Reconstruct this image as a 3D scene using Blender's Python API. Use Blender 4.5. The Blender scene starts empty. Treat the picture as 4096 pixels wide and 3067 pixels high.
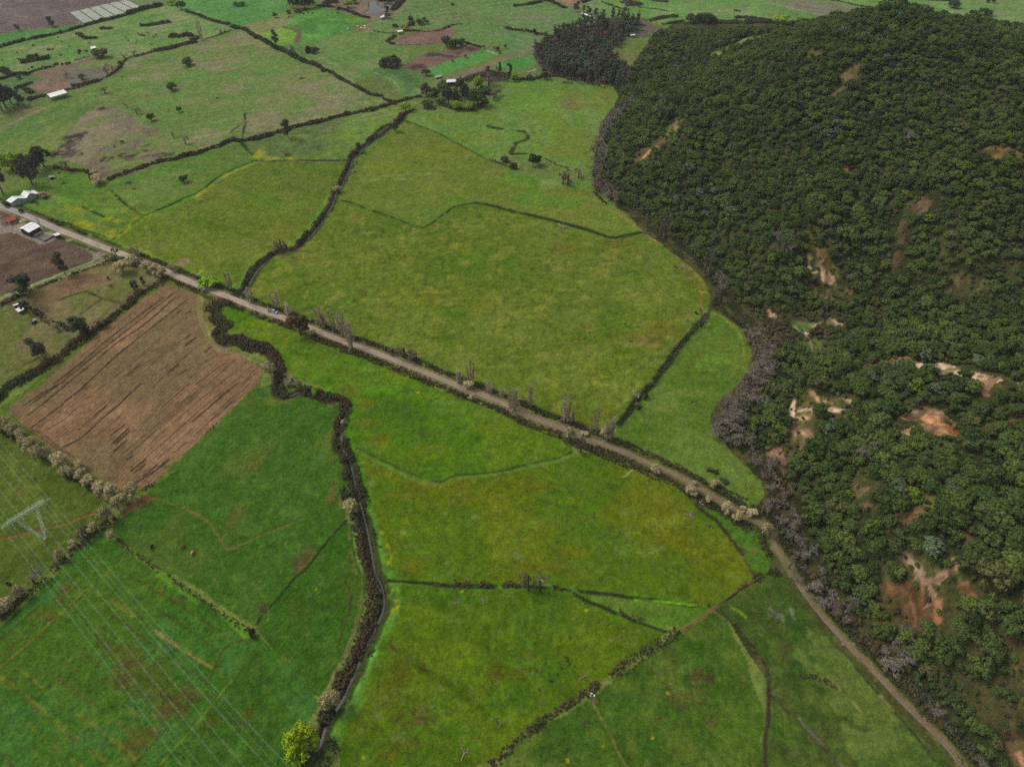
import bpy, math, random
import numpy as np
from mathutils import Vector, Matrix
random.seed(7); RNG = np.random.default_rng(7)
D = bpy.data
SC = bpy.context.scene
COLL = SC.collection

# ------------------------------------------------------------------ camera
PITCH = math.radians(44.0); CAMH = 250.0; F = 2870.0
cam_d = D.cameras.new('camera'); cam = D.objects.new('camera', cam_d); COLL.objects.link(cam)
cam_d.sensor_fit = 'HORIZONTAL'; cam_d.sensor_width = 36.0; cam_d.lens = 36.0 * F / 4096
cam_d.clip_start = 1.0; cam_d.clip_end = 20000
cam.location = (0, 0, CAMH); cam.rotation_euler = (math.pi/2 - PITCH, 0, 0)
SC.camera = cam
# ------------------------------------------------------------------ light
SUN_EL, SUN_AZ = math.radians(52), math.radians(-70)     # azimuth from +Y, negative = from the left
w = D.worlds.new('World'); SC.world = w; w.use_nodes = True
nt = w.node_tree; nt.nodes.clear()
sky = nt.nodes.new('ShaderNodeTexSky'); sky.sky_type = 'NISHITA'; sky.sun_disc = False
sky.sun_elevation = SUN_EL; sky.sun_rotation = SUN_AZ; sky.dust_density = 6.0; sky.air_density = 1.0; sky.ozone_density = 0.6
bg = nt.nodes.new('ShaderNodeBackground'); bg.inputs['Strength'].default_value = 0.15
wo = nt.nodes.new('ShaderNodeOutputWorld')
hs = nt.nodes.new('ShaderNodeHueSaturation'); hs.inputs['Saturation'].default_value = 0.22
nt.links.new(sky.outputs[0], hs.inputs['Color']); nt.links.new(hs.outputs[0], bg.inputs['Color']); nt.links.new(bg.outputs[0], wo.inputs['Surface'])
sd = D.lights.new('sun', 'SUN'); sd.energy = 1.1; sd.angle = math.radians(14); sd.color = (1.0, 0.95, 0.88)
so = D.objects.new('sun', sd); COLL.objects.link(so)
sdir = Vector((math.sin(SUN_AZ)*math.cos(SUN_EL), math.cos(SUN_AZ)*math.cos(SUN_EL), math.sin(SUN_EL)))
so.rotation_euler = sdir.to_track_quat('Z', 'Y').to_euler(); so.location = sdir*800
SC.view_settings.view_transform = 'Standard'; SC.view_settings.look = 'None'
SC.view_settings.exposure = -0.15; SC.view_settings.gamma = 1.0; SC.view_settings.use_curve_mapping = False
SC.cycles.max_bounces = 5; SC.cycles.diffuse_bounces = 3; SC.cycles.glossy_bounces = 2; SC.cycles.volume_bounces = 1
SC.cycles.use_denoising = False; SC.cycles.sample_clamp_direct = 3.0; SC.cycles.sample_clamp_indirect = 1.5; SC.cycles.denoising_prefilter = 'ACCURATE'

# ------------------------------------------------------------------ pixel -> ground helpers
CP, SP = math.cos(PITCH), math.sin(PITCH)
def ray(px, py):
    u = (np.asarray(px, float)-2048)/F; v = (1533.5-np.asarray(py, float))/F
    return u, CP+v*SP, -SP+v*CP
def P0(px, py, z=0.0):
    a, b, c = ray(px, py); t = (CAMH-z)/(-c); return a*t, b*t
def proj(x, y, z):
    d = y*CP-(z-CAMH)*SP; up = y*SP+(z-CAMH)*CP
    return 2048+F*x/d, 1533.5-F*up/d
ROW0 = [0, 767, 1534, 2300]
def tp(s):
    """ '20 1000,850 950,960 ; 21 ...' : two-digit tile number, then points in that tile's own scale -> photo pixels """
    out = []; i = j = 0
    for tok in s.replace(';', ' ').split():
        if ',' in tok:
            u, v = tok.split(','); out.append((1024*i+float(u)/2.1592, ROW0[j]+float(v)/2.1592))
        else: i, j = int(tok[0]), int(tok[1])
    return out
def hx(h): return tuple(((int(h[k:k+2], 16)/255+0.055)/1.055)**2.4 if int(h[k:k+2], 16) > 10 else int(h[k:k+2], 16)/255/12.92 for k in (0, 2, 4))

# ------------------------------------------------------------------ noise
def _h(ix, iy, s):
    n = (ix.astype(np.int64)*374761393 + iy.astype(np.int64)*668265263 + s*1442695041) & 0xffffffff
    n = ((n ^ (n >> 13))*1274126177) & 0xffffffff
    return ((n ^ (n >> 16)) & 0xffff)/65535.0
def vn(x, y, s, seed=0):
    x = x/s; y = y/s; ix = np.floor(x); iy = np.floor(y); fx = x-ix; fy = y-iy
    fx = fx*fx*(3-2*fx); fy = fy*fy*(3-2*fy)
    a = _h(ix, iy, seed); b = _h(ix+1, iy, seed); c = _h(ix, iy+1, seed); d = _h(ix+1, iy+1, seed)
    return (a*(1-fx)+b*fx)*(1-fy)+(c*(1-fx)+d*fx)*fy
def fbm(x, y, s, seed=0, o=4):
    r = 0; a = 1; t = 0
    for k in range(o): r = r+a*vn(x+17.3*k, y-9.1*k, s, seed+k*7); t += a; a *= .5; s *= .5
    return r/t
def sm(e0, e1, x):
    t = np.clip((x-e0)/(e1-e0), 0, 1); return t*t*(3-2*t)
def inpoly(x, y, poly):
    m = np.zeros(x.shape, bool); n = len(poly)
    for k in range(n):
        x1, y1 = poly[k]; x2, y2 = poly[(k+1) % n]
        if y1 == y2: continue
        c = ((y1 > y) != (y2 > y)) & (x < (x2-x1)*(y-y1)/(y2-y1)+x1); m ^= c
    return m
def dline(x, y, pl, closed=False):
    d = np.full(x.shape, 1e9); n = len(pl)
    for k in range(n if closed else n-1):
        x1, y1 = pl[k]; x2, y2 = pl[(k+1) % n]; dx, dy = x2-x1, y2-y1; L = dx*dx+dy*dy+1e-9
        t = np.clip(((x-x1)*dx+(y-y1)*dy)/L, 0, 1)
        d = np.minimum(d, np.hypot(x-x1-t*dx, y-y1-t*dy))
    return d
def smooth_line(p, n=4):
    p = [np.array(q, float) for q in p]
    if len(p) < 3: return [tuple(q) for q in p]
    out = []
    for k in range(len(p)-1):
        p0 = p[max(k-1, 0)]; p1 = p[k]; p2 = p[k+1]; p3 = p[min(k+2, len(p)-1)]
        for q in range(n):
            t = q/n; out.append(tuple(.5*((2*p1)+(-p0+p2)*t+(2*p0-5*p1+4*p2-p3)*t*t+(-p0+3*p1-3*p2+p3)*t**3)))
    out.append(tuple(p[-1])); return out

# ------------------------------------------------------------------ terrain height
FOOT_PX = [(2700,90),(2600,160),(2530,260),(2490,340),(2480,370),(2440,480),(2390,560),(2370,700),(2430,790),(2560,870),(2700,950),(2840,1080),(2900,1180),(3000,1260),
           (3060,1330),(3080,1450),(3010,1560),(2940,1680),(2960,1760),(3080,1860),(3170,1990),(3200,2100),(3290,2300),(3400,2450),(3580,2650),(3760,2850),(3920,3067)]
FOOT = [tuple(float(c) for c in P0(*p)) for p in FOOT_PX] + [(165,40),(200,-60),(800,-60),(900,500),(700,760),(420,800),(240,810)]
CTRL = [(3480,50,90),(3300,85,75),(3100,130,52),(2980,150,33),(3750,95,85),(3900,120,80),(4096,155,75),(4300,180,72),
 (2500,670,8),(2700,480,24),(2870,390,38),(3150,300,60),(3300,500,52),(3100,600,38),(2900,700,23),(2700,800,10),(2900,1000,8),(3100,1100,12),(3300,900,28),
 (3500,700,42),(3700,900,38),(3500,1050,20),(3900,1000,42),(3800,700,55),(3900,400,72),(3600,300,74),(4096,700,60),(4096,1000,42),(4096,1250,30),(3800,1200,20),(3500,1230,9),(3250,1200,6),
 (3600,1440,22),(3800,1470,32),(4096,1550,40),(4300,1600,44),(3420,1500,14),(3250,1560,11),(3200,1700,6),(3400,1640,15),(3700,1640,26),(3950,1740,30),(4096,1700,35),
 (3300,1850,7),(3500,1900,17),(3800,1950,27),(4096,1950,34),(3400,2100,8),(3600,2200,16),(3900,2200,26),(4096,2200,31),(3600,2400,8),(3800,2400,15),(4096,2500,24),
 (3800,2700,7),(4000,2700,14),(4096,2900,14),(4300,3000,22),(2700,300,6),(2700,160,6),(2850,130,9),(2600,220,4),(4300,900,55),(4300,400,75),(4500,2000,45)]
_cp = []
for px, py, z in CTRL: a, b = P0(px, py, z); _cp.append((a, b, z))
_cp += [(255,690,22),(360,690,20),(200,760,3),(300,790,0),(500,750,5),(650,600,50),(650,300,60),(600,100,50)] + [(a, b, 0) for a, b in FOOT[:27:2]]
_cp = np.array(_cp)
def _U(r2): return np.where(r2 > 1e-9, r2*np.log(np.maximum(r2, 1e-9)), 0)*.5
_n = len(_cp); _S = 1/100.0; _c = _cp[:, :2]*_S
_K = _U(((_c[:, None]-_c[None])**2).sum(-1))+np.eye(_n)*0.02
_Pm = np.hstack([np.ones((_n, 1)), _c]); _A = np.zeros((_n+3, _n+3)); _A[:_n, :_n] = _K; _A[:_n, _n:] = _Pm; _A[_n:, :_n] = _Pm.T
_W = np.linalg.solve(_A, np.concatenate([_cp[:, 2], [0, 0, 0]]))
def hill(x, y):
    x = np.atleast_1d(np.asarray(x, float)); y = np.atleast_1d(np.asarray(y, float)); out = np.zeros(x.shape)
    ins = inpoly(x, y, FOOT); i = np.where(ins)[0]
    for k in range(0, len(i), 60000):
        j = i[k:k+60000]; xx = x[j]*_S; yy = y[j]*_S
        z = _W[_n]+_W[_n+1]*xx+_W[_n+2]*yy
        for q in range(_n): z = z+_W[q]*_U((xx-_c[q, 0])**2+(yy-_c[q, 1])**2)
        d = dline(x[j], y[j], FOOT, True)
        z = np.maximum(z, 0.0)
        rid = (fbm(x[j], y[j], 75, 5, 3)-.5)*16*sm(4, 30, z)+(fbm(x[j], y[j], 18, 9, 3)-.5)*4*sm(2, 14, z)
        out[j] = np.maximum(z+rid, 0)*sm(0, 28, d)
    return out
def at(px, py):
    """photo pixel -> point on the real ground (marches the ray down to the terrain)"""
    a, b, c = ray(px, py); t1 = CAMH/(-c)
    ts = np.linspace(t1*0.35, t1, 140); z = CAMH+c*ts; h = hill(a*ts, b*ts)
    k = np.where(z <= h)[0]
    if len(k) == 0 or k[0] == 0: t = t1
    else:
        k = k[0]; f0 = z[k-1]-h[k-1]; f1 = z[k]-h[k]; t = ts[k-1]+(ts[k]-ts[k-1])*f0/(f0-f1+1e-9)
    return float(a*t), float(b*t)
def flat(s): return [tuple(float(c) for c in P0(*p)) for p in tp(s)]
def hilly(s): return [at(*p) for p in tp(s)]
def zat(x, y): return float(hill([x], [y])[0])
# ------------------------------------------------------------------ lines that everything shares
CREEK = smooth_line(flat('10 1370,945 1300,980 1250,1050 1170,1100 1080,1170 980,1230 930,1270 880,1330 830,1370 815,1430 770,1520 740,1600 ; 11 690,0 665,90 620,170 560,260 490,350 410,430 350,490 250,510 170,530 80,600 0,680 ; 01 2140,800 2090,860 2050,890 1950,935 1870,1000 1855,1060 1940,1150 1880,1230 1950,1300 2080,1290 2150,1340 ; 11 20,1345 100,1360 170,1440 200,1530 215,1600 190,1656 ; 12 180,50 220,95 290,95 380,60 470,75 560,110 640,130 730,150 770,200 770,280 740,340 725,420 735,540 790,620 820,700 850,830 880,940 910,1060 930,1140 960,1260 985,1390 1010,1530 1030,1640 ; 13 1080,80 1105,200 1090,310 1040,430 980,550 920,660 880,770 830,880 780,990 750,1060 690,1150 620,1250 580,1360 540,1480 460,1580 420,1656 340,1800'), 3)
ROAD = smooth_line([P0(*p) for p in [(-250,735)]]+flat('01 0,120 250,215 500,325 700,403 900,482 1100,555 1250,612 1400,672 1600,760 1800,840 2000,920 2211,1003 ; 11 160,1063 320,1118 500,1188 650,1250 800,1308 1000,1378 1300,1495 1500,1575 1680,1650 ; 12 1780,38 2000,115 2211,205 ; 22 200,300 450,390 620,460 800,525 1000,605 1200,695 1400,780 1600,890 1800,1010 2000,1130 2211,1250 ; 32 60,1400 130,1510 190,1600 ; 33 240,30 310,150 450,330 560,460 700,610 860,770 1000,920 1140,1070 1300,1230 1450,1370 1560,1490 1650,1610 1800,1800'), 3)
_rl = np.cumsum([0]+[math.dist(ROAD[k], ROAD[k+1]) for k in range(len(ROAD)-1)])
def road_w(k):
    y = ROAD[k][1]; return 2.5+3.3*float(sm(150, 420, np.array(y)))+0*k
POND = [flat('10 940,110 990,80 975,50 990,15 1030,15 1050,45 1085,70 1110,75 1130,55 1120,90 1125,110 1085,100 1040,118 980,122'), flat('10 1110,30 1145,22 1170,30 1178,52 1150,62 1125,45'), flat('20 1985,45 2030,42 2060,55 2030,62 2000,58')]

# ------------------------------------------------------------------ ground sheet: one conforming fan grid, finer near than far
NX, ys = 980, [40.0]
while ys[-1] < 1250: ys.append(ys[-1]+0.42+0.0022*max(ys[-1]-80, 0))
ys = np.array(ys); NY = len(ys)
s = np.linspace(-1, 1, NX)
GX = s[None, :]*(0.70*ys[:, None]+155)+0.06*ys[:, None]; GY = np.repeat(ys[:, None], NX, 1)
X = GX.ravel(); Y = GY.ravel(); N = X.size
WX = (fbm(X, Y, 5, 31, 3)-.5); WY = (fbm(X, Y, 5, 47, 3)-.5)
Z = hill(X, Y); HILL = inpoly(X, Y, FOOT)
COL = np.zeros((N, 3))
NZ1 = fbm(X, Y, 3.2, 11, 3); NZ2 = fbm(X, Y, 24, 12, 4); NZ3 = fbm(X, Y, 9, 13, 4); NZ4 = fbm(X, Y, 70, 14, 3)
def hsel(pts, pad):
    p = np.array(pts); return np.where((X > p[:, 0].min()-pad) & (X < p[:, 0].max()+pad) & (Y > p[:, 1].min()-pad) & (Y < p[:, 1].max()+pad))[0]
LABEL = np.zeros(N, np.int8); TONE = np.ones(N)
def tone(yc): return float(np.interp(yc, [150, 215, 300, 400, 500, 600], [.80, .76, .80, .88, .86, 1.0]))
def fill(pts, c1, c2=None, c3=None, warp=2.0, rows=None, mix=1.0, lab=None, streak=None):
    """a field: base colour c1, drifts of c2 and c3, optional crop rows (direction line, spacing, colour, strength)"""
    i = hsel(pts, 4); i = i[inpoly(X[i]+WX[i]*warp, Y[i]+WY[i]*warp, pts)]
    if len(i) == 0: return i
    c = np.tile(np.array(hx(c1)), (len(i), 1))
    if c2: m = sm(.44, .60, NZ2[i]*.55+NZ3[i]*.45)[:, None]; c = c*(1-m)+np.array(hx(c2))*m
    if c3: m = sm(.50, .66, fbm(X[i], Y[i], 30, 77, 5))[:, None]; c = c*(1-m)+np.array(hx(c3))*m
    if streak:
        (ax, ay), (bx, by) = streak; L = math.hypot(bx-ax, by-ay); ux, uy = (bx-ax)/L, (by-ay)/L
        al = X[i]*ux+Y[i]*uy; ac = -X[i]*uy+Y[i]*ux
        m = fbm(al/9, ac, 3.0, 55, 3)[:, None]; c = c*(0.78+0.44*m)
    if rows:
        (ax, ay), (bx, by) = rows[0]; L = math.hypot(bx-ax, by-ay); ux, uy = (bx-ax)/L, (by-ay)/L
        al = X[i]*ux+Y[i]*uy; ac = -X[i]*uy+Y[i]*ux+(NZ3[i]-.5)*1.0
        r = .5+.5*np.sin(ac*2*np.pi/rows[1]); r = (r**1.5)*sm(.25, .6, fbm(al/5, ac, 6, 91, 2))
        r = (r*rows[3])[:, None]; c = c*(1-r)+np.array(hx(rows[2]))*r
    if mix < 1: c = COL[i]*(1-mix)+c*mix
    COL[i] = c
    if lab is not None:
        LABEL[i] = lab
        if lab in (1, 3): TONE[i] = tone(float(np.mean([p_[1] for p_ in pts])))   # nearer fields darkened: lens fall-off put into colour, besides the crop's own tone
    return i
def stroke(pts, w, c, soft=.5, brk=0.0, mix=1.0, sub=3, off=0):
    pts = smooth_line(pts, sub) if sub > 1 else pts
    i = hsel(pts, w+4); d = dline(X[i]+WX[i]*w*.5, Y[i]+WY[i]*w*.5, pts)
    wid = w*.5*(1+(NZ3[i]-.5)*.9)
    m = (1-sm(wid*(1-soft), wid*(1+soft)+.15, d))*mix
    if brk: m = m*sm(brk-.12, brk+.12, fbm(X[i], Y[i], 5, 131+off, 3))
    COL[i] = COL[i]*(1-m[:, None])+np.array(hx(c))*m[:, None]
def blob(px, py, rx, ry, c, k=1.0, rough=.5, seed=0, pts=None):
    x0, y0 = pts or P0(px, py)
    i = np.where((abs(X-x0) < rx*2.2) & (abs(Y-y0) < ry*2.2))[0]
    r = np.hypot((X[i]-x0)/rx, (Y[i]-y0)/ry)+(fbm(X[i], Y[i], max(min(rx, ry)*.8, 2), 201+seed, 4)-.5)*2*rough
    m = (1-sm(.35, 1.15, r))*k
    COL[i] = COL[i]*(1-m[:, None])+np.array(hx(c))*m[:, None]
def B(tile, lst, c, k=.8, rough=.5):
    """patches of another grass or soil colour: (u, v, half width, half depth) in tile units"""
    for n, (u, v, a, b) in enumerate(lst):
        (px, py), = tp(f'{tile} {u},{v}'); x0, y0 = P0(px, py); x1, _ = P0(px+a/2.16, py); _, y1 = P0(px, py-b/2.16)
        blob(0, 0, max(abs(x1-x0), .6), max(abs(y1-y0), .6), c, k if k > .8 else k*.8, rough*1.5, int(u+v), (x0, y0))
# ------------------------------------------------------------------ fields (grass, crop and soil colours; fall-off and distance haze are multiplied in later)
COL[:] = np.array(hx('587034')); m = NZ2[:, None]; COL = COL*(1-.5*m)+np.array(hx('6f7a44'))*.5*m
GR, PL, PA = 1, 2, 3
def Fd(s, *a, **k): return fill(flat(s), *a, **k)
def ln(s): p = flat(s); return (p[0], p[-1])
# far left
Fd('00 -200,-100 1080,-100 1080,0 600,110 720,205 480,235 180,265 -200,330', '6d5c52', '7a6659', rows=(ln('00 200,100 420,190'), 3.2, '4f4138', .5), lab=PL)
Fd('00 -200,330 180,265 480,235 715,205 760,205 480,300 -200,460', '3d7a3c', '4f8446', lab=PA)
Fd('00 1080,0 1085,-100 1450,-100 1400,40 1250,65', '6f7758', '5f8048', lab=PA)
Fd('00 -200,460 480,300 740,225 960,170 1130,120 1400,45 1480,60 1620,110 1800,180 2000,240 1750,350 1310,450 1060,505 940,485 800,482 620,555 250,650 -200,640', '57803f', '6a874c', '7b8454', lab=PA, streak=ln('00 300,400 1400,200'))
Fd('00 270,640 620,552 800,482 940,485 1075,505 1020,610 900,700 640,770 480,800 300,790 250,740 400,680', '6d6650', '78644f', '6a7a44', lab=PL, streak=ln('00 400,640 900,520'))
Fd('00 270,640 620,552 800,490 850,500 600,600 360,668', '80644d', '776349'); Fd('00 270,750 420,680 560,690 620,740 480,790 330,785', '856650', '72634b')
Fd('00 -200,640 250,650 400,680 250,740 300,790 400,830 300,900 0,960 -200,1000', '4d6f3c', '5f6b45', lab=PA)
Fd('00 -200,1220 0,1120 380,940 500,870 900,780 1000,900 800,950 640,1080 560,1180 450,1320 300,1400 -200,1420', '66803a', '768048', '55793a', lab=PA, streak=ln('00 0,1200 500,900'))
# big rough pasture behind the second hedge
Fd('00 600,780 900,700 1040,580 1100,520 1310,460 1750,355 2000,270 2070,260 2211,330 ; 10 0,330 200,430 330,520 560,590 700,680 850,740 1000,820 1180,890 950,940 700,1000 500,1060 250,1120 0,1200 ; 00 2100,1215 1900,1270 1650,1340 1400,1400 1100,1480 950,1550 850,1550 780,1440 600,1400 450,1330 560,1180 640,1080 800,950 900,900', '65783f', '5b7c3c', '7d7a4f', lab=PA, streak=ln('00 700,900 2000,700'))
B('00', [(1250,520,60,25),(1600,520,180,25),(1250,640,120,40),(1800,480,60,40),(2000,560,120,20),(1400,740,260,45),(1150,750,120,40),(1980,640,240,35),(2100,790,70,25),(1450,1100,80,30),(1900,1210,150,25),(1400,900,90,30)], '3f7a33', .55)
B('10', [(300,700,280,110),(450,780,160,70),(200,850,200,90),(600,720,60,80),(150,1050,200,60)], '80784e', .6)
B('10', [(100,640,120,50),(60,770,60,80),(480,700,40,30),(620,760,60,60),(40,480,90,60)], '4f7c3a', .55)
B('00', [(1950,470,220,60),(2100,700,90,90),(1300,660,90,30),(1250,810,90,35),(1900,900,220,60),(1650,870,120,40),(1000,560,30,30)], '80794f', .55)
Fd('00 450,1330 560,1180 700,1000 860,920 1000,930 1250,1080 1400,1150 1500,1290 1300,1420 1150,1470 1000,1545 860,1520 790,1440 640,1400', '75684f', '6b7a43', '847456', warp=6, streak=ln('00 500,1300 1300,1100'))
B('00', [(640,1180,70,40),(600,1250,60,70),(740,1150,50,20),(560,1330,120,35),(1270,1255,35,10),(1255,1305,60,10),(1120,1350,60,25),(960,1360,50,12),(1050,1340,40,20),(880,940,60,16),(1350,1340,140,25),(900,1380,40,15)], '3b2e26', .85, .8)
B('00', [(620,1330,60,30),(1100,1370,110,30),(1250,1150,120,50),(960,940,50,12),(1040,1500,200,30),(640,1240,60,50),(800,1460,120,20)], '6a5446', .7, .7)
B('00', [(900,1040,160,70),(850,1190,120,50),(1100,1180,180,60),(760,1330,90,40),(1400,1240,100,50)], '73793f', .6)
# far middle
Fd('00 1450,60 1620,-100 2300,-100 ; 10 270,-60 270,90 0,195 ; 00 2211,225 2000,215 1800,170 1620,100', '3d8240', '4c8a45', lab=GR)
Fd('10 -10,195 270,100 480,180 240,235 20,290 ; 00 2211,330 2060,235 ; 10 -60,210', '727a44', '7f8050', lab=PA)
Fd('10 20,292 240,240 330,265 350,300 345,365 200,402 130,370', '5f9135', '6e973b', lab=GR)
Fd('10 240,232 345,120 540,78 780,130 960,180 1000,192 860,250 640,310 410,362 385,350 380,290', '348038', '4b9140', '3c7a35', streak=ln('10 350,240 900,190'), lab=GR)
B('10', [(450,120,110,35),(880,180,90,20),(300,265,60,20),(700,170,200,10)], '5f9a3c', .6)
Fd('10 200,402 410,362 860,250 990,200 1020,280 1200,290 1120,350 1200,400 1330,460 1290,560 1290,600 1430,640 1420,830 1280,850 1210,885 1090,825 960,780 780,690 560,590 400,500 250,430', '517a3c', '5f7f42', '6a7c49', lab=PA, streak=ln('10 400,400 1000,700'))
B('10', [(850,330,200,60),(900,560,160,60),(600,420,100,60),(1000,420,120,60)], '6d8044', .5)
B('10', [(1200,630,220,60),(1330,700,120,90),(1250,600,160,50)], '3f5c34', .7)
Fd('10 850,715 980,655 1130,690 1215,760 1260,850 1210,885 1100,830 1000,800', '5d6c37', '6b6a44', lab=PA)
stroke(flat('10 1000,625 1130,670 1215,730 1230,790 1300,830'), 2.5, '55803c', brk=.35); stroke(flat('10 1000,620 1120,662 1200,715 1215,780'), 1.4, '7d8a62', brk=.5)
Fd('10 1000,195 1200,130 1340,-60 ; 20 520,-60 280,40 0,75 -60,260 ; 10 2211,390 1950,400 1800,365 1720,235 1430,265 1250,235 1200,290 1020,285', '58783f', '667a48', '5a7d42', lab=PA, streak=ln('10 1300,200 2211,80'))
B('10', [(1600,180,300,60),(1900,150,250,40),(1300,110,60,30)], '75754e', .5); B('10', [(1900,240,300,60),(1400,60,200,20),(2000,330,200,30)], '4c8140', .5)
for k in range(16):
    u = 1250+k*62; stroke(flat(f'10 {u},{40+k*9} {u+60+k*4},{90+k*9} {u+90},{150+k*8}'), 1.0, '454f33', brk=.45, off=k, mix=.8)
Fd('10 1195,365 1290,300 1640,235 1712,238 1712,310 1640,372 1400,392 1200,390', '765a48', '81654f', rows=(ln('10 1200,380 1700,260'), 3, '5f483a', .4), lab=PL)
Fd('10 1290,560 1400,490 1560,455 1800,385 1940,410 1930,440 1800,505 1560,580 1420,620 1290,592', '6a513e', '7a5f49', warp=3, lab=PL, streak=ln('10 1300,580 1900,420'))
B('10', [(1640,480,190,35),(1420,580,90,25),(1860,425,60,16),(1500,470,60,20)], '41352d', .85); B('10', [(1680,470,60,12),(1560,495,60,10)], '7b7a78', .8)
Fd('10 1480,600 1545,570 1960,428 2092,470 1700,622 1560,662 1510,655', '33803a', '418a40', lab=GR)
Fd('10 1560,690 1700,650 2000,560 2211,480 ; 20 0,475 60,470 150,470 100,540 0,545 ; 10 2030,590 1800,660 1700,700 1600,720', '6f6d46', '76644a', lab=PA)
Fd('10 1790,660 2000,600 2211,640 ; 20 60,620 -30,690 ; 10 2080,715 1900,690', '4a3b33', '5b4739', lab=PL)
Fd('20 -20,500 180,488 235,550 150,575 60,612 -20,610 ; 10 2030,580 2100,545', '2f8238', '3c8a3e', lab=GR)
Fd('20 60,620 240,560 400,600 400,650 200,660', '5e6f42', '6f6a4c', lab=PA)
# pond hollow
Fd('10 480,-60 1330,-60 1250,60 1190,140 1000,165 900,150 700,90 600,60', '6b644c', '5d6643', '77664f', warp=5, lab=PA)
B('10', [(900,70,70,30),(880,110,90,20),(960,40,20,40)], '8b7357', .7); B('10', [(870,235,70,20),(930,260,70,14),(960,205,40,12)], '7d4f38', .9, .4)
for pd in POND: stroke(pd+[pd[0]], 2.5, '4b4a3a', sub=1)
# far right
Fd('20 -60,270 0,60 280,30 470,70 700,160 590,225 520,260 500,300 340,300 300,290 0,265', '5a7c45', '6d7a50', '558046', lab=PA, streak=ln('20 0,240 600,160'))
B('20', [(250,150,200,50),(350,110,120,30)], '80755c', .45)
Fd('20 -60,275 330,310 270,350 200,400 150,470 -60,470', '527c45', '6a7a50', lab=PA, streak=ln('20 0,300 300,380'))
Fd('20 335,0 300,-100 700,-100 640,0 580,40 510,50 430,25', 'a07a54', '8d6f50', lab=PL)
Fd('20 740,-100 740,10 640,50 600,90 720,150 900,170 1180,180 1290,220 1500,195 1750,190 2211,200 ; 30 200,240 600,150 1000,90 1400,200 1800,220 2300,330 2300,-100', '52843f', '638a45', '6f8650', lab=PA, streak=ln('20 700,100 2200,40'))
B('20', [(1300,80,200,50),(2100,90,160,40),(1500,90,100,40),(980,80,60,20)], '76925a', .5); B('20', [(2000,55,60,10),(900,120,120,14)], '6a7b52', .6)
Fd('30 -20,20 200,70 560,150 700,160 930,90 500,-10 300,-100 -300,-100', '766c52', '6c7b4c', lab=PA, streak=ln('30 100,40 800,130')); Fd('30 0,40 300,100 540,155 400,215 150,180 0,150', '618040', '55803d', lab=PA)
B('30', [(240,130,160,30)], '3d7a3c', .7); B('30', [(1370,40,80,18)], '8a7a62', .7)
Fd('20 1290,235 1600,190 2000,240 2211,210 ; 30 300,240 0,300 ; 20 2211,300 1700,285 1600,290', '5f8238', '6d8644', lab=PA)
Fd('20 700,170 1130,150 1200,215 1300,240 1600,290 1200,330 1000,330 900,420 700,300', '5b5540', '665a44', lab=PA)
B('20', [(950,165,150,14),(800,110,40,12)], '7a6450', .7)
# forest floor under the gum plantation
Fd('20 170,470 260,370 350,300 480,280 600,215 750,160 1050,150 1160,220 1000,320 900,400 860,450 870,560 1000,640 1060,740 980,760 850,750 600,710 480,690 350,650 230,560', '4a4034', '3f4630', lab=4)
# middle: rough yellow-green strip and flowering ditch
Fd('10 0,1215 250,1130 500,1070 700,1010 950,945 1190,905 1250,940 1225,1000 1080,1110 960,1220 880,1280 800,1370 780,1395 500,1375 0,1390 ; 00 2211,1380 2100,1240', '63853a', '738544', '586f3a', lab=PA, streak=ln('10 100,1250 1100,1000'))
B('10', [(1000,1100,180,60),(1150,960,80,30),(700,1300,140,50),(760,1180,160,50)], '6f8b28', .65); B('10', [(700,1100,110,20),(600,1130,70,14),(560,1190,60,10),(180,1240,80,16)], '84824f', .6); B('10', [(520,1260,70,20),(540,1290,60,16),(150,1330,70,10),(60,1160,60,18),(430,1150,120,22)], '3c5528', .7)
B('10', [(100,1240,130,60),(250,1180,100,40)], '4f6c35', .6); B('10', [(40,1270,60,30)], '7c7a3a', .6)
Fd('00 450,1480 640,1470 780,1540 850,1610 950,1560 1200,1500 1400,1420 1650,1350 1900,1280 2090,1245 2211,1350 2180,1400 2000,1470 1860,1530 1750,1640 ; 01 1620,20 1460,110 1320,180 1240,215 980,400 700,370 420,260 250,210 100,130 0,80 -200,-100 ; 00 -100,1656 100,1656 200,1600', '4b7c2d', '63803a', '57762f', lab=PA, streak=ln('01 0,100 1000,100'))
B('00', [(1300,1600,250,60),(1450,1520,200,40),(1700,1400,200,35)], '6a7d41', .6); B('01', [(1300,80,190,60),(1480,20,160,40)], '69753c', .7)
B('01', [(660,170,150,70),(760,300,90,30)], '76802a', .7); B('01', [(560,90,120,40),(480,60,90,20),(950,190,90,60)], '5d9029', .6); B('01', [(840,290,90,25),(1100,190,40,14),(900,300,60,16)], '6a6440', .6)
B('01', [(300,95,55,14),(330,110,20,14),(400,60,55,14),(700,365,80,14),(450,290,110,12),(840,400,25,10)], '2e2a22', .9, .6)
B('00', [(1110,1580,30,12),(560,1585,35,10),(515,1490,25,12),(1160,1630,25,8)], '2e2a22', .9, .6)
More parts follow.
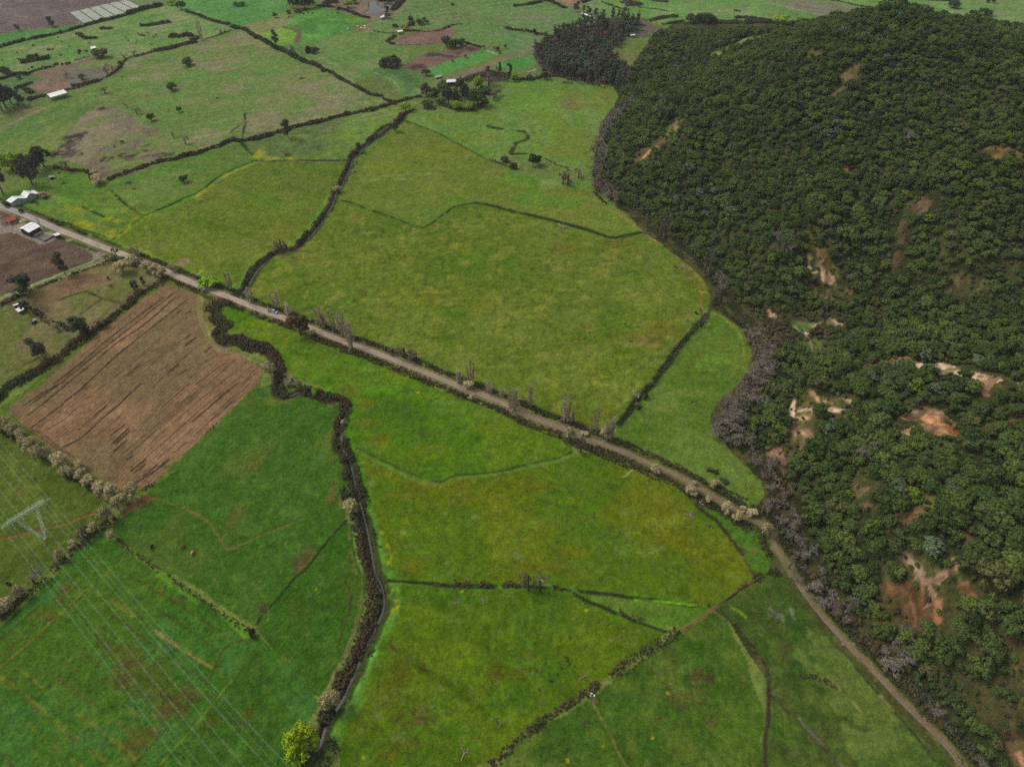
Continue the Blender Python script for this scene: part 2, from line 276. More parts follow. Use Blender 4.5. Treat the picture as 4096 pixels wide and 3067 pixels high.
# striped crop field by the stream
CROPA = '01 990,435 1060,370 1240,215 1330,170 1460,120 1620,50 1730,-20 ; 00 2000,1500 2211,1405 ; 10 100,1395 400,1400 780,1395 800,1420 740,1540 690,1600 ; 11 600,60 560,190 480,280 410,390 300,430 230,430 170,490 60,560 0,610 ; 01 2130,690 2080,800 1980,840 1880,790 1740,720 1600,660 1480,640 1350,560 1200,500'
Fd(CROPA, '4d6b1e', '587020', '62702a', rows=(ln('01 1500,300 2200,520'), 1.9, '76813c', .5), lab=GR, warp=1.2)
B('10', [(430,1530,280,60)], '68702a', .55); B('11', [(330,300,160,90),(120,380,150,60)], '6b7028', .5); B('11', [(300,120,250,60),(60,40,120,50)], '4c8328', .5); B('01', [(1500,230,200,60),(1650,450,200,70)], '5c7a2a', .5)
for sx in ('01 980,425 1060,360 1230,240 1340,185 1500,120 1700,30','01 970,430 1090,500 1200,520 1330,570 1460,640','01 1460,630 1600,690 1740,740','01 1980,850 2100,790 2180,700 ; 11 60,600 160,530 250,490 330,440 420,370 480,280 560,200 610,100 660,30'):
    stroke(flat(sx), 5, '4d8430', brk=.3)
for sx in ('01 1240,300 1290,340 1300,380','01 1250,300 1270,350 1255,400','01 1460,200 1500,280 1680,380 1900,520','01 1580,110 1570,220 1480,300 1380,370'): stroke(flat(sx), 1.0, '6f7d30', mix=.7)
# meadows of the middle
Fd('10 1230,1090 1265,1020 1310,1045 1420,1090 1590,1160 1800,1280 2000,1385 2150,1440 2211,1470 ; 20 0,1470 300,1600 660,1656 ; 21 640,-20 700,40 870,120 1000,200 1100,310 1125,345 940,385 850,400 700,340 480,280 200,210 0,172 ; 11 2100,140 1900,95 1700,125 1600,200 1500,280 1400,305 1200,240 1000,160 740,75 710,20 ; 10 800,1590 840,1460 900,1370 940,1290 1080,1200', '62752a', '6c7930', '5f762c', lab=PA)
B('10', [(1500,1300,380,90),(1150,1450,220,70),(1950,1330,160,70)], '737a1c', .7); B('10', [(1250,1130,160,40),(950,1330,60,90),(1000,1260,120,40)], '4c7f22', .6); B('10', [(1180,1520,110,14),(1000,1560,110,10),(1250,1550,100,10),(1850,1340,50,10),(1450,1500,180,10)], '8f9558', .6, .7)
B('21', [(300,90,300,70),(100,30,200,50),(550,100,200,60)], '43822a', .7); B('21', [(1000,330,140,40),(800,260,160,60)], '56802f', .5); B('11', [(1500,160,110,40),(1650,60,200,50)], '4a8129', .6)
B('20', [(100,1560,240,90),(560,1600,160,40),(700,1450,40,160)], '3d8a22', .7); B('20', [(300,1590,150,40)], '7a8d4c', .6)
Fd('10 1310,1035 1290,985 1400,945 1600,975 1830,985 1930,935 2000,860 2120,800 2211,720 ; 20 0,700 300,690 500,720 860,745 900,790 940,870 850,950 770,1080 720,1200 700,1300 690,1400 650,1470 600,1530 480,1460 330,1400 200,1370 0,1350 -150,1400 ; 10 2000,1380 1800,1275 1590,1155 1420,1085', '588033', '6a8640', '637e30', lab=PA, warp=1.5)
B('20', [(520,850,160,90),(800,830,130,70),(560,1200,200,130),(450,1300,200,60),(720,930,140,40)], '74742a', .75); B('20', [(180,920,200,140),(100,1200,160,60),(350,1080,90,120)], '618b25', .55); B('20', [(370,830,90,60),(30,730,120,30)], '5f8f28', .6)
B('20', [(1040,1010,1,1),(500,900,110,60),(850,830,60,40)], '6f5c36', .6); B('10', [(1700,1100,220,60),(1900,1050,160,60)], '56843a', .6); B('10', [(1950,1200,200,50),(1750,1200,140,40)], '707c28', .7)
for sx in ('10 2000,1090 2060,1105 2150,1120 2211,1130','20 0,1135 90,1135 135,1180 120,1210 40,1235 10,1280 -10,1320'): stroke(flat(sx), 3.4, '333a20', brk=.38)
B('20', [(680,1080,14,4),(655,1180,12,4),(790,990,16,3),(630,1325,16,6)], '2d3320', 1.0, .3)
# the big central meadow
CENT = '11 735,82 1000,165 1200,240 1400,310 1500,290 1700,130 1900,100 2100,145 ; 21 0,178 200,215 480,285 700,345 850,405 950,395 1120,352 1250,420 1500,620 1650,750 1720,900 1700,1000 1630,1110 1590,1160 1450,1330 1330,1480 1200,1640 ; 22 1090,110 1000,240 920,350 800,500 700,430 560,400 300,300 100,210 0,150 ; 11 1900,1656 1700,1600 1450,1500 1200,1380 980,1310 800,1250 600,1160 450,1090 200,1020 0,960 ; 01 2150,930 2080,860 2150,790 ; 11 0,690 90,600 180,530 350,500 430,430 500,350 570,260 650,150 690,80'
Fd(CENT, '5a7222', '65782c', '4e6f1e', lab=PA, warp=1.0)
B('11', [(1200,450,600,120),(500,450,300,120),(900,750,400,160)], '67762f', .5); B('11', [(1550,880,380,110),(1780,760,120,40),(1900,950,200,80),(200,860,200,60)], '6c721a', .55); B('11', [(1700,640,200,90),(1500,620,120,60),(1900,560,220,70)], '467422', .5)
B('21', [(500,650,500,150),(1100,550,300,110),(700,900,380,120),(1250,900,160,100)], '667433', .55); B('21', [(470,480,140,80),(1050,1250,260,70),(1350,1180,160,110),(1500,700,90,80),(1620,850,60,120),(900,450,160,50)], '6f5c26', .6)
B('21', [(1150,1290,180,50),(1450,1060,130,35)], '6e4f28', .6); B('21', [(950,1420,160,90),(850,1560,200,80)], '4f6f0c', .7); B('21', [(1200,1470,160,60),(1290,1200,60,30),(500,1080,250,100)], '5f7a3c', .5)
B('11', [(1900,1200,300,150),(1500,1130,400,110),(900,1050,200,60)], '5f7a2e', .5); B('22', [(600,120,300,90),(200,60,200,60)], '576b1a', .5); B('22', [(700,330,200,60),(850,220,120,60),(480,240,200,40)], '6a6416', .6)
i = hsel(flat(CENT), 2); i = i[inpoly(X[i], Y[i], flat(CENT))]
(ax, ay), (bx, by) = ln('21 300,800 1500,700'); L = math.hypot(bx-ax, by-ay); ux, uy = (bx-ax)/L, (by-ay)/L
q = fbm((X[i]*ux+Y[i]*uy)/7, -X[i]*uy+Y[i]*ux, 2.2, 301, 3); COL[i] *= (0.84+0.32*q)[:, None]
q = sm(.60, .72, fbm(X[i], Y[i], 7, 303, 4))[:, None]*.45; COL[i] = COL[i]*(1-q)+np.array(hx('8a8440'))*q
q = sm(.62, .72, fbm(X[i], Y[i], 3.0, 305, 3))[:, None]*.5; COL[i] = COL[i]*(1-q)+np.array(hx('3a5a1c'))*q
# right-hand meadow below the wood
Fd('21 1740,1020 1900,1110 1980,1180 2060,1330 2080,1420 2040,1560 ; 22 1900,60 1780,150 1720,250 1740,400 1830,500 1900,600 2000,700 2170,850 2180,980 2080,1090 1950,990 1700,880 1560,800 1350,690 1100,590 900,500 870,450 940,340 1040,220 1100,110 1200,0 ; 21 1330,1520 1480,1300 1640,1150 1700,1060', '4c7426', '5a7c34', '5f7c2c', lab=PA, warp=1.5)
B('21', [(1750,1180,110,50),(1800,1450,200,60),(1650,1500,120,60)], '5c8f34', .6); B('21', [(1850,1330,110,80),(1600,1400,80,50)], '6a6f20', .6); B('22', [(1480,280,120,60),(1180,480,90,24),(1250,170,120,60),(1600,600,200,70),(1900,780,160,80)], '5f8440', .55); B('22', [(1330,200,120,60),(1500,80,160,50),(1400,520,40,60)], '7d8a4c', .45)
B('22', [(1050,420,140,50)], '3f7510', .6); B('22', [(1750,750,50,24),(1690,740,30,14),(1830,830,40,20),(1300,545,14,8),(1560,160,12,8)], '2f3622', .9, .7)
# plots on the left of the road
Fd('01 -200,960 250,860 620,712 750,672 960,585 1110,620 1250,690 1400,725 1430,745 1130,950 900,1160 600,1400 200,1640 -200,1720 -200,1300', '6c6a40', '78704c', '5f6c38', lab=PA, warp=2)
Fd('01 250,930 430,815 560,760 700,700 870,712 930,745 900,800 680,872 520,930 300,992 240,960', '6b5540', '7c654a', rows=(ln('01 420,880 900,740'), 2.2, '8a7350', .5), lab=PL)
B('01', [(850,930,200,70),(400,1050,100,40),(100,1100,140,40),(300,1350,160,60)], '7d6548', .5); B('01', [(620,920,50,16),(500,1270,60,20),(560,1300,50,14),(560,930,30,8),(300,1160,30,8),(0,1080,30,60)], '3d7026', .8); B('01', [(100,1230,160,70),(1100,700,260,60),(1000,800,180,40)], '74713f', .5)
B('01', [(350,1010,110,60),(150,960,120,30)], '453c2c', .7); B('01', [(620,1235,70,16)], '6f7378', .7, .4)
for sx in ('01 740,860 850,905 1000,950 1090,975','01 700,1050 870,930','01 0,1580 200,1500 400,1400','01 760,650 950,620','01 740,860 640,890 520,930'): stroke(flat(sx), 1.6, '3d4028', brk=.35, mix=.8)
Fd('01 -200,385 90,350 160,365 220,400 340,455 400,450 480,412 540,412 700,485 790,530 812,588 620,662 430,737 200,827 -200,970', '4d3f36', '57473b', rows=(ln('01 200,560 700,430'), 2.3, '786555', .6), lab=PL)
Fd('01 -200,120 0,140 120,200 240,255 330,300 520,385 800,495 960,545 940,560 880,577 815,592 800,530 700,480 540,410 480,410 400,450 340,457 220,397 150,360 90,350 -200,400', '7d756d', '867a6c', '6f675e', lab=6)
Fd('01 0,160 40,175 120,215 160,260 40,305 0,285', '5b4a3c', '6a5846'); B('01', [(20,350,30,12),(360,385,50,20),(150,270,50,8)], '5a4636', .8)
stroke(flat('01 -60,150 0,150 120,205 330,300 520,385 700,455 870,520 950,535'), 1.3, 'a08868', sub=1); stroke(flat('01 340,300 520,372 700,440 860,500 940,525'), 2.4, '3f7426', brk=.25)
stroke(flat('01 820,592 610,680 430,750 250,820 120,870 0,925 -100,960'), 1.6, '8b8c84', sub=1); stroke(flat('01 960,580 880,597 720,665 610,705 450,765 270,850 100,920 0,962'), 2.6, '85725f', sub=1, brk=.2)
stroke(flat('01 860,585 700,650 600,690 430,765'), 1.8, '427028', brk=.3)
# brown ploughed field with wet furrows
PLOW = '01 1440,800 1560,830 1650,860 1710,920 1720,1050 1745,1130 1790,1290 1880,1350 2050,1405 2211,1500 ; 11 60,1520 40,1600 ; 12 20,20 ; 02 2200,20 2000,215 1800,420 1700,510 1500,690 1330,860 1260,900 1100,930 960,880 840,820 740,760 560,640 450,590 300,430 140,300 50,250 100,190 300,50 370,0 ; 01 370,1656 600,1440 900,1190 1200,950'
Fd('01 1440,745 1700,830 1760,1000 1800,1250 1950,1330 2211,1440 ; 11 100,1480 60,1600 ; 12 40,40 ; 02 2211,60 1500,740 1340,890 1180,960 900,980 400,640 0,280 -60,260 0,200 300,0 ; 01 280,1656 900,1150 1200,900', '4f7028', '66693a', lab=PA)
Fd(PLOW, '8a6d50', '967659', '7f6b4c', rows=(ln('02 245,270 580,0'), 1.9, '5a4838', .62), lab=PL, warp=1.5)
B('01', [(1600,860,120,40),(1400,1200,240,120),(1150,1400,200,60),(1750,1200,60,120)], '6e6340', .5); B('02', [(1000,700,160,110),(800,560,120,50),(700,450,300,90)], '6b553b', .6)
FUR = ['02 200,190 380,75 520,0','02 250,190 490,20','02 250,270 400,150 580,0','02 270,380 420,270 540,180','02 550,160 700,50 750,0','02 340,375 450,280 640,140 780,10','02 410,390 570,300 700,170 760,120 920,0','02 545,550 700,470 830,350 980,220 1100,110 1220,0',
 '02 680,395 800,300 940,170','02 815,280 915,195','02 885,415 1050,270 1250,100 1340,20','02 960,445 1070,360','02 975,515 1130,365','02 1000,520 1115,410','02 985,585 1090,490','02 1045,565 1120,505','02 1065,605 1300,400 1560,180 1700,60','02 1080,630 1200,540 1400,340 1700,80','02 1090,655 1135,630',
 '02 1125,720 1170,680','02 1130,755 1250,660','02 1160,770 1250,700','02 1240,795 1350,705','02 1125,880 1300,780 1460,655','02 1140,420 1400,200 1640,0','02 1250,490 1500,280 1740,60','02 1180,600 1450,380 1700,160 1900,0','02 1250,650 1600,340 1900,80','02 1370,640 1700,360','02 1500,600 1670,455','02 1770,320 2000,130 2160,0','02 1810,330 2100,60',
 '02 1500,200 1800,0','02 1660,330 1950,80 2050,0','02 1420,500 1620,330','01 470,1656 700,1480 900,1300 1200,1070 1420,910','01 520,1656 760,1460 1050,1230 1480,890','01 580,1656 850,1440 1000,1310 1200,1180 1350,1060 1520,905','01 750,1656 1000,1420 1300,1180 1620,930','01 920,1656 1200,1430 1500,1160 1640,1070','01 1490,1085 1555,1030','01 1610,1055 1645,1030','01 1100,1590 1220,1490','01 1450,1565 1535,1495',
 '01 1560,1570 1600,1540','01 1600,1330 1695,1255','01 1600,1270 1640,1235','01 1775,1385 1825,1340','01 1300,1500 1500,1330 1600,1270','01 1350,1656 1600,1420 1700,1350','01 1500,1600 1880,1410','01 1640,1600 1950,1400','01 1700,1656 2000,1430','01 1800,1656 2050,1440','01 1900,1656 2140,1470','01 2000,1656 2180,1500','01 2100,1656 2200,1570','01 1000,1656 1250,1450','01 1240,1656 1450,1490','01 700,1420 900,1250 1150,1040','02 1700,430 1900,250 2100,90']
heavy = {0,1,2,3,4,7,9,11,12,13,14,18,20,21,22,23,33,35,36,37,38,40,41,42,43,45,46,47}
for k, sx in enumerate(FUR): stroke(flat(sx), .85 if k in heavy else .6, '2d2523' if k in heavy else '4a3d32', brk=.12 if k in heavy else .34, sub=2, off=k, mix=.9 if k in heavy else .7)
for sx in ('02 755,600 830,540','02 840,590 920,520','02 905,560 960,515','02 930,655 1020,710','02 910,690 960,720'): stroke(flat(sx), .5, '8a8880', sub=1, brk=.4, mix=.6)
for sx in ('01 1740,860 1740,1000 1750,1100 1800,1220 1830,1290 1900,1335 2050,1390 2211,1455 ; 11 40,1490','01 1715,860 1715,1000 1725,1110 1775,1230 1810,1300 1880,1350 2050,1405 2211,1475'): stroke(flat(sx), 1.0, '8a7a58', mix=.9)
for sx in ('02 250,380 400,460 520,560 640,640','02 230,400 390,490 520,590'): stroke(flat(sx), 1.0, '5c4a3a', mix=.8)
Fd('01 1770,930 1870,900 1830,1000 1800,1080 1870,1150 1840,1240 1800,1180 1750,1080 1760,1000', '6b6a38', '7a7248', lab=PA)
# bright strip between road and stream
Fd('01 1880,1010 1990,960 2150,1020 ; 11 0,1050 200,1150 330,1200 500,1260 700,1340 900,1430 1100,1500 1500,1656 ; 12 1500,20 1640,70 1800,150 2000,220 2211,300 ; 22 200,390 400,460 540,560 520,600 300,680 0,735 ; 12 2211,738 1900,780 1720,795 1590,855 1480,830 1300,760 1150,690 1000,620 870,560 800,540 770,470 790,300 820,200 760,130 600,40 ; 11 500,1656 300,1600 250,1500 180,1400 60,1320 0,1290 ; 01 2150,1290 2000,1200 1980,1100 1900,1060', '3d7412', '4d7c1c', '55781a', lab=PA, warp=1.2)
B('11', [(100,1130,180,60),(60,1240,130,40),(250,1330,60,90),(350,1500,80,90)], '6c861e', .7); B('11', [(480,1300,160,50),(650,1420,100,40),(380,1280,60,20)], '4c6b30', .5); B('11', [(780,1560,110,60),(560,1420,80,50)], '5d6c16', .6)
B('12', [(800,60,130,50),(930,180,90,50),(1000,330,140,50),(1050,480,110,60)], '6b6418', .75); B('12', [(1200,250,260,110),(1500,420,160,60)], '355f1c', .6); B('12', [(1500,600,300,90),(1350,680,160,40),(950,420,80,60),(1950,380,160,70)], '5f7212', .7); B('12', [(1650,160,130,50),(1560,230,70,30),(400,40,100,20)], '5f8c3c', .55); B('12', [(800,440,40,110),(830,250,26,120),(1100,60,160,40)], '3f8a0e', .7)
B('22', [(150,450,220,70),(60,620,140,50)], '4a7714', .6)
# meadow south of the strip
Fd('12 860,600 1000,660 1150,740 1300,810 1450,880 1590,895 1750,830 2211,770 ; 22 0,765 300,705 520,640 640,590 760,600 900,660 1050,740 1200,790 1400,880 1500,960 1600,1080 1760,1200 1880,1350 2000,1520 2090,1656 ; 23 2060,60 1850,200 1750,260 1500,240 1250,215 900,165 600,135 400,110 300,110 100,100 ; 13 2100,90 1700,80 1300,70 1120,45 ; 12 1110,1656 1080,1400 1020,1200 960,1000 900,800', '566c10', '627318', '487014', lab=PA, warp=1.2)
B('12', [(1150,780,160,50),(1250,950,160,70),(1700,870,250,60),(1900,1000,260,80),(1350,1560,130,60),(1400,880,200,40)], '6b6a10', .6); B('12', [(1250,1200,100,60),(1550,1260,200,70),(1450,1450,160,60),(1150,1100,60,60),(2000,1230,140,60)], '528014', .6)
B('12', [(900,1500,1,1),(980,870,40,60),(975,980,30,40),(1280,1280,40,20),(1290,1400,30,20),(1650,1550,30,20),(1640,1120,40,20),(1750,960,30,14),(1910,1150,50,20)], '7c8f5a', .6); B('12', [(1020,700,60,40),(940,620,90,30),(1000,1150,50,90),(1080,1450,40,120),(1170,1550,60,100)], '357a10', .7)
B('22', [(700,680,250,60),(880,880,160,70),(450,930,200,60),(560,1080,180,50),(900,1330,160,60),(700,1250,260,70),(1050,1330,90,50)], '2f6a18', .6); B('22', [(200,900,260,90),(300,1250,160,70),(1150,960,260,60),(1450,1350,240,100),(1700,1500,200,90),(500,1450,200,60),(1350,1100,200,70),(250,1560,260,80)], '6a6a12', .65)
B('22', [(1300,1200,180,60),(1000,1100,110,60),(1200,1450,160,60),(200,1200,120,60)], '7a8a34', .45); B('22', [(940,1450,60,50),(750,1620,40,16),(60,1500,60,40),(980,1580,30,30)], '5a8c4c', .6)
Fd('22 1460,870 1560,960 1700,1120 1800,1190 1930,1380 2060,1560 2110,1656 ; 23 2100,20 2150,20 ; 22 2200,1650 ; 32 0,1640 30,1500 0,1330 ; 22 2150,1220 2000,1200 1950,1180 1800,1120 1650,1060 1500,930', '33691c', '3d7422', lab=PA)
B('22', [(2100,1450,60,40),(1990,1460,26,45)], '6d6a3a', .7); B('22', [(1860,1280,20,20),(1940,1350,14,20),(1985,1440,26,40)], '4f4338', .9)
# left lower fields
Fd('02 0,420 300,620 450,680 560,790 720,860 860,960 920,1060 950,1180 780,1250 620,1440 420,1640 ; 03 330,90 180,250 0,420 -250,600 ; 02 -250,300', '4b6424', '586e2c', '466a26', lab=PA, streak=ln('02 0,1300 800,1100'))
B('02', [(700,850,200,90),(250,1400,300,110),(500,1200,160,70)], '55681f', .5); B('02', [(150,940,55,18),(110,1355,16,10)], '8a5c40', .95, .5); B('02', [(290,820,34,10),(380,755,24,8),(450,700,34,14),(480,620,80,60),(45,1020,18,10)], '3c3a26', .85); B('03', [(70,75,20,10)], '4a3c2c', .9, .4)
stroke(flat('02 -60,1345 0,1335 200,1290 400,1240 560,1205 700,1150 880,1090'), 1.1, '5d4a26', brk=.25); stroke(flat('02 0,1348 200,1300 400,1252 560,1215 700,1160 880,1100'), .7, '7c6a3c', brk=.3)
Fd('02 1260,940 1340,880 1500,750 1650,560 1800,440 2000,230 2211,40 ; 12 120,20 300,110 480,100 640,150 720,200 740,300 690,420 720,560 800,700 830,780 760,980 790,1120 780,1170 700,1260 560,1420 500,1500 390,1650 ; 13 330,20 200,180 60,330 10,440 ; 03 2190,440 2000,330 1850,200 1700,100 1500,0 ; 02 1440,1656 1250,1520 1120,1400 1000,1350 960,1290 990,1180', '2f661e', '3d6b26', '4a6a28', lab=PA)
B('02', [(1500,1250,260,160),(1300,1550,200,90),(1700,1500,200,90)], '42682a', .5); B('02', [(2030,1130,80,110),(1980,1230,60,60),(2160,170,50,60),(2200,700,60,60)], '5c5c28', .7, .8); B('12', [(220,150,150,60),(660,190,50,40),(530,520,30,60),(620,480,40,120),(650,640,30,50)], '6f7430', .6, .6); B('12', [(650,960,40,110),(740,1000,30,90),(770,1130,40,30),(795,735,20,16)], '76583c', .8); B('12', [(410,1500,90,80),(450,1450,70,50),(380,1600,60,50)], '6a4c38', .8); B('13', [(340,40,60,60),(60,280,40,30)], '5d4632', .85)
B('12', [(500,700,90,60),(380,900,130,50),(240,1300,160,60),(480,680,60,40)], '24702c', .5)
B('02', [(1560,940,140,50),(1300,1150,160,60),(1500,700,90,60),(1900,490,60,40)], '1f6420', .6)
Fd('02 1250,960 1330,990 1100,1130 1000,1180 980,1215 1070,1110 1150,1010', '8a6a48', '74603e')
for sx, wd in (('02 1260,965 1400,1010 1550,1055 1650,1105 1780,1180 1850,1260 1920,1370 1975,1430 2080,1390 2211,1335 ; 12 0,1330 150,1270 335,1200', 1.0), ('02 1860,1110 1980,980 2100,840 2200,740 ; 12 0,700 100,590 190,500 215,440 190,380 170,320', .7), ('02 1540,1010 1700,870 1880,670 2030,500', .5)):
    stroke(flat(sx), wd*.75, '7a6a3c' if wd < .9 else '86683f', brk=.3 if wd > .9 else .42, mix=.7 if wd > .9 else .5)
# vivid crop, lower left
CROPB = '02 880,1285 950,1340 1000,1370 1100,1420 1250,1560 1400,1656 ; 03 1440,0 1700,170 1900,330 2050,430 2170,510 2211,520 ; 13 0,530 40,560 260,720 480,1000 550,1100 430,1320 300,1560 330,1800 ; 03 -200,1800 -200,560 0,440 230,240 400,60 480,0 ; 02 620,1480 800,1350'
Fd(CROPB, '2a6a1e', '2f6f2c', '3a6a1e', lab=GR, warp=1.0)
Fd('03 850,500 1150,650 1500,900 1700,1030 1650,1150 1450,1300 1300,1480 1150,1656 950,1500 1200,1350 1250,1150 1000,930 850,700', '50581c', '5a5022', warp=14, mix=.55)
B('03', [(1050,900,140,90),(1500,1130,150,110),(1650,1030,90,70),(1120,760,90,70),(1150,1480,120,40),(1300,1350,90,60),(400,340,120,70),(560,110,70,50),(520,200,60,40)], '5c4a26', .7, .8); B('03', [(1400,150,60,50),(1520,220,60,60),(1800,420,70,50),(70,690,60,40),(120,610,50,40)], '5c4a26', .6, .9)
B('03', [(1350,500,120,60),(1500,640,110,50),(1650,720,80,40),(420,200,60,60),(140,420,80,60),(1990,820,90,60),(700,1420,110,60),(100,1200,90,60),(850,1330,80,60)], '22703a', .6); B('13', [(150,900,160,160),(50,1250,100,200),(350,700,60,60)], '1e6422', .6)
Fd('03 2211,610 2000,900 1880,1080 1700,1330 1500,1530 1370,1656 1370,1800 2300,1800 ; 13 400,1500 430,1320 300,1200 0,640', '2b5f1c', '2c6a1a', '3a5a18', mix=.8); B('03', [(1850,1250,80,60),(1780,1310,60,60),(2150,1180,90,60)], '4c4a16', .6)
Y1, B1 = '77762c', '4c3d20'
for sx, cc, wd in (('03 0,795 220,610 400,440 550,310 700,160 790,95 880,10 ; 02 930,1640 1060,1510', Y1, 1.1),('03 0,810 230,620 560,315 780,110', B1, .8),('03 790,95 900,180 1100,310 1300,460 1500,590 1700,710 1850,820 2000,915', Y1, 1.3),('03 1330,470 1550,630 1830,800', 'a07c50', .8),('03 0,870 180,1010 350,1160 550,1330 780,1500 900,1600 990,1656', Y1, 1.2),('03 40,910 380,1200 800,1530 960,1640', '5f4a26', .8),
 ('03 50,1130 250,1290 450,1460 700,1650', Y1, .9),('03 130,790 280,900 450,1030 600,1140 750,1250 950,1400 1080,1500 1170,1590', Y1, .9),('03 900,1000 1050,1100 1200,1220', Y1, .9),('03 820,250 1000,360 1200,520 1400,660 1520,760 1700,870 1780,920', B1, .8),('03 1180,180 1500,380 1700,520 1920,670', B1, .7),('03 1130,10 1400,170 1650,330 1850,450 1980,550', B1, .7),('03 700,670 850,760', B1, .8),
 ('03 1150,1656 1290,1490 1500,1260 1690,1050 1810,900 1850,810 1920,660 2000,590 2060,570 2211,560', B1, 1.0),('03 1370,1656 1490,1530 1660,1330 1800,1160 1920,1010 2010,900 2110,760 2211,610', '4a4a1c', .9),('03 1380,1640 1500,1500 1700,1280 2020,880 2100,780', '6a8a20', .5),('03 0,560 230,360 450,150 600,10','3f3a1c',.7),('03 0,690 300,440 550,200 700,60',B1,.6),('03 1060,770 1250,900 1400,1010 1560,1130',B1,.6),('03 1280,1080 1440,1200',B1,.6),('03 500,880 700,1030 900,1180 1000,1260 1150,1370 1280,1480','6a4c2c',.8),('03 580,760 700,850','5c4428',.7),('03 1780,1030 1860,1090 2000,1220 2211,1340','4a3a20',1.0),('03 1440,1040 1700,1250','4c3c20',.6),('02 620,1460 560,1530 480,1656','4c3d20',.7),('02 700,1560 800,1480 900,1440 1000,1480 1090,1500','4c3d20',.7),('03 0,1540 100,1656',B1,1.0)):
    stroke(flat(sx), wd, cc, brk=.42, sub=2, mix=.55)
stroke(flat('03 1380,0 1600,150 1800,270 2000,400 2130,520'), 2.2, '4f8a24', brk=.38)
rs = np.random.default_rng(3)
for k in range(300):
    u, v = rs.uniform(0, 2000), rs.uniform(150, 1640)
    if v < 800 and u < 500-(v-150)*.5: continue
    if u > 1400+(v*.2) and v > 900: continue
    (px, py), = tp(f'03 {u:.0f},{v:.0f}'); r = rs.uniform(.5, 1.1); blob(px, py, r*1.1, r*.7, '1c4a1a', .55, .6, k)
Fd('12 790,1170 700,1260 560,1420 500,1500 390,1650 ; 13 330,20 200,180 60,330 10,450 60,560 270,730 480,1000 560,1040 640,900 780,700 880,480 930,280 960,120 950,30 ; 12 880,1560 840,1380 830,1200', '1f5f14', '2a6118', '35601a', lab=GR, rows=(ln('13 150,500 450,120'), 1.6, '35702a', .4))
B('13', [(330,240,120,80),(400,330,140,60),(250,700,60,60)], '46501a', .6); B('12', [(700,1500,60,60)], '2a7020', .6); B('12', [(600,1390,60,40),(760,1300,60,60)], '1c6a1c', .6)
stroke(flat('12 780,1180 680,1290 560,1430 440,1590 ; 13 330,30 200,190 60,340 10,420'), .9, '2a3418'); stroke(flat('13 770,60 820,160 810,300 760,450 720,600'), .7, '4c3c20', brk=.3)
for sx in ('12 800,1180 810,1400 830,1500 870,1650 ; 13 910,40 915,200 880,400 810,620 700,800 620,950 520,1130 460,1260','12 820,1420 790,1500','13 890,220 850,440 760,680 650,880'): stroke(flat(sx), .6, '7a6a48', brk=.42, mix=.7)
# lower middle meadow
Fd('13 1130,80 1300,75 1700,95 2211,110 ; 23 300,120 520,150 700,230 900,320 1100,420 1330,490 1250,600 1050,700 900,830 700,960 500,1080 250,1260 0,1450 ; 13 2100,1560 1900,1656 1800,1800 760,1800 700,1500 680,1400 800,1150 900,950 1000,750 1080,560 1180,350 1200,200', '43680e', '527214', '3f6c16', lab=PA, warp=1.2)
B('13', [(1350,350,160,110),(1800,700,250,120),(1450,480,160,60),(1850,880,80,40),(1650,620,200,60)], '587f14', .6); B('13', [(1250,820,150,130),(1150,1000,110,120),(1350,1200,200,60),(1150,1550,200,80),(2100,840,130,80),(1500,1340,80,60),(1300,1450,160,60)], '56500e', .75); B('13', [(1700,1350,220,90),(1800,1480,200,60),(2080,1080,120,110),(900,1550,60,80),(1700,200,260,50)], '2a6a18', .6)
B('13', [(1400,1150,110,110),(1350,1280,130,40),(960,1300,60,60),(1470,1260,90,30)], '5c4c2a', .7, .9); B('13', [(1010,1060,80,30),(1100,900,30,30),(1500,1130,40,22),(1720,910,40,40),(1600,980,40,50),(1430,1180,50,40),(1230,1400,60,70),(1630,850,40,20),(1540,1060,30,20),(1120,1070,60,40),(1040,1200,70,60),(1530,1320,30,20),(1720,1170,20,14),(1870,1030,20,16),(1780,1110,16,14)], '63743c', .6, .5)
B('23', [(50,860,90,60),(150,680,90,60)], '5a5a10', .7); B('23', [(350,820,200,60),(300,900,140,50),(60,1050,160,120),(900,380,60,50)], '2a6a1a', .6); B('23', [(900,550,90,40),(1000,600,120,16),(1100,500,90,20)], '6c7234', .7)
B('23', [(155,827,10,6),(215,830,20,12),(260,825,16,10),(320,850,10,8),(390,855,10,8),(405,755,16,14),(480,740,24,20),(500,765,14,10),(545,790,10,8),(290,760,16,6),(475,715,12,10),(430,800,10,8),(240,985,14,8),(340,915,26,10),(950,535,20,14),(505,540,10,6)], '2b2c20', .95, .4)
stroke(flat('13 1150,600 1300,710 1430,800 1600,900 1800,1040 2000,1190'), 2.4, '3a5c10', mix=.7); stroke(flat('13 1160,610 1210,655'), .9, '4f3a22'); stroke(flat('13 1410,795 1480,830'), .9, '4a3a20')
B('13', [(1050,750,24,30)], '705a40', .9, .6); B('13', [(65,285,34,24)], '5d4a38', .9)
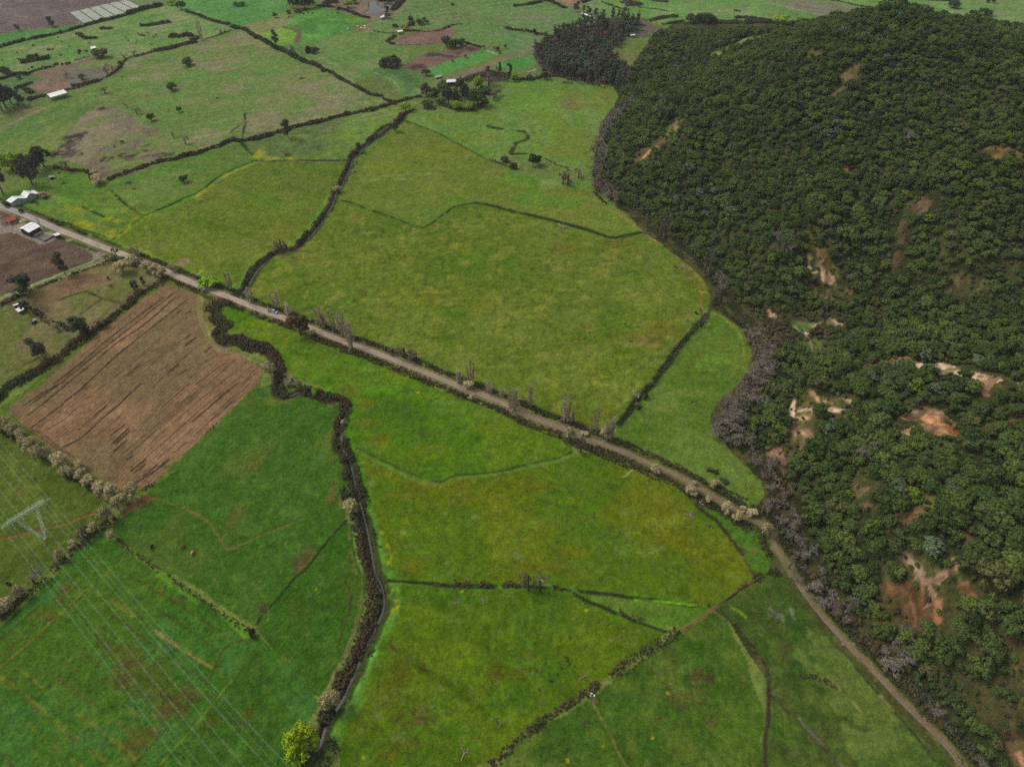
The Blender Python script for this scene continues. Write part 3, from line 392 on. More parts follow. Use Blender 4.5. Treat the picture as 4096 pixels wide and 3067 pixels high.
# weeds along the stream's right bank
WB = flat('12 850,700 900,900 960,1100 980,1250 1020,1400 1070,1560 1110,1656 ; 13 1180,100 1200,200 1160,350 1080,480 1000,620 920,800 860,980 760,1160 680,1300 640,1420')
stroke(WB, 6.5, '3f8a30', brk=.25); stroke(WB, 4.5, '56a040', brk=.5, off=7, mix=.7); stroke(WB, 3.5, '3a4a24', brk=.52, off=5, mix=.8)
for sx in ('12 1140,1400 1130,1530','13 1200,130 1210,230','13 1160,350 1230,260','13 1120,400 1190,290','13 930,830 870,1000 800,1020','13 700,1320 730,1290','13 920,830 905,860','12 1090,1285 1095,1290','12 1160,1470 1150,1540'): stroke(flat(sx), 1.6, '8f9c18', brk=.48, off=4)
stroke(flat('12 600,60 700,100 770,140 820,200 800,300 790,420 830,520 880,720 950,900 980,1100'), 2.6, '357f14', brk=.2)
# lower right meadow
Fd('23 1450,500 1740,320 1850,380 1900,500 1980,650 2050,800 2100,1000 2170,1200 2160,1400 2130,1656 2130,1800 -100,1800 ; 13 1950,1700 2100,1656 ; 23 0,1490 250,1300 500,1190 600,1110 750,1000 900,880 1100,760 1300,600', '35601c', '4f6c28', '3f6a1c', lab=PA)
B('23', [(1600,480,160,90),(1900,700,110,130),(1500,1500,260,90),(1050,1500,60,140),(1000,950,120,60),(1350,900,110,60)], '5c7228', .6); B('23', [(1000,1100,200,90),(1200,1500,160,90),(1300,1000,120,60),(1500,650,160,60),(700,1500,120,110),(1350,1150,120,60),(1480,900,60,50),(1220,620,140,40)], '23601c', .6)
B('23', [(1720,905,60,55),(1600,860,110,60)], '4c3a22', .85, .6); B('23', [(1500,1050,160,90),(1450,1130,60,30),(1380,720,60,20),(1180,780,60,20),(1750,1250,120,60),(1250,1250,60,60),(1350,640,70,14)], '5c4c2c', .6, .9); B('23', [(470,1520,28,40),(360,1560,40,24),(1000,1560,20,20)], '123f18', .8, .4)
B('23', [(790,940,34,20),(700,1090,50,24)], '7c6440', .85); B('23', [(2080,1050,60,60),(2000,900,40,60)], '62622e', .6)
stroke(flat('23 700,1110 760,1220 830,1340 900,1480 960,1600 990,1656'), .8, '6e7034', brk=.25)
Fd('23 1740,300 2100,60 ; 33 -50,0 240,30 300,160 450,350 560,480 680,620 850,790 1000,950 1130,1090 1300,1250 1450,1400 1550,1500 1650,1656 1650,1800 -150,1800 ; 23 2190,1400 2200,1200 2200,800 2100,620 1950,450', '32551e', '4a5f28', '3b6420', lab=PA)
Fd('33 330,480 520,560 700,760 900,950 1100,1180 1300,1400 1480,1600 1500,1800 900,1800 700,1500 560,1150 400,900 200,700', '4d7030', '5c7638', mix=.75, warp=4)
B('33', [(900,1150,250,200),(600,800,120,90),(1200,1450,160,90),(120,1200,50,160),(60,640,90,90)], '536e2a', .55); B('33', [(280,550,70,130),(250,420,60,90),(170,270,60,90),(90,120,60,110),(380,720,40,30),(240,770,40,30),(250,980,60,30),(480,1010,60,40),(370,1250,40,30),(600,1520,70,40),(800,1320,60,30),(1150,1320,60,40),(420,1000,60,80),(700,1250,60,50)], '1a5218', .75, .7)
B('33', [(60,330,50,40),(130,380,16,60),(130,230,30,24),(210,330,20,40)], '7f8478', .75, .9); B('33', [(60,420,80,120),(150,620,60,60)], '48452a', .6); B('23', [(2100,330,80,80)], '43382a', .6); B('33', [(400,1400,160,110),(250,1550,200,80),(80,1500,60,90)], '3f4c28', .6)
B('33', [(500,1430,20,30),(680,620,200,20),(1300,1350,60,60),(1400,1480,60,50),(1180,1200,60,40)], '5a4a2c', .6, .8)
stroke(flat('33 0,970 60,1030 130,1110 230,1200 330,1320 430,1420 500,1500 580,1590 640,1656'), 1.0, '9a9488', brk=.42); stroke(flat('33 30,1000 140,1130 300,1290 430,1430 580,1590'), 1.8, '45422c', brk=.25, mix=.8)
stroke(flat('33 560,580 720,740 870,930 1000,1080 1200,1300 1350,1480 1440,1600'), .9, '33402a', brk=.2); stroke(flat('33 960,1040 1030,1110 1080,1170'), .8, '8a7a50', brk=.3); stroke(flat('33 540,900 590,940 630,1000'), .7, '7c6a48'); stroke(flat('33 720,1085 800,1170'), .6, '8a8250', brk=.4)
Fd('23 320,110 550,140 750,180 950,200 1250,240 1500,265 1700,280 1680,310 1450,460 1330,450 1200,420 1000,350 800,270 620,190', '3c6a1e', '4a6a26', '57622a', mix=.9)
# ditches, banks, lanes (soil and sedge colours)
def ditch(s, w=2.2, c='2e3320', g='3b7424', gw=5, brk=.3, gb=.3): stroke(flat(s), gw, g, brk=gb, mix=.75, off=3); stroke(flat(s), w, c, brk=brk)
ditch('11 740,78 800,90 900,125 1020,165 1130,205 1280,260 1400,305 1470,300 1560,240 1660,165 1740,120 1900,98', 1.7, '303820', '3f7722', 4.5, .35, .2)
ditch('11 1900,98 2050,125 2140,150 2211,165 ; 21 0,172 100,190 300,235 500,285 700,345 850,395 960,382 1120,350', 2.4, '252c1c', '356a22', 4.5, .2, .2)
ditch('10 1300,1045 1400,1085 1580,1155 1700,1220 1850,1300 2000,1380 2150,1430 2211,1460', 1.3, '3a4a24', '3f7722', 3, .3)
ditch('12 870,555 1000,620 1150,690 1300,765 1400,800 1500,830 1590,845 1720,795 1850,785 2000,770 2211,735 ; 22 0,725 200,680 400,640 520,590', 1.0, '3c4420', '357014', 4.0, .3, .15)
ditch('13 1110,45 1300,55 1500,75 1700,90 1950,95 2211,95 ; 23 300,110 600,145 800,160 1000,190 1300,230 1600,265 1720,270', 1.4, '2c2c1e', '3b7a1c', 3.0, .25)
ditch('23 530,155 650,225 780,270 900,330 1050,390 1200,440 1330,490', 1.3, '30301e', '3b7a1c', 2.6, .3)
ditch('23 1740,290 1850,360 1940,460 2050,600 2130,700 2200,780 ; 33 0,850 10,1000 0,1200 ; 23 2190,1400 2190,1600 2190,1700', 1.1, '40332a', '3a5c22', 2.5, .2)
ditch('23 1440,490 1600,390 1740,290 1850,210 2000,100 2090,50', 1.0, '6b5138', '4a6a24', 2.2, .15)
stroke(flat('23 1060,215 1250,225 1450,245 1680,270'), .8, '4f9418', brk=.35); stroke(flat('23 1900,280 1960,310 2010,360'), 1.3, '6a9420', brk=.3)
ditch('01 540,255 700,320 850,370 970,412', 1.6, '26301a', '3a7a20', 4); ditch('01 710,130 850,195 1000,255 1115,300', 1.6, '26301a', '3a7a20', 3); ditch('01 960,-10 1050,80 1160,160 1240,215', 1.6, '26301a', '3a7a20', 3)
ditch('01 970,415 1050,350 1120,300 1240,215 1330,170 1460,120 1580,60 1700,10 ; 00 1750,1640 1870,1540 2000,1470 2150,1410 2211,1380', 2.0, '2c2f1c', '3f8024', 7, .2)
ditch('10 0,1390 150,1390 300,1385 500,1388 790,1385', 2.6, '3a2f26', '3f8024', 5, .2); ditch('00 2090,1240 2150,1310 2211,1350', 2.2, '2c2f1c'); ditch('00 2110,990 2120,1050 2100,1150 2090,1210', 1.6, '33301f', '5f7a3c', 2)
for sx in ('00 2211,1010 2130,1045','10 60,990 0,1010'): stroke(flat(sx), 3, '8a7150')
stroke(flat('00 2120,1060 2030,1110 1995,1160 2040,1210'), 1.6, '4c4630', brk=.3); B('00', [(2120,990,20,18)], '3f3026', .8)
# yellow mustard
for sx, wd in (('00 1780,1630 1900,1540 2050,1470 2211,1390', 4),('10 0,1340 60,1370 200,1372 340,1368 500,1362 560,1360', 6),('10 0,1310 20,1350', 8),('10 700,1235 780,1225 860,1240', 3),('01 700,285 800,310 900,345 1000,385', 7),('01 850,215 1000,250 1080,270 1120,285', 4),('01 1100,150 1180,190 1240,200 1330,180', 5),('01 1180,240 1080,330 1000,385', 5),('01 1620,70 1760,5', 4),('01 1200,515 1300,550 1360,575', 5),('01 1580,660 1720,690', 4),('01 960,60 1000,50',3),('10 1090,1075 1125,1070',3),('10 1220,900 1400,900',4),('01 560,140 800,150',4)):
    stroke(flat(sx), wd*1.1, 'a39c20', brk=.57, mix=.7, off=int(wd*3)); stroke(flat(sx), wd*1.4, '728226', brk=.52, mix=.4, off=9)
B('12', [(1398,75,12,5)], 'c0b418', 1, .5); B('23', [(965,480,16,16),(853,440,10,12),(640,305,12,5),(1345,1015,14,8),(1215,1405,10,8),(480,1605,8,6),(1370,935,8,4),(790,1475,12,6)], 'b5ad14', .8, .9); B('13', [(925,1580,6,8),(1780,140,26,20),(1830,255,16,12),(1180,130,12,16),(520,120,8,8),(2178,270,8,6),(105,382,12,8)], 'a8a818', .8, .8)
# small wet spots and worn spots
B('11', [(1090,742,18,9),(1455,265,20,7),(2,815,14,7)], '4a4034', .9, .5); B('22', [(770,695,45,12),(955,820,12,14),(630,905,10,8),(300,485,10,5)], '58503e', .9, .5); stroke(flat('22 1055,730 1020,760 980,795 955,810'), .8, '8a9458')
B('01', [(1600,600,50,34),(1560,620,70,40)], '8a7358', .9, .5); B('01', [(1270,442,32,8)], '6a5a44', .8, .6); B('21', [(1160,1,1,1),(1370,1290,45,24),(1555,795,18,10),(1575,1005,12,14),(1480,655,20,10),(1300,535,26,10)], '23701c', .8, .6); B('21', [(1800,1420,14,20)], '4a4034', .8)
stroke(flat('20 2211,1600 ; 21 700,80 780,130 900,180 1020,260 1110,330 1200,400 1300,450 1400,530 1500,620 1600,690'), 1.2, '8a7a40', brk=.3); stroke(flat('21 1130,345 1250,430 1350,490 1480,600'), 1.0, '968450', brk=.3)
stroke(flat('21 1590,1110 1480,1240 1400,1360 1250,1540'), .9, '8a7434', brk=.2); stroke(flat('21 1750,1050 1850,1110 1950,1200 2000,1330 2000,1450'), 1.1, '7a8238', brk=.25); stroke(flat('21 1620,860 1690,875'), .7, 'a08c58', sub=1); stroke(flat('21 1640,880 1630,1000'), 1.6, '80702c', mix=.7)
ditch('22 920,350 1000,260 1070,160 1150,60 1220,0 ; 21 1240,1620 1330,1500 1440,1340 1560,1200 1620,1130', 3.4, '23261b', '3a6a22', 6, .12)
# verges of the road, banks of the stream
def along(pl, w, c, off, **k):
    o = []
    for q in range(len(pl)-1):
        (x1, y1), (x2, y2) = pl[q], pl[q+1]; L = math.hypot(x2-x1, y2-y1)+1e-6; o.append((x1-(y2-y1)/L*off, y1+(x2-x1)/L*off))
    stroke(o, w, c, sub=1, **k)
for sg in (-1, 1):
    far_ = [q for q in ROAD if q[1] > 215]; along(far_, 3.4, '35381f', sg*5.2, brk=.42); along(far_, 2.0, '4c5a2a', sg*3.8, brk=.35); along(ROAD, 1.2, '76644c', sg*2.5, brk=.35); along([q for q in ROAD if q[1] < 220], 2.2, '4a4c2a', sg*2.9, brk=.35)
along(CREEK, 4.0, '2e261d', 0, brk=.12); along(CREEK, 3.2, '3d3226', -2.0, brk=.36); along(CREEK, 2.6, '35401f', 1.8, brk=.4)
# lanes of trodden earth
for sx, wd, cc in (('10 1330,0 1260,60 1195,125 1190,150 1100,180 1010,200 985,240 960,270', 3.2, '8a6f54'),('10 1560,715 1800,650 1990,570 2211,495', 6, '7d6a4e'),('20 0,495 100,480 170,450 210,405','7','6f6648'),('20 460,70 540,80 620,130 720,175 590,225 525,250 520,290',4,'7d6d52'),('20 470,75 600,45 700,15 760,-10',4,'77716a'),
                   ('00 -60,1160 0,1115 200,1020 330,950 375,940 300,935 130,985 0,1000', 3.0, '8a7258'),('10 245,235 300,250 370,275 380,300 350,340 350,365', 5, '6a5340'),('10 960,225 1000,200', 4, '8a6a50')):
    stroke(flat(sx), float(wd), cc)
stroke(flat('30 -60,0 0,15 250,85 560,150'), 2.0, '7f8478', sub=1)
for sx, c_, w_ in (('10 1990,440 2030,452 2085,470','9aa49c',1.5),('20 140,620 210,598','b0ac94',1.2),('10 740,850 800,885 900,910 1000,912','6a7048',2.4),('20 0,1330 120,1330','2f3320',3)): stroke(flat(sx), w_, c_)
COL *= TONE[:, None]  # per-field vignette darkening goes into the albedo here
tf = ((LABEL == GR) | (LABEL == PA)).astype(float); t1 = sm(.56, .72, fbm(X, Y, 2.1, 811, 3))*tf; t2 = sm(.60, .74, fbm(X, Y, 3.4, 823, 3))*tf
COL *= (1-.16*t1)[:, None]; COL = COL*(1-.12*t2[:, None])+np.array(hx('6f8446'))*.12*t2[:, None]      # tussocks and paler tufts
gm = (COL[:, 1] > COL[:, 0])[:, None]; dG = np.maximum(COL[:, 1]-COL[:, 0], 0)
COL[:, 0] += .20*dG; COL[:, 1] -= .06*dG; COL[:, 2] *= np.where(gm[:, 0], .80, .95)
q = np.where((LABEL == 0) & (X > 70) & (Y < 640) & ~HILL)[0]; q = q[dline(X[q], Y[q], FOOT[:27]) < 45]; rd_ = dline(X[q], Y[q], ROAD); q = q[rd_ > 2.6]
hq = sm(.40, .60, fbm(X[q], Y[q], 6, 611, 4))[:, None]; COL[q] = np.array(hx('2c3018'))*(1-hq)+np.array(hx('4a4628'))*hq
fa = (sm(360, 540, Y)*(~HILL))[:, None]; COL *= (1-fa)+fa*np.array([.84, .90, 1.14])  # distant ground tinted cooler: aerial haze put into its colour
# woodland floor, clearings and bare soil on the hill
HI = HILL.copy(); hm = sm(.42, .62, fbm(X, Y, 16, 61, 4))[:, None]
c = np.array(hx('2f331b'))*(1-hm)+np.array(hx('434224'))*hm; COL[HI] = c[HI]; LABEL[HI] = 5
CLEAR = []      # (polygon on the hill, share of trees kept out)
def Hc(s, *a, out=.94, **k):
    p = hilly(s); CLEAR.append((p, out)); k.setdefault('warp', 5.0); j = hsel(p, 8); old = COL[j].copy(); fill(p, *a, **k)
    # ragged: weeds and rills break the bare ground
    g1 = sm(.42, .56, fbm(X[j], Y[j], 5.5, 733, 5))[:, None]; g2 = .72+.56*fbm(X[j]*1.0, Y[j]*.35, 1.6, 741, 3)[:, None]; COL[j] = old+(COL[j]*g2-old)*(.25+.75*g1)
OL1, OL2, SA1, SA2, OR1, OR2, RB = '5c5430', '4a4a26', 'a5886c', 'bca48a', '7c5e4a', '92705a', '544032'
Hc('20 980,1470 1000,1380 1180,1230 1300,1130 1420,1010 1600,920 1800,810 1830,820 1700,900 1560,970 1480,1060 1450,1130 1300,1280 1150,1400', OL1, OL2, '6b4f34', warp=5, out=.75)
Hc('20 980,1450 1070,1420 1150,1330 1200,1280 1280,1220 1320,1190 1335,1215 1290,1260 1220,1300 1150,1370 1080,1430 1000,1465', OR1, OR2, 'b8875c', out=1)
Hc('20 1395,1045 1440,1075 1450,1120 1430,1125 1405,1090', OR2, OR1, out=1)
Hc('20 860,450 1020,430 1200,500 1150,560 1050,600 1110,660 1050,690 980,560 880,540', '5f6a34', '6a5c3c', warp=4, out=.8)
Hc('20 1330,1400 1400,1350 1550,1390 1500,1480 1330,1480', OL1, '6b5534', out=.7); Hc('20 1930,730 2020,700 2010,760 1940,770', OL1, OR1, out=.8)
Hc('20 1700,510 1730,460 1900,390 2050,320 2211,295 ; 30 60,300 90,310 0,330 ; 20 2150,350 1900,430 1760,500', '66742f', '6f7c3c', warp=3, out=1)
Hc('30 590,670 740,570 800,520 795,560 750,680 690,760 600,800 560,880 540,870 580,760 680,720', OL1, '6b4a30', OR1, out=.9); Hc('30 880,740 1000,690 1060,580 1085,600 1010,700 900,765', OL1, '665a34', out=.85)
Hc('30 330,450 450,445 440,485 340,515', '66602f', '5a5228', out=.9); Hc('30 2060,740 2211,755 2190,885 2100,855', OL1, '66502f', out=.8); Hc('30 1860,920 2000,960 1950,1010 1870,970', OL2, '5a4a36', out=.8)
Hc('30 1850,1290 2000,1250 2090,1280 2211,1305 2211,1385 2050,1365 1960,1400 1870,1445 1900,1380', '66602f', '75563a', warp=4, out=.85); Hc('30 640,1455 720,1450 725,1505 640,1505', OL1, '7a5236', out=.9); Hc('30 960,1485 1015,1520 975,1565', OL1, out=.9)
Hc('30 1560,560 1660,540 1720,640 1700,740 1640,660', OL1, OL2, out=.6); Hc('30 1130,1010 1300,1060 1200,1080', OL2, out=.8)
Hc('31 310,340 360,330 400,480 560,500 520,560 650,730 720,860 700,960 600,1000 500,900 420,900 360,760 420,640 340,560', OL2, '5c5a2c', '66502f', warp=4, out=.85)
for q in ('31 410,590 490,555 480,650 470,780 440,740 430,640','31 350,510 385,560 355,590 372,660 350,660 340,580','31 480,640 500,720 590,740 560,800 480,785 460,700','31 350,680 430,670 400,700 350,710','31 530,700 600,760 615,780 570,760'): Hc(q, SA1, OR2, SA2, out=1)
Hc('31 310,380 330,440 315,445', OR1, out=.9); Hc('31 390,850 410,860 400,890', OR1, out=1); Hc('31 495,840 530,850 510,915 490,910', OR1, RB, out=1); Hc('31 655,815 710,880 700,900', '7a5648', OR1, out=1)
Hc('31 1205,150 1360,40 1425,80 1380,150 1290,225 1230,185', '6a5044', OR1, '5c4a30', out=1); Hc('31 1120,260 1175,260 1165,460 1140,640 1100,705 1078,690 1100,500 1085,400', RB, OR1, OL2, out=.95)
Hc('31 1515,750 1640,695 1900,760 1945,800 1850,905 1700,925 1540,905 1500,860', OL1, OL2, '66502f', warp=4, out=.85); Hc('31 1530,860 1600,820 1720,880 1700,915 1540,905', RB, OR1, out=1); Hc('31 700,20 760,10 780,160 730,180 660,190', OL2, RB, out=.7)
Hc('31 130,1050 650,1050 700,1100 500,1250 480,1380 300,1400 150,1350 0,1200 ; 21 2211,1150 2100,1000 ; 31 0,960', '3a3326', '4a4a2a', warp=4, out=.1)
Hc('31 230,1110 400,1130 460,1100 420,1150 330,1235 240,1210 205,1160', '5c6a34', '4f5f2c', out=1); Hc('31 280,1250 500,1290 480,1380 300,1410 220,1300', '4c5a2c', '55502c', out=.95)
for q in ('31 480,1110 570,1090 600,1130 655,1160 560,1165 480,1150','31 0,1010 80,1080 60,1112 20,1085 ; 21 2190,1000','31 200,1160 290,1215 330,1225 400,1145 410,1155 340,1240 290,1235 210,1180'): Hc(q, SA1, OR2, SA2, out=1)
stroke(hilly('31 330,1240 375,1320 370,1380 330,1415'), .7, '8a7050')
Hc('31 820,1510 1100,1440 1150,1470 1000,1500 870,1530', '63502f', OL1, out=.95)
Hc('31 1120,1440 1200,1430 1320,1480 1520,1480 1650,1520 1900,1570 2010,1620 1960,1656 1780,1650 1640,1590 1500,1580 1420,1555 1330,1530 1230,1500 1130,1470', 'b39473', 'c9ad8c', '8a6c4c', out=1, streak=(hilly('31 1130,1460')[0], hilly('31 1990,1630')[0]))
Hc('32 110,260 200,200 240,100 380,40 450,110 600,110 740,165 730,240 640,245 520,260 400,400 300,400 480,540 250,540 180,430', '5f5a30', '6b5c3a', '5a6430', warp=4, out=.8)
Hc('32 320,50 380,35 450,110 440,160 400,110 370,90', OR2, 'b8875c', out=1)
stroke(hilly('32 270,70 240,130 205,210 215,290'), 1.6, SA2, soft=.3); stroke(hilly('32 110,270 200,295 340,300'), 1.8, SA1); stroke(hilly('32 450,190 540,220 650,245'), 2.2, SA2)
Hc('32 215,260 280,215 400,195 500,200 600,235 660,245 520,250 400,225 300,240 220,275', SA2, SA1, 'a5815c', out=1); Hc('32 200,290 225,300 250,370 330,400 420,480 400,480 300,420 250,395 240,430 195,410 200,370 225,360', SA1, OR2, SA2, out=1)
Hc('32 0,560 135,535 130,560 60,640 50,680 20,640', OR2, OR1, 'b8774c', out=1); Hc('32 60,640 190,560 270,500 370,490 480,530 350,520 250,560 190,660 140,720 90,700', OR1, RB, '8a4f30', out=1); stroke(hilly('32 0,600 50,690 120,740 180,830 250,880'), 1.6, '7a5640'); stroke(hilly('32 330,400 420,480 500,550'), 2, OR1)
for q in ('32 600,100 690,140 745,165 700,165 640,130','32 490,140 570,150 550,180 500,175'): Hc(q, SA1, OR2, out=1)
Hc('32 1090,290 1260,240 1320,195 1520,230 1560,310 1640,330 1600,390 1700,430 1620,450 1330,450 1090,440 1300,360 1220,310', '7a6344', '66582f', '8a6c4c', warp=3, out=.9)
Hc('32 1320,200 1400,215 1420,240 1520,260 1530,300 1400,280 1300,280 1230,270 1260,240', 'a07e62', SA1, '8a6a50', out=1); Hc('32 1100,290 1250,290 1400,310 1530,360 1600,390 1500,370 1350,330 1200,310 1090,315', OR2, SA1, 'b8805a', out=1); Hc('32 1300,350 1400,340 1520,380 1460,410 1400,440 1250,440 1120,420 1330,400', SA1, OR2, OR1, out=1)
Hc('32 1530,350 1600,390 1700,412 1800,400 1920,345 2080,340 2211,285 2211,305 2080,360 1900,385 1740,450 1640,440 1540,390', OR1, OR2, '8a4f30', out=1)
Hc('32 1830,-40 1980,-40 1960,20 1900,125 1840,115', '8a6c50', '63482f', out=1); Hc('32 2165,-20 2240,-20 2240,55 2170,40', SA1, out=1)
Hc('32 750,820 775,910 865,905 850,945 790,978 758,935', OR1, '8a4f30', OR2, out=1); Hc('32 778,1035 862,1040 830,1070 800,1105', OR2, OR1, out=1)
Hc('32 1060,1120 1200,1090 1330,1000 1400,920 1440,940 1420,1060 1430,1110 1300,1170 1200,1220 1060,1290 1000,1240', OL1, '5a5c2c', '66502f', warp=3, out=.88); stroke(hilly('32 1032,1275 1030,1200 1070,1140 1150,1125 1400,1108'), 1.1, '7d5a40')
Hc('32 1290,1350 1440,1310 1500,1400 1620,1500 1640,1600 1600,1656 1400,1656 1200,1500 1150,1450 1300,1450', '5c5230', '6b5236', OL2, warp=3, out=.85); stroke(hilly('32 1150,1460 1220,1530 1300,1600 1340,1656'), 1.6, SA1); Hc('32 1290,1620 1400,1640 1380,1670 1300,1670', SA1, out=1)
stroke(hilly('32 1480,1656 1570,1610 1620,1570 1605,1520'), 1.6, OR2); stroke(hilly('32 1690,1290 1780,1390 1900,1460 1980,1530'), 1.4, '6b4f38')
Hc('32 1830,1040 1950,1030 2050,1130 2211,1130 2211,1290 2060,1240 1960,1130 1830,1100', '5c5a30', '63502f', warp=3, out=.85); Hc('32 1755,700 1825,600 1845,640 1780,725', RB, OL2, out=.9); Hc('32 800,350 920,350 850,480 800,460', '5c4630', OL2, out=.8); Hc('32 1880,470 2000,450 1990,530 1880,520', OL1, '66502f', out=.8)
Hc('33 850,80 1200,40 1320,60 1420,200 1500,300 1500,400 1300,450 1180,580 1100,500 900,380 950,200', '5a5230', '4c4a28', '63482f', warp=3, out=.82)
Hc('32 1250,1656 1560,1656 ; 33 1560,0 1500,80 1490,240 1400,230 1425,130 1410,60 1310,40', SA1, SA2, OR2, out=1); Hc('33 1570,90 1650,45 1790,110 1790,190 1700,185 1620,130', OR2, SA1, '8a5230', out=1); Hc('33 1218,230 1285,270 1270,340 1292,400 1230,450 1218,390 1255,330', SA1, OR2, OR1, out=1); stroke(hilly('33 1470,230 1465,340 1475,400'), 1.4, '9a6c4a')
Hc('33 1750,20 2000,200 1900,300','4a4426', out=.2); Hc('33 1940,620 2211,450 2211,800 2100,850 1900,870 1920,750', '5a4c2c', '55522c', RB, warp=3, out=.85)
Hc('33 1720,960 1850,930 1870,1060 1800,1090 1900,1190 2050,1320 2211,1380 2211,1450 2000,1400 1900,1300 1780,1130', '4a382a', '544a2c', out=.95); Hc('33 2130,1040 2150,1060 2040,1270 1990,1250', '3c2c24', out=.9); Hc('33 2000,1450 2211,1400 2211,1700 2080,1700', '54432c', OL1, out=.8); stroke(hilly('33 2160,1540 2211,1640'), 1, 'a5765a')
Hc('33 1070,440 1200,450 1180,600 1120,560', '54402c', out=.9)
# strip between the lane and the wood
TRKE = flat('32 230,1656 ; 33 240,30 310,150 450,330 560,460 700,610 860,770 1000,920 1140,1070 1300,1230 1450,1370 1560,1490 1650,1610 1800,1800')

# ------------------------------------------------------------------ carve the stream bed and finish the ground sheet
i = hsel(CREEK, 5); d = dline(X[i], Y[i], CREEK); Z[i] -= 1.15*(1-sm(.35, 1.5, d))
i = hsel(ROAD, 8); d = dline(X[i], Y[i], ROAD); ZR = np.zeros(N); Z[i] = Z[i]*(sm(3, 8, d))
for pd in POND:
    i = hsel(pd, 4); q = inpoly(X[i], Y[i], pd); Z[i[q]] -= .5
Z += (1-sm(.5, 1, HILL.astype(float)))*0
grain = (0.66+0.68*fbm(X, Y, 1.2, 401, 2))*(0.80+0.40*NZ1); COL *= grain[:, None]
COL = np.clip(COL, 0, 1)
idx = (np.arange(NY-1)[:, None]*NX+np.arange(NX-1)[None, :]).ravel()
QF = np.stack([idx, idx+1, idx+NX+1, idx+NX], 1)
def nodes(m): m.use_nodes = True; t = m.node_tree; return t, t.nodes['Principled BSDF']
def ground_mat():
    m = D.materials.new('soil_and_grass'); t, b = nodes(m)
    a = t.nodes.new('ShaderNodeAttribute'); a.attribute_name = 'albedo'
    tc = t.nodes.new('ShaderNodeTexCoord'); n = t.nodes.new('ShaderNodeTexNoise'); n.inputs['Scale'].default_value = 1.1; n.inputs['Detail'].default_value = 4; n.inputs['Roughness'].default_value = .7
    r = t.nodes.new('ShaderNodeMapRange'); r.inputs[1].default_value = .25; r.inputs[2].default_value = .75; r.inputs[3].default_value = .62; r.inputs[4].default_value = 1.38
    x = t.nodes.new('ShaderNodeMix'); x.data_type = 'RGBA'; x.blend_type = 'MULTIPLY'; x.inputs['Factor'].default_value = 1
    t.links.new(tc.outputs['Object'], n.inputs['Vector']); t.links.new(n.outputs['Fac'], r.inputs[0]); t.links.new(a.outputs['Color'], x.inputs[6]); t.links.new(r.outputs[0], x.inputs[7])
    t.links.new(x.outputs[2], b.inputs['Base Color']); b.inputs['Roughness'].default_value = 1; b.inputs['Specular IOR Level'].default_value = .0
    n2 = t.nodes.new('ShaderNodeTexNoise'); n2.inputs['Scale'].default_value = .55; n2.inputs['Detail'].default_value = 6; n2.inputs['Roughness'].default_value = .75
    bp = t.nodes.new('ShaderNodeBump'); bp.inputs['Strength'].default_value = .8; bp.inputs['Distance'].default_value = .5
    t.links.new(tc.outputs['Object'], n2.inputs['Vector']); t.links.new(n2.outputs['Fac'], bp.inputs['Height']); t.links.new(bp.outputs[0], b.inputs['Normal'])
    return m
GM = ground_mat()
def np_mesh(name, V, Fq, mats, matidx=None, smooth=False):
    me = D.meshes.new(name); V = np.asarray(V, np.float32); Fq = np.asarray(Fq, np.int32); k = Fq.shape[1]
    me.vertices.add(len(V)); me.vertices.foreach_set('co', V.ravel()); me.loops.add(Fq.size); me.loops.foreach_set('vertex_index', Fq.ravel())
    me.polygons.add(len(Fq)); me.polygons.foreach_set('loop_start', np.arange(0, Fq.size, k, dtype=np.int32)); me.polygons.foreach_set('loop_total', np.full(len(Fq), k, np.int32))
    for m in (mats if isinstance(mats, (list, tuple)) else [mats]): me.materials.append(m)
    if matidx is not None: me.polygons.foreach_set('material_index', np.asarray(matidx, np.int32))
    if smooth: me.polygons.foreach_set('use_smooth', np.ones(len(Fq), bool))
    me.update(calc_edges=True); return me
def link(name, me, parent=None, **props):
    o = D.objects.new(name, me); COLL.objects.link(o)
    if parent is not None: o.parent = parent
    for a, b in props.items(): o[a] = b
    return o
FL = LABEL[QF[:, 0]]
names = {0: 'ground', GR: 'crop_field', PL: 'ploughed_field', PA: 'pasture', 4: 'woodland_floor', 5: 'hillside', 6: 'gravel_yard'}
for lab, nm in names.items():
    q = QF[FL == lab]
    if len(q) == 0: continue
    u, inv = np.unique(q, return_inverse=True)
    me = np_mesh(nm, np.stack([X[u], Y[u], Z[u]], 1), inv.reshape(-1, 4), GM, smooth=True)
    at_ = me.color_attributes.new('albedo', 'FLOAT_COLOR', 'POINT'); at_.data.foreach_set('color', np.hstack([COL[u], np.ones((len(u), 1))]).astype(np.float32).ravel())
    link(nm, me, kind='structure')
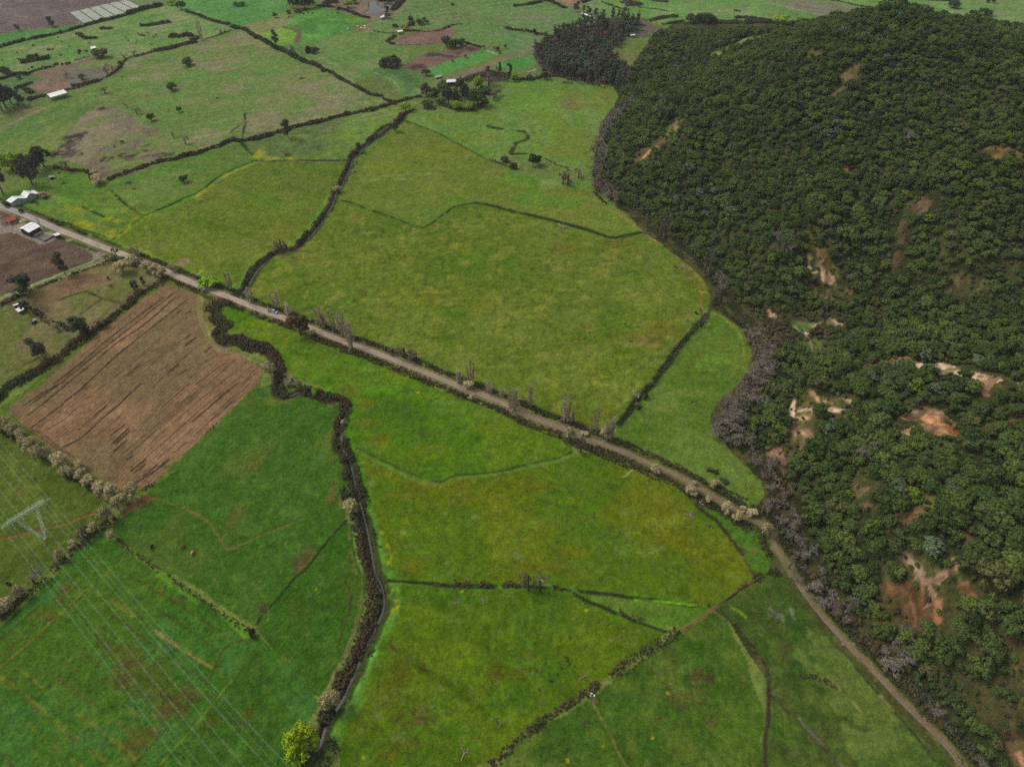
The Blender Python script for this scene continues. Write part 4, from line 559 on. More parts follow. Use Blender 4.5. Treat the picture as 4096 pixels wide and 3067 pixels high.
# land beyond the mapped fields, out to the horizon: a ring round the sheet
def ring():
    R0 = np.array([(GX[0, 0], ys[0]), (GX[0, -1], ys[0]), (GX[-1, -1], ys[-1]), (GX[-1, 0], ys[-1])]); R1 = np.array([(-9000, -6000), (9000, -6000), (9000, 12000), (-9000, 12000)])
    V = []; n = 24
    for k in range(4):
        for q in range(n):
            for rr in (0, .01, .05, .2, 1):
                a = R0[k]*(1-q/n)+R0[(k+1) % 4]*q/n; b = R1[k]*(1-q/n)+R1[(k+1) % 4]*q/n; p = a*(1-rr)+b*rr; V.append((p[0], p[1], -.05 if rr == 0 else 0.0))
    V = np.array(V); V[:, 2] += hill(V[:, 0], V[:, 1]); m = 4*n; Q = []
    for k in range(m):
        for r in range(4): a = k*5+r; b = ((k+1) % m)*5+r; Q.append((a, a+1, b+1, b))
    me = np_mesh('outer_land', V, Q, GM); c = me.color_attributes.new('albedo', 'FLOAT_COLOR', 'POINT')
    cc = np.tile(np.array(hx('587a40')+(1,), np.float32), (len(V), 1)); c.data.foreach_set('color', cc.ravel()); link('terrain', me, kind='structure')
ring()
def simple(name, c, rough=.9, spec=.2, c2=None, scale=2.0, metal=0, bump=0):
    m = D.materials.new(name); t, b = nodes(m); b.inputs['Roughness'].default_value = rough; b.inputs['Specular IOR Level'].default_value = spec; b.inputs['Metallic'].default_value = metal
    c = hx(c) if isinstance(c, str) else c; c2 = hx(c2) if isinstance(c2, str) else (c2 or tuple(v*.72 for v in c))
    tc = t.nodes.new('ShaderNodeTexCoord'); n = t.nodes.new('ShaderNodeTexNoise'); n.inputs['Scale'].default_value = scale; n.inputs['Detail'].default_value = 3; r = t.nodes.new('ShaderNodeValToRGB')
    r.color_ramp.elements[0].position = .35; r.color_ramp.elements[1].position = .65; r.color_ramp.elements[0].color = c2+(1,); r.color_ramp.elements[1].color = c+(1,)
    t.links.new(tc.outputs['Object'], n.inputs['Vector']); t.links.new(n.outputs['Fac'], r.inputs[0]); t.links.new(r.outputs[0], b.inputs['Base Color'])
    if bump:
        bp = t.nodes.new('ShaderNodeBump'); bp.inputs['Strength'].default_value = bump; t.links.new(n.outputs['Fac'], bp.inputs['Height']); t.links.new(bp.outputs[0], b.inputs['Normal'])
    return m
# ------------------------------------------------------------------ road: crowned gravel strip with paler wheel tracks
def road():
    m = D.materials.new('gravel_road'); t, b = nodes(m); a = t.nodes.new('ShaderNodeAttribute'); a.attribute_name = 'albedo'
    n = t.nodes.new('ShaderNodeTexNoise'); n.inputs['Scale'].default_value = .9; n.inputs['Detail'].default_value = 5; r = t.nodes.new('ShaderNodeMapRange'); r.inputs[1].default_value = .3; r.inputs[2].default_value = .7; r.inputs[3].default_value = .78; r.inputs[4].default_value = 1.2
    tc = t.nodes.new('ShaderNodeTexCoord'); x = t.nodes.new('ShaderNodeMix'); x.data_type = 'RGBA'; x.blend_type = 'MULTIPLY'; x.inputs['Factor'].default_value = 1
    t.links.new(tc.outputs['Object'], n.inputs['Vector']); t.links.new(n.outputs['Fac'], r.inputs[0]); t.links.new(a.outputs['Color'], x.inputs[6]); t.links.new(r.outputs[0], x.inputs[7]); t.links.new(x.outputs[2], b.inputs['Base Color']); b.inputs['Roughness'].default_value = .95; b.inputs['Specular IOR Level'].default_value = .1
    pts = []
    for k in range(len(ROAD)-1):
        n_ = max(1, int(math.dist(ROAD[k], ROAD[k+1])/2.0))
        for q in range(n_): pts.append(tuple(np.array(ROAD[k])*(1-q/n_)+np.array(ROAD[k+1])*q/n_))
    pts = np.array(pts); T = np.gradient(pts, axis=0); T /= np.linalg.norm(T, axis=1)[:, None]; NN = np.stack([-T[:, 1], T[:, 0]], 1)
    prof = np.array([-.5, -.42, -.3, -.2, -.1, 0, .1, .2, .3, .42, .5]); V = []; Cc = []
    ga, gb, gc = np.array(hx('938f8c')), np.array(hx('9f9080')), np.array(hx('74614f'))
    for k in range(len(pts)):
        wd = road_w(0)*0; wd = 2.3+2.6*float(sm(150, 430, np.array(pts[k, 1])))
        wob = (float(vn(pts[k:k+1, 0], pts[k:k+1, 1], 7, 5)[0])-.5)*.5; f = float(sm(180, 330, np.array(pts[k, 1]))); f2 = float(sm(390, 430, np.array(pts[k, 1])))
        for p in prof:
            q = p*(wd+(wob if abs(p) > .4 else 0)); xy = pts[k]+NN[k]*q; V.append((xy[0], xy[1], .04+.05*(1-4*p*p)+zat(*xy)*0))
            base = gc*(1-f)+gb*f if f < 1 else gb; base = base*(1-f2)+ga*f2; tr = .82+.30*math.exp(-((abs(p)-.24)/.1)**2)
            e = 1 if abs(p) < .4 else .85; nz = .85+.3*float(vn(np.array([xy[0]]), np.array([xy[1]]), 4, 8)[0]); Cc.append(tuple(base*tr*e*nz)+(1,))
    M = len(prof); Q = [(a*M+c_, a*M+c_+1, (a+1)*M+c_+1, (a+1)*M+c_) for a in range(len(pts)-1) for c_ in range(M-1)]
    me = np_mesh('road', V, Q, m, smooth=True); ca = me.color_attributes.new('albedo', 'FLOAT_COLOR', 'POINT'); ca.data.foreach_set('color', np.array(Cc, np.float32).ravel()); link('road', me, kind='structure')
road()
# ------------------------------------------------------------------ water
WM = D.materials.new('water'); t_, b_ = nodes(WM); b_.inputs['Base Color'].default_value = (.035, .038, .036, 1); b_.inputs['Roughness'].default_value = .12; b_.inputs['Specular IOR Level'].default_value = .6
nn = t_.nodes.new('ShaderNodeTexNoise'); nn.inputs['Scale'].default_value = 1.2; bp = t_.nodes.new('ShaderNodeBump'); bp.inputs['Strength'].default_value = .15; t_.links.new(nn.outputs['Fac'], bp.inputs['Height']); t_.links.new(bp.outputs[0], b_.inputs['Normal'])
def ribbon(name, pl, w, z):
    pl = np.array(pl); T = np.gradient(pl, axis=0); T /= np.linalg.norm(T, axis=1)[:, None]+1e-9; NN = np.stack([-T[:, 1], T[:, 0]], 1)
    a = pl+NN*w/2; b = pl-NN*w/2; V = np.vstack([np.hstack([a, np.full((len(a), 1), z)]), np.hstack([b, np.full((len(b), 1), z)])]); n = len(pl)
    return np_mesh(name, V, [(k, k+1, n+k+1, n+k) for k in range(n-1)], WM)
link('stream_water', ribbon('stream_water', CREEK, 3.0, -1.06), kind='structure')
def sheet(pts, z):
    me = D.meshes.new('sheet'); me.from_pydata([(a, b, z) for a, b in pts], [], [list(range(len(pts)))]); me.materials.append(WM); return me
for k, pd in enumerate(POND):
    c = np.mean(pd, axis=0); link('pond_water', sheet([tuple(c+(np.array(p)-c)*1.25) for p in pd], -.12), kind='structure')
# ================================================================== plants
def leafmat(name, cols, hs_=.5, rough=.8, trans=0.0):
    """foliage: a colour picked per plant, broken up by noise through the crown"""
    m = D.materials.new(name); t, b = nodes(m); oi = t.nodes.new('ShaderNodeObjectInfo'); r = t.nodes.new('ShaderNodeValToRGB'); r.color_ramp.interpolation = 'LINEAR'
    el = r.color_ramp.elements; el[0].color = hx(cols[0])+(1,); el[0].position = 0; el[1].color = hx(cols[-1])+(1,); el[1].position = 1
    for k, c in enumerate(cols[1:-1]): e = el.new((k+1)/(len(cols)-1)); e.color = hx(c)+(1,)
    tc = t.nodes.new('ShaderNodeTexCoord'); n = t.nodes.new('ShaderNodeTexNoise'); n.inputs['Scale'].default_value = 1.3; n.inputs['Detail'].default_value = 4; n.inputs['Roughness'].default_value = .7
    mr = t.nodes.new('ShaderNodeMapRange'); mr.inputs[1].default_value = .3; mr.inputs[2].default_value = .7; mr.inputs[3].default_value = 1-hs_; mr.inputs[4].default_value = 1+hs_
    x = t.nodes.new('ShaderNodeMix'); x.data_type = 'RGBA'; x.blend_type = 'MULTIPLY'; x.inputs['Factor'].default_value = 1
    t.links.new(oi.outputs['Random'], r.inputs[0]); t.links.new(tc.outputs['Object'], n.inputs['Vector']); t.links.new(n.outputs['Fac'], mr.inputs[0]); t.links.new(r.outputs[0], x.inputs[6]); t.links.new(mr.outputs[0], x.inputs[7]); t.links.new(x.outputs[2], b.inputs['Base Color'])
    b.inputs['Roughness'].default_value = rough; b.inputs['Specular IOR Level'].default_value = .05
    return m
LM = dict(ever=leafmat('evergreen_leaves', ['364520', '485a28', '3a4c26', '57662e', '464f2a', '4c6032']), olive=leafmat('olive_leaves', ['4d5e2a', '5f6c32', '4a5a2e', '5c5c34']), yel=leafmat('yellow_green_leaves', ['566a22', '627422', '4c6422']),
          grey=leafmat('grey_leaves', ['5a6a4c', '4e5c44', '5c6040']), dark=leafmat('dark_leaves', ['2a3a28', '32462e', '363d2b']), gum=leafmat('gum_leaves', ['3a4430', '464e34', '504934']), rust=leafmat('rusty_leaves', ['5a4c2e', '50452f']),
          brown=leafmat('bramble', ['4c4232', '54482f', '44402f'], .6), bramble=leafmat('green_bramble', ['3c452c', '4a4a34', '3c3e2e'], .6), catkin=leafmat('catkins', ['aba078', 'b5a87c', 'a39870'], .35), willow=leafmat('willow_leaves', ['7fa02a', '8aa82c'], .35), bright=leafmat('spring_leaves', ['8aa31e', '8fa81c'], .4),
          cyp=leafmat('brownish_cypress_leaves', ['4c4438', '44423a', '584e40', '3e4434']), gold=leafmat('gold_flowers', ['a5893a', '9a7c30']), twig=leafmat('grey_twigs', ['857c70', '7a7268', '8e8576'], .3), ptwig=leafmat('brown_twigs', ['a89c84', 'b2a690', 'a0957f'], .2), btwig=leafmat('dark_twigs', ['7c6c60', '887868'], .25), plant=leafmat('plantation_leaves', ['44442f', '574b3c', '3b4a34', '475640', '5a4e42']))
BARK = simple('bark', '6a5d50', c2='4a4038', scale=3)
PBARK = simple('pale_bark', '9a9484', c2='7c7466', scale=3)
_ico = None
def ico():
    global _ico
    if _ico is None:
        import bmesh; bm = bmesh.new(); bmesh.ops.create_icosphere(bm, subdivisions=1, radius=1); _ico = (np.array([v.co[:] for v in bm.verts]), np.array([[v.index for v in f.verts] for f in bm.faces])); bm.free()
    return _ico
def crown(name, lumps, mat, leaf=.38, dens=9.0, core=.86, rs=None, sq=.85, lo=-.45, stretch=1.0, jit=.55, droop=0.0):
    """leaf clumps: rough cores with many small leaf faces over each lump; everything triangles/quads in one mesh"""
    rs = rs or np.random.default_rng(1); V = []; Q = []; nv = 0; L = np.array(lumps, float)
    for (cx, cy, cz, r) in L:
        if core > 0:
            iv, fi = ico(); v = iv*(r*core)*(1+(rs.random((len(iv), 1))-.5)*.35)*np.array([1, 1, sq])+np.array([cx, cy, cz]); V.append(v)
            Q.append(np.hstack([fi, fi[:, 2:3]])+nv); nv += len(v)
        n = max(4, int(dens*r*r*4)); d = rs.normal(size=(n, 3)); d /= np.linalg.norm(d, axis=1)[:, None]; d[:, 2] = np.where(d[:, 2] < lo, -d[:, 2], d[:, 2])
        p = d*r*(.86+.28*rs.random((n, 1)))*np.array([1, 1, sq])+np.array([cx, cy, cz]); nn_ = d+jit*rs.normal(size=(n, 3)); nn_ /= np.linalg.norm(nn_, axis=1)[:, None]
        a = np.cross(nn_, rs.normal(size=(n, 3)));
        if droop: a = a*(1-droop)+np.array([0, 0, -1])*droop
        a -= nn_*(a*nn_).sum(1)[:, None]; a /= np.linalg.norm(a, axis=1)[:, None]+1e-9; b = np.cross(nn_, a); s_ = leaf*(.55+.8*rs.random((n, 1)))*.5; a *= s_*stretch; b *= s_
        V.append(np.stack([p-a-b*.6, p+a*.2-b, p+a+b*.5, p-a*.3+b], 1).reshape(-1, 3)); Q.append(np.arange(4*n).reshape(-1, 4)+nv); nv += 4*n
    V = np.vstack(V); Q = np.vstack(Q); tri = Q[:, 2] == Q[:, 3]
    me = D.meshes.new(name); F3, F4 = Q[tri][:, :3], Q[~tri]
    me.vertices.add(len(V)); me.vertices.foreach_set('co', V.astype(np.float32).ravel()); li = np.concatenate([F3.ravel(), F4.ravel()]).astype(np.int32); me.loops.add(len(li)); me.loops.foreach_set('vertex_index', li)
    ls = np.concatenate([np.arange(len(F3))*3, 3*len(F3)+np.arange(len(F4))*4]).astype(np.int32); lt = np.concatenate([np.full(len(F3), 3), np.full(len(F4), 4)]).astype(np.int32)
    me.polygons.add(len(ls)); me.polygons.foreach_set('loop_start', ls); me.polygons.foreach_set('loop_total', lt); me.materials.append(mat); me.update(calc_edges=True); return me
def tubes(name, segs, mat, sides=3):
    """tapering limbs: list of (p0, p1, r0, r1)"""
    A = np.array([s_[0] for s_ in segs], float); Bp = np.array([s_[1] for s_ in segs], float); r0 = np.array([s_[2] for s_ in segs])[:, None]; r1 = np.array([s_[3] for s_ in segs])[:, None]
    d = Bp-A; d /= np.linalg.norm(d, axis=1)[:, None]+1e-9; ref = np.where(abs(d[:, 2:3]) > .9, [[1., 0, 0]], [[0, 0, 1.]]); a = np.cross(d, ref); a /= np.linalg.norm(a, axis=1)[:, None]; b = np.cross(d, a); n = len(segs); V = np.zeros((n, 2*sides, 3))
    for k in range(sides):
        th = 2*math.pi*k/sides; o = a*math.cos(th)+b*math.sin(th); V[:, k] = A+o*r0; V[:, sides+k] = Bp+o*r1
    base = (np.arange(n)*2*sides)[:, None]; Q = [np.hstack([base+k, base+(k+1) % sides, base+sides+(k+1) % sides, base+sides+k]) for k in range(sides)]
    return np_mesh(name, V.reshape(-1, 3), np.vstack(Q), mat)
def round_lumps(R, H, z0, n, rs, top=1.0, rr=(.26, .42)):
    out = []; ax_ = rs.uniform(.78, 1.22); ox, oy = rs.uniform(-.2, .2, 2)*R
    lob = rs.normal(size=(3, 3)); lob /= np.linalg.norm(lob, axis=1)[:, None]
    for k in range(n):
        d = rs.normal(size=3); d /= np.linalg.norm(d); d[2] = d[2] if d[2] > -.5 else -d[2]; q = .55+.4*rs.random(); w_ = 1-(1-top)*max(d[2], 0)
        q *= .78+.34*max(0, float((lob@d).max())); out.append((ox*max(d[2], 0)+d[0]*R*q*w_*ax_, oy*max(d[2], 0)+d[1]*R*q*w_/ax_, z0+H*.5+d[2]*H*.5*q, R*rs.uniform(*rr)))
    out.append((0, 0, z0+H*.5, min(R, H*.5)*.62)); return out
def branches(rs, H, spread, levels=4, nb=5, r0=.25, up=.5, start=.25, twig=.03, first=None):
    segs = []; tips = []
    def grow(p, d, L, r, lv):
        q = p+d*L; segs.append((p, q, r, r*.6 if lv else twig*.4)); 
        if lv == 0: tips.append(q); return
        for k in range(nb if lv > 1 else nb+1):
            t = rs.uniform(start if lv == levels else .25, 1); o = rs.normal(size=3); o -= d*o.dot(d); o /= np.linalg.norm(o)+1e-9
            nd = d*(1-spread)+o*spread*rs.uniform(.7, 1.3); nd[2] += up*.35; nd /= np.linalg.norm(nd); grow(p+d*L*t, nd, L*rs.uniform(.42, .66), max(r*.5, twig), lv-1)
    grow(np.zeros(3), np.array([rs.normal()*.03, rs.normal()*.03, 1.0]), H*(first or .5), r0, levels); return segs, tips
def norm_mesh(me, R=None, H=None):
    pass
KITS = {}
def kit(kind, n, fn):
    L = []
    for k in range(n):
        H0, R0, cm, tm = fn(np.random.default_rng(100*k+sum(map(ord, kind)))); v = np.empty(len(cm.vertices)*3, np.float32); cm.vertices.foreach_get('co', v); v = v.reshape(-1, 3)
        pc = 80 if kind in ('poplar', 'bare', 'bbare', 'upbare') else 93; L.append((float(np.percentile(v[:, 2], 99)), float(np.percentile(np.hypot(v[:, 0]-v[:, 0].mean(), v[:, 1]-v[:, 1].mean()), pc)), cm, tm))   # true height and radius
    KITS[kind] = L
# every kit: (nominal height, nominal radius, crown mesh, trunk mesh)
def k_ever(mat, R=3.0, H=5.0, n=46, leaf=.36, dens=12, sq=.85):
    def f(rs):
        R_ = R*rs.uniform(.92, 1.08); return (H+.4, R_, crown('crown', round_lumps(R_, H*rs.uniform(.9, 1.1), .3, n, rs, .9, (.16, .32)), LM[mat], leaf, dens, .8, rs=rs, sq=sq, lo=-.3), tubes('trunk', [((0, 0, -.6), (.1, .1, 1.6), .3, .22), ((.1, .1, 1.6), (.4, -.3, H*.6), .2, .1), ((.1, .1, 1.4), (-.8, .5, H*.5), .16, .07), ((.1, .1, 1.2), (.3, 1., H*.5), .16, .07)], BARK, 6))
    return f
kit('ever', 7, k_ever('ever')); kit('olive', 4, k_ever('olive')); kit('yel', 2, k_ever('yel', R=2.6, H=4, n=36)); kit('grey', 2, k_ever('grey', R=2.6, H=4.2, n=34)); kit('dark', 3, k_ever('dark', R=3, H=6, n=50)); kit('cyp', 3, k_ever('cyp', R=3, H=7, n=58)); kit('rust', 2, k_ever('rust', n=26, dens=5, leaf=.36)); kit('gold', 1, k_ever('gold', R=3, H=3.5, n=24))
def k_shrub(mat, leaf=.34, dens=8):
    def f(rs): return (1.8, 1.5, crown('foliage', [(rs.uniform(-.8, .8), rs.uniform(-.8, .8), rs.uniform(.5, .9), rs.uniform(.55, .9)) for k in range(8)], LM[mat], leaf, dens, rs=rs, sq=.9), None)
    return f
kit('bush', 3, k_shrub('bramble')); kit('bbush', 3, k_shrub('brown', .3, 9))
def k_gum(rs):       # tall gum: bare pale stem, separate hanging clumps of dark leaf
    segs = []; L = []; p = np.array([0, 0, -.8]); H = 16
    pts = [np.array([rs.normal()*.25*k, rs.normal()*.25*k, H*k/6]) for k in range(7)]; pts[0][2] = -.8
    for k in range(6): segs.append((pts[k], pts[k+1], .34-.045*k, .30-.045*k))
    for k in range(30):
        t = rs.uniform(.22, 1.0); i_ = min(int(t*6), 5); b = pts[i_]+(pts[i_+1]-pts[i_])*(t*6-i_); a = rs.uniform(0, 6.28); o = rs.uniform(.8, 3.0)*(1.15-t*.6); e = b+np.array([math.cos(a)*o, math.sin(a)*o, rs.uniform(.3, 1.8)]); segs.append((b, e, .1, .04)); L.append((e[0], e[1], e[2], rs.uniform(.9, 1.6)))
    return (H+1, 3.4, crown('crown', L, LM['gum'], .42, 10, .6, rs, 1.0, -1, 1.6, .9, .5), tubes('trunk', segs, PBARK, 6))
kit('gum', 4, k_gum)
def k_plant(rs):     # plantation gum: slim and crowded
    segs = [((0, 0, -.8), (rs.normal()*.2, rs.normal()*.2, 15.), .2, .05)]; L = []
    for k in range(15): t = rs.uniform(.3, 1); a = rs.uniform(0, 6.28); o = rs.uniform(.2, 1.5)*(1.25-t); L.append((math.cos(a)*o, math.sin(a)*o, 15*t, rs.uniform(.5, 1.0)*(1.35-.6*t)))
    return (15.5, 1.7, crown('crown', L, LM['plant'], .4, 10, .6, rs, 1.3, -1, 1.5, .9, .5), tubes('trunk', segs, PBARK, 4))
kit('plant', 5, k_plant)
def k_conifer(rs):
    L = []; H = 14
    for k in range(12):
        z = 2+12*k/12; R = 3.2*(1-k/12.5)**.8; n = max(2, int(R*2.6))
        for q in range(n): a = 6.28*q/n+rs.uniform(0, 1); rr = R*rs.uniform(.45, .95); L.append((math.cos(a)*rr, math.sin(a)*rr, z-rr*.18+rs.uniform(-.3, .3), .5+.3*R*rs.uniform(.5, 1)))
    return (H+.6, 3.3, crown('crown', L, LM['dark'], .4, 8, .6, rs, .55, -1, 1.5, .6), tubes('trunk', [((0, 0, -.6), (0, 0, H), .35, .04)], BARK, 6))
kit('conifer', 3, k_conifer)
def k_poplar(rs):
    segs = []; H = 17
    for s_ in range(rs.integers(2, 4)):
        x0, y0 = rs.uniform(-.7, .7, 2); tx, ty = x0*1.6, y0*1.6; h = H*rs.uniform(.85, 1); segs.append(((x0, y0, -.5), (tx, ty, h), .2, .03))
        for k in range(58):
            t = rs.uniform(.12, .95); b = np.array([x0+(tx-x0)*t, y0+(ty-y0)*t, h*t]); a = rs.uniform(0, 6.28); L = rs.uniform(1.4, 4.0)*(1.15-.85*t); o = rs.uniform(.2, .42)*(1.25-.6*t); d = np.array([math.cos(a)*o, math.sin(a)*o, 1]); d /= np.linalg.norm(d); e = b+d*L; segs.append((b, e, .04, .018))
            for q in range(8): tt = rs.uniform(.15, 1); b2 = b+d*L*tt; a2 = rs.uniform(0, 6.28); d2 = np.array([math.cos(a2)*.4, math.sin(a2)*.4, 1])*rs.uniform(.5, 1.3); segs.append((b2, b2+d2, .02, .01))
    return (H, 1.9, tubes('crown', segs[1:], LM['ptwig']), tubes('trunk', [segs[0], ((0.2, 0.1, -.5), (.3, .1, 9), .16, .07)], PBARK, 6))
kit('poplar', 4, k_poplar)
def k_bare(mat='twig', H=8, up=.5, sp=.62):
    def f(rs):
        segs, tips = branches(rs, H, sp, 5, 4, .24, up, .2, .022, .42); top = max(s_[1][2] for s_ in segs); rad = np.percentile([math.hypot(s_[1][0], s_[1][1]) for s_ in segs], 96)
        segs[0] = ((0, 0, -.6), segs[0][1], .3, .16); return (top, rad, tubes('crown', segs[1:], LM[mat]), tubes('trunk', segs[:1], BARK, 6))
    return f
kit('bare', 4, k_bare()); kit('bbare', 3, k_bare('btwig', 6, .4, .7)); kit('upbare', 3, k_bare('twig', 11, 1.3, .34))
def k_catkin(rs):    # grey-beige willow in catkin: twiggy, thin enough to see limbs through
    L = round_lumps(3.0, 5.6, .6, 28, rs, .95, (.24, .36)); segs = [((0, 0, -.6), (0, 0, 1.8), .28, .2)]
    for (a, b, c, r) in L[:18]: segs.append(((0, 0, 1.2), (a*.9, b*.9, c), .1, .03))
    return (6.6, 3.2, crown('crown', L, LM['catkin'], .24, 26, .74, rs, .9, -.6, 1.5, .9), tubes('trunk', segs, BARK, 4))
kit('catkin', 4, k_catkin)
def k_willow(mat):
    def f(rs):
        L = round_lumps(3.4, 5.2, 1.6, 34, rs, .9, (.2, .32)); segs = [((0, 0, -.6), (0, 0, 2.2), .35, .25)]+[((0, 0, 1.8), (a*.8, b*.8, c), .12, .04) for a, b, c, r in L[:10]]
        L += [(a*1.06, b*1.06, c-.7, r*.8) for a, b, c, r in L[:20]]
        return (7.2, 3.7, crown('crown', L, LM[mat], .26, 22, .7, rs, 1.0, -1, 2.6, .6, .65), tubes('trunk', segs, BARK, 6))
    return f
kit('willow', 3, k_willow('willow')); kit('bright', 1, k_willow('bright'))
ORD = 'first second third fourth fifth sixth seventh eighth ninth tenth eleventh twelfth thirteenth fourteenth fifteenth sixteenth seventeenth eighteenth nineteenth twentieth'.split()
ORD += ['twenty-'+o for o in ORD[:9]]+['thirtieth']+['thirty-'+o for o in ORD[:9]]
TREES = 0
def put(kind, x, y, h, r, name, label, cat, group=None, rz=None):
    """one plant: an Empty at its foot with its crown and trunk as parts (a bush without a visible stem is one mesh)"""
    global TREES; TREES += 1
    H0, R0, cm, tm = random.choice(KITS[kind]); z = zat(x, y); sc = (r/R0, r/R0, h/H0); rz = random.uniform(0, 6.28) if rz is None else rz
    if tm is None: o = link(name, cm, label=label, category=cat)
    else: o = link(name, None, label=label, category=cat); link('crown', cm, o); link('trunk', tm, o)
    if group: o['group'] = group
    o.location = (x, y, z); o.rotation_euler = (0, 0, rz); o.scale = (sc[0]*random.uniform(.88, 1.12), sc[1]*random.uniform(.88, 1.12), sc[2]); return o
def row(kind, tile, data, name, label, cat, group=None, wscale=1.0, hscale=1.0):
    """plants measured in the photo: base u,v ; top v ; width"""
    L = [tuple(map(float, d.split(','))) for d in data.split()]
    for k, (u, v, tv, w_) in enumerate(L):
        (px, py), = tp(f'{tile} {u},{v}'); (_, ty), = tp(f'{tile} {u},{tv}'); x, y = at(px, py); z0 = zat(x, y)
        _, b, c = ray(px, py); d = math.dist((x, y, z0), (0, 0, CAMH)); sl = F/(y*CP-(z0-CAMH)*SP); r = w_/2.1592/2/sl*wscale
        lo, hi = .2, 45.
        for q in range(30):
            m = (lo+hi)/2
            if proj(x, y, z0+m)[1] > ty: lo = m
            else: hi = m
        # the far half of the crown also rises in the picture: take off its share
        el = math.atan2(CAMH-z0, math.hypot(x, y)); h = max(lo-(.38*r*math.tan(el) if kind not in ('poplar', 'upbare', 'gum', 'conifer', 'plant') else 0), lo*.45, .5)*hscale
        lb = label.format(ORD[k] if k < len(ORD) else '') if isinstance(label, str) else label[k]
        put(kind, x, y, h, r, name, lb, cat, group)
# ------------------------------------------------------------------ trees and bushes one by one
R_ = row
R_('gum', '01', '570,720,535,110 215,880,715,165 375,1430,1275,130 715,1240,1090,130 1170,850,770,70 1245,810,730,42', 'gum_tree', ['dark gum tree standing alone between the farm lane and the purple ploughed plot', 'dark twin-crowned gum tree beside the lane above the shacks', 'dark gum tree at the lower left above the long bramble hedge', 'dark gum tree beside the small pool in the rough paddock', 'low dark gum rising from the bramble hedge near the road', 'slim dark gum beside the hedge corner, nearest the road'], 'tree')
R_('rust', '01', '260,1060,940,85', 'brown_leaved_tree', 'brown leafy tree right behind the green walled shack', 'tree')
R_('catkin', '01', '1065,695,590,130 915,588,530,62 1285,690,600,90 1345,715,625,90 1410,735,650,80 1500,692,620,62 870,1165,1080,85 495,1195,1130,55 375,45,0,70 1160,620,545,90', 'pale_willow', ['large round pale willow alone in the paddock south of the road', 'small pale willow at the gate where lane meets road', 'first pale willow of three beside the road bend', 'middle pale willow of three beside the road', 'last pale willow of three beside the road before the hedge corner', 'pale willow on the far verge beside the bare earth patch', 'pale willow growing from the bramble hedge by the plough', 'small yellowish willow near the pool in the paddock', 'pale willow beside the greenhouse end wall', 'pale brown willow leaning over the road near the lane mouth'], 'tree')
R_('bbare', '01', '1210,640,560,90 1010,560,470,50 1010,590,540,60', 'bare_tree', ['dark bare tree behind the pale willows on the road edge', 'two-stemmed bare tree at the lane mouth', 'short bare tree in the scrub at the lane mouth'], 'tree')
R_('poplar', '01', '1195,560,455,60 1990,850,700,45 2165,960,840,60', 'bare_poplar', ['bare poplar on the far road verge by the mustard flowers', 'bare poplar beside the green willow on the road', 'bare poplar where the stream passes under the road'], 'tree')
R_('willow', '01', '1820,815,715,150', 'green_willow', 'broad light green willow at the roadside near the bridge', 'tree', hscale=.8)
R_('ever', '01', '75,115,72,90 190,178,145,50', 'evergreen_bush', ['dark green bush against the greenhouse wall by the road', 'small dark bush on the road verge below the greenhouse'], 'bush')
R_('bush', '01', '1000,600,560,60 1060,600,565,70 1110,620,580,60', 'scrub_bush', '{} dark scrub bush from the left at the lane mouth', 'bush')
# willows in catkin along the hedge below the ploughed field
R_('catkin', '02', '60,405,285,115 150,445,340,105 230,525,400,115 290,585,470,115 372,655,535,105 550,725,610,150 590,795,710,95 710,745,670,80 650,805,720,75 730,835,740,95 790,885,790,110 870,925,850,105 890,985,890,95 1000,975,870,125 960,1005,930,85 1070,1035,950,95 1170,995,870,120 1030,1095,985,95 940,1195,1070,105', 'pale_willow', '{} pale willow from the left along the hedge under the brown ploughed field', 'tree', 'pale willows along the hedge under the ploughed field')
R_('catkin', '02', '820,1275,1200,95 640,1405,1350,75 540,1515,1430,65 985,1355,1280,72', 'pale_willow', ['pale twiggy willow over the ditch junction left of the vivid crop', 'small pinkish bare willow under the power lines', 'slim pale willow on the ditch under the power lines', 'small round pale willow at the top corner of the vivid crop'], 'tree')
R_('bbare', '02', '720,1345,1255,110', 'bare_tree', 'brown bare tree over the ditch under the power lines', 'tree')
R_('catkin', '03', '70,290,210,130 20,345,260,100 190,185,95,80', 'pale_willow', '{} pale willow from the bottom on the ditch at the left edge', 'tree')
R_('bare', '03', '310,75,-10,110 200,190,110,90', 'bare_tree', ['grey bare tree on the ditch at the left edge', 'smaller grey bare tree on the ditch at the left edge'], 'tree')
R_('bbush', '03', '2190,520,450,60', 'bramble_bush', 'round brown bush at the right corner of the vivid crop', 'bush')
R_('bush', '03', '75,85,60,40', 'bramble_bush', 'small dark bush alone in the pasture at the left edge', 'bush')
# along the stream
R_('catkin', '12', '830,1115,990,130 757,355,312,42 1870,142,85,62 1835,40,-30,90', 'pale_willow', ['large pale willow over the stream beside the dark bramble band', 'small pale willow above the stream bend', 'small pale willow on the near road verge', 'yellowish willow under the poplars on the far road verge'], 'tree')
R_('catkin', '11', '130,1590,1462,100 490,1240,1195,55', 'pale_willow', ['round pale willow at the tip of the ploughed field above the stream', 'small whitish willow beside the rusty roadside tree'], 'tree')
R_('bbare', '11', '310,1640,1585,130', 'bare_tree', 'brown bare bush inside the stream loop', 'bush')
R_('willow', '12', '515,100,42,62', 'green_willow', 'small light green willow on the stream bank', 'tree')
R_('catkin', '13', '670,1155,1005,165', 'pale_willow', 'large pale willow on the bramble band near the bright green willow', 'tree')
R_('bright', '13', '425,1540,1290,320', 'bright_willow', 'large bright yellow-green willow at the bottom edge over the stream', 'tree', hscale=.72)
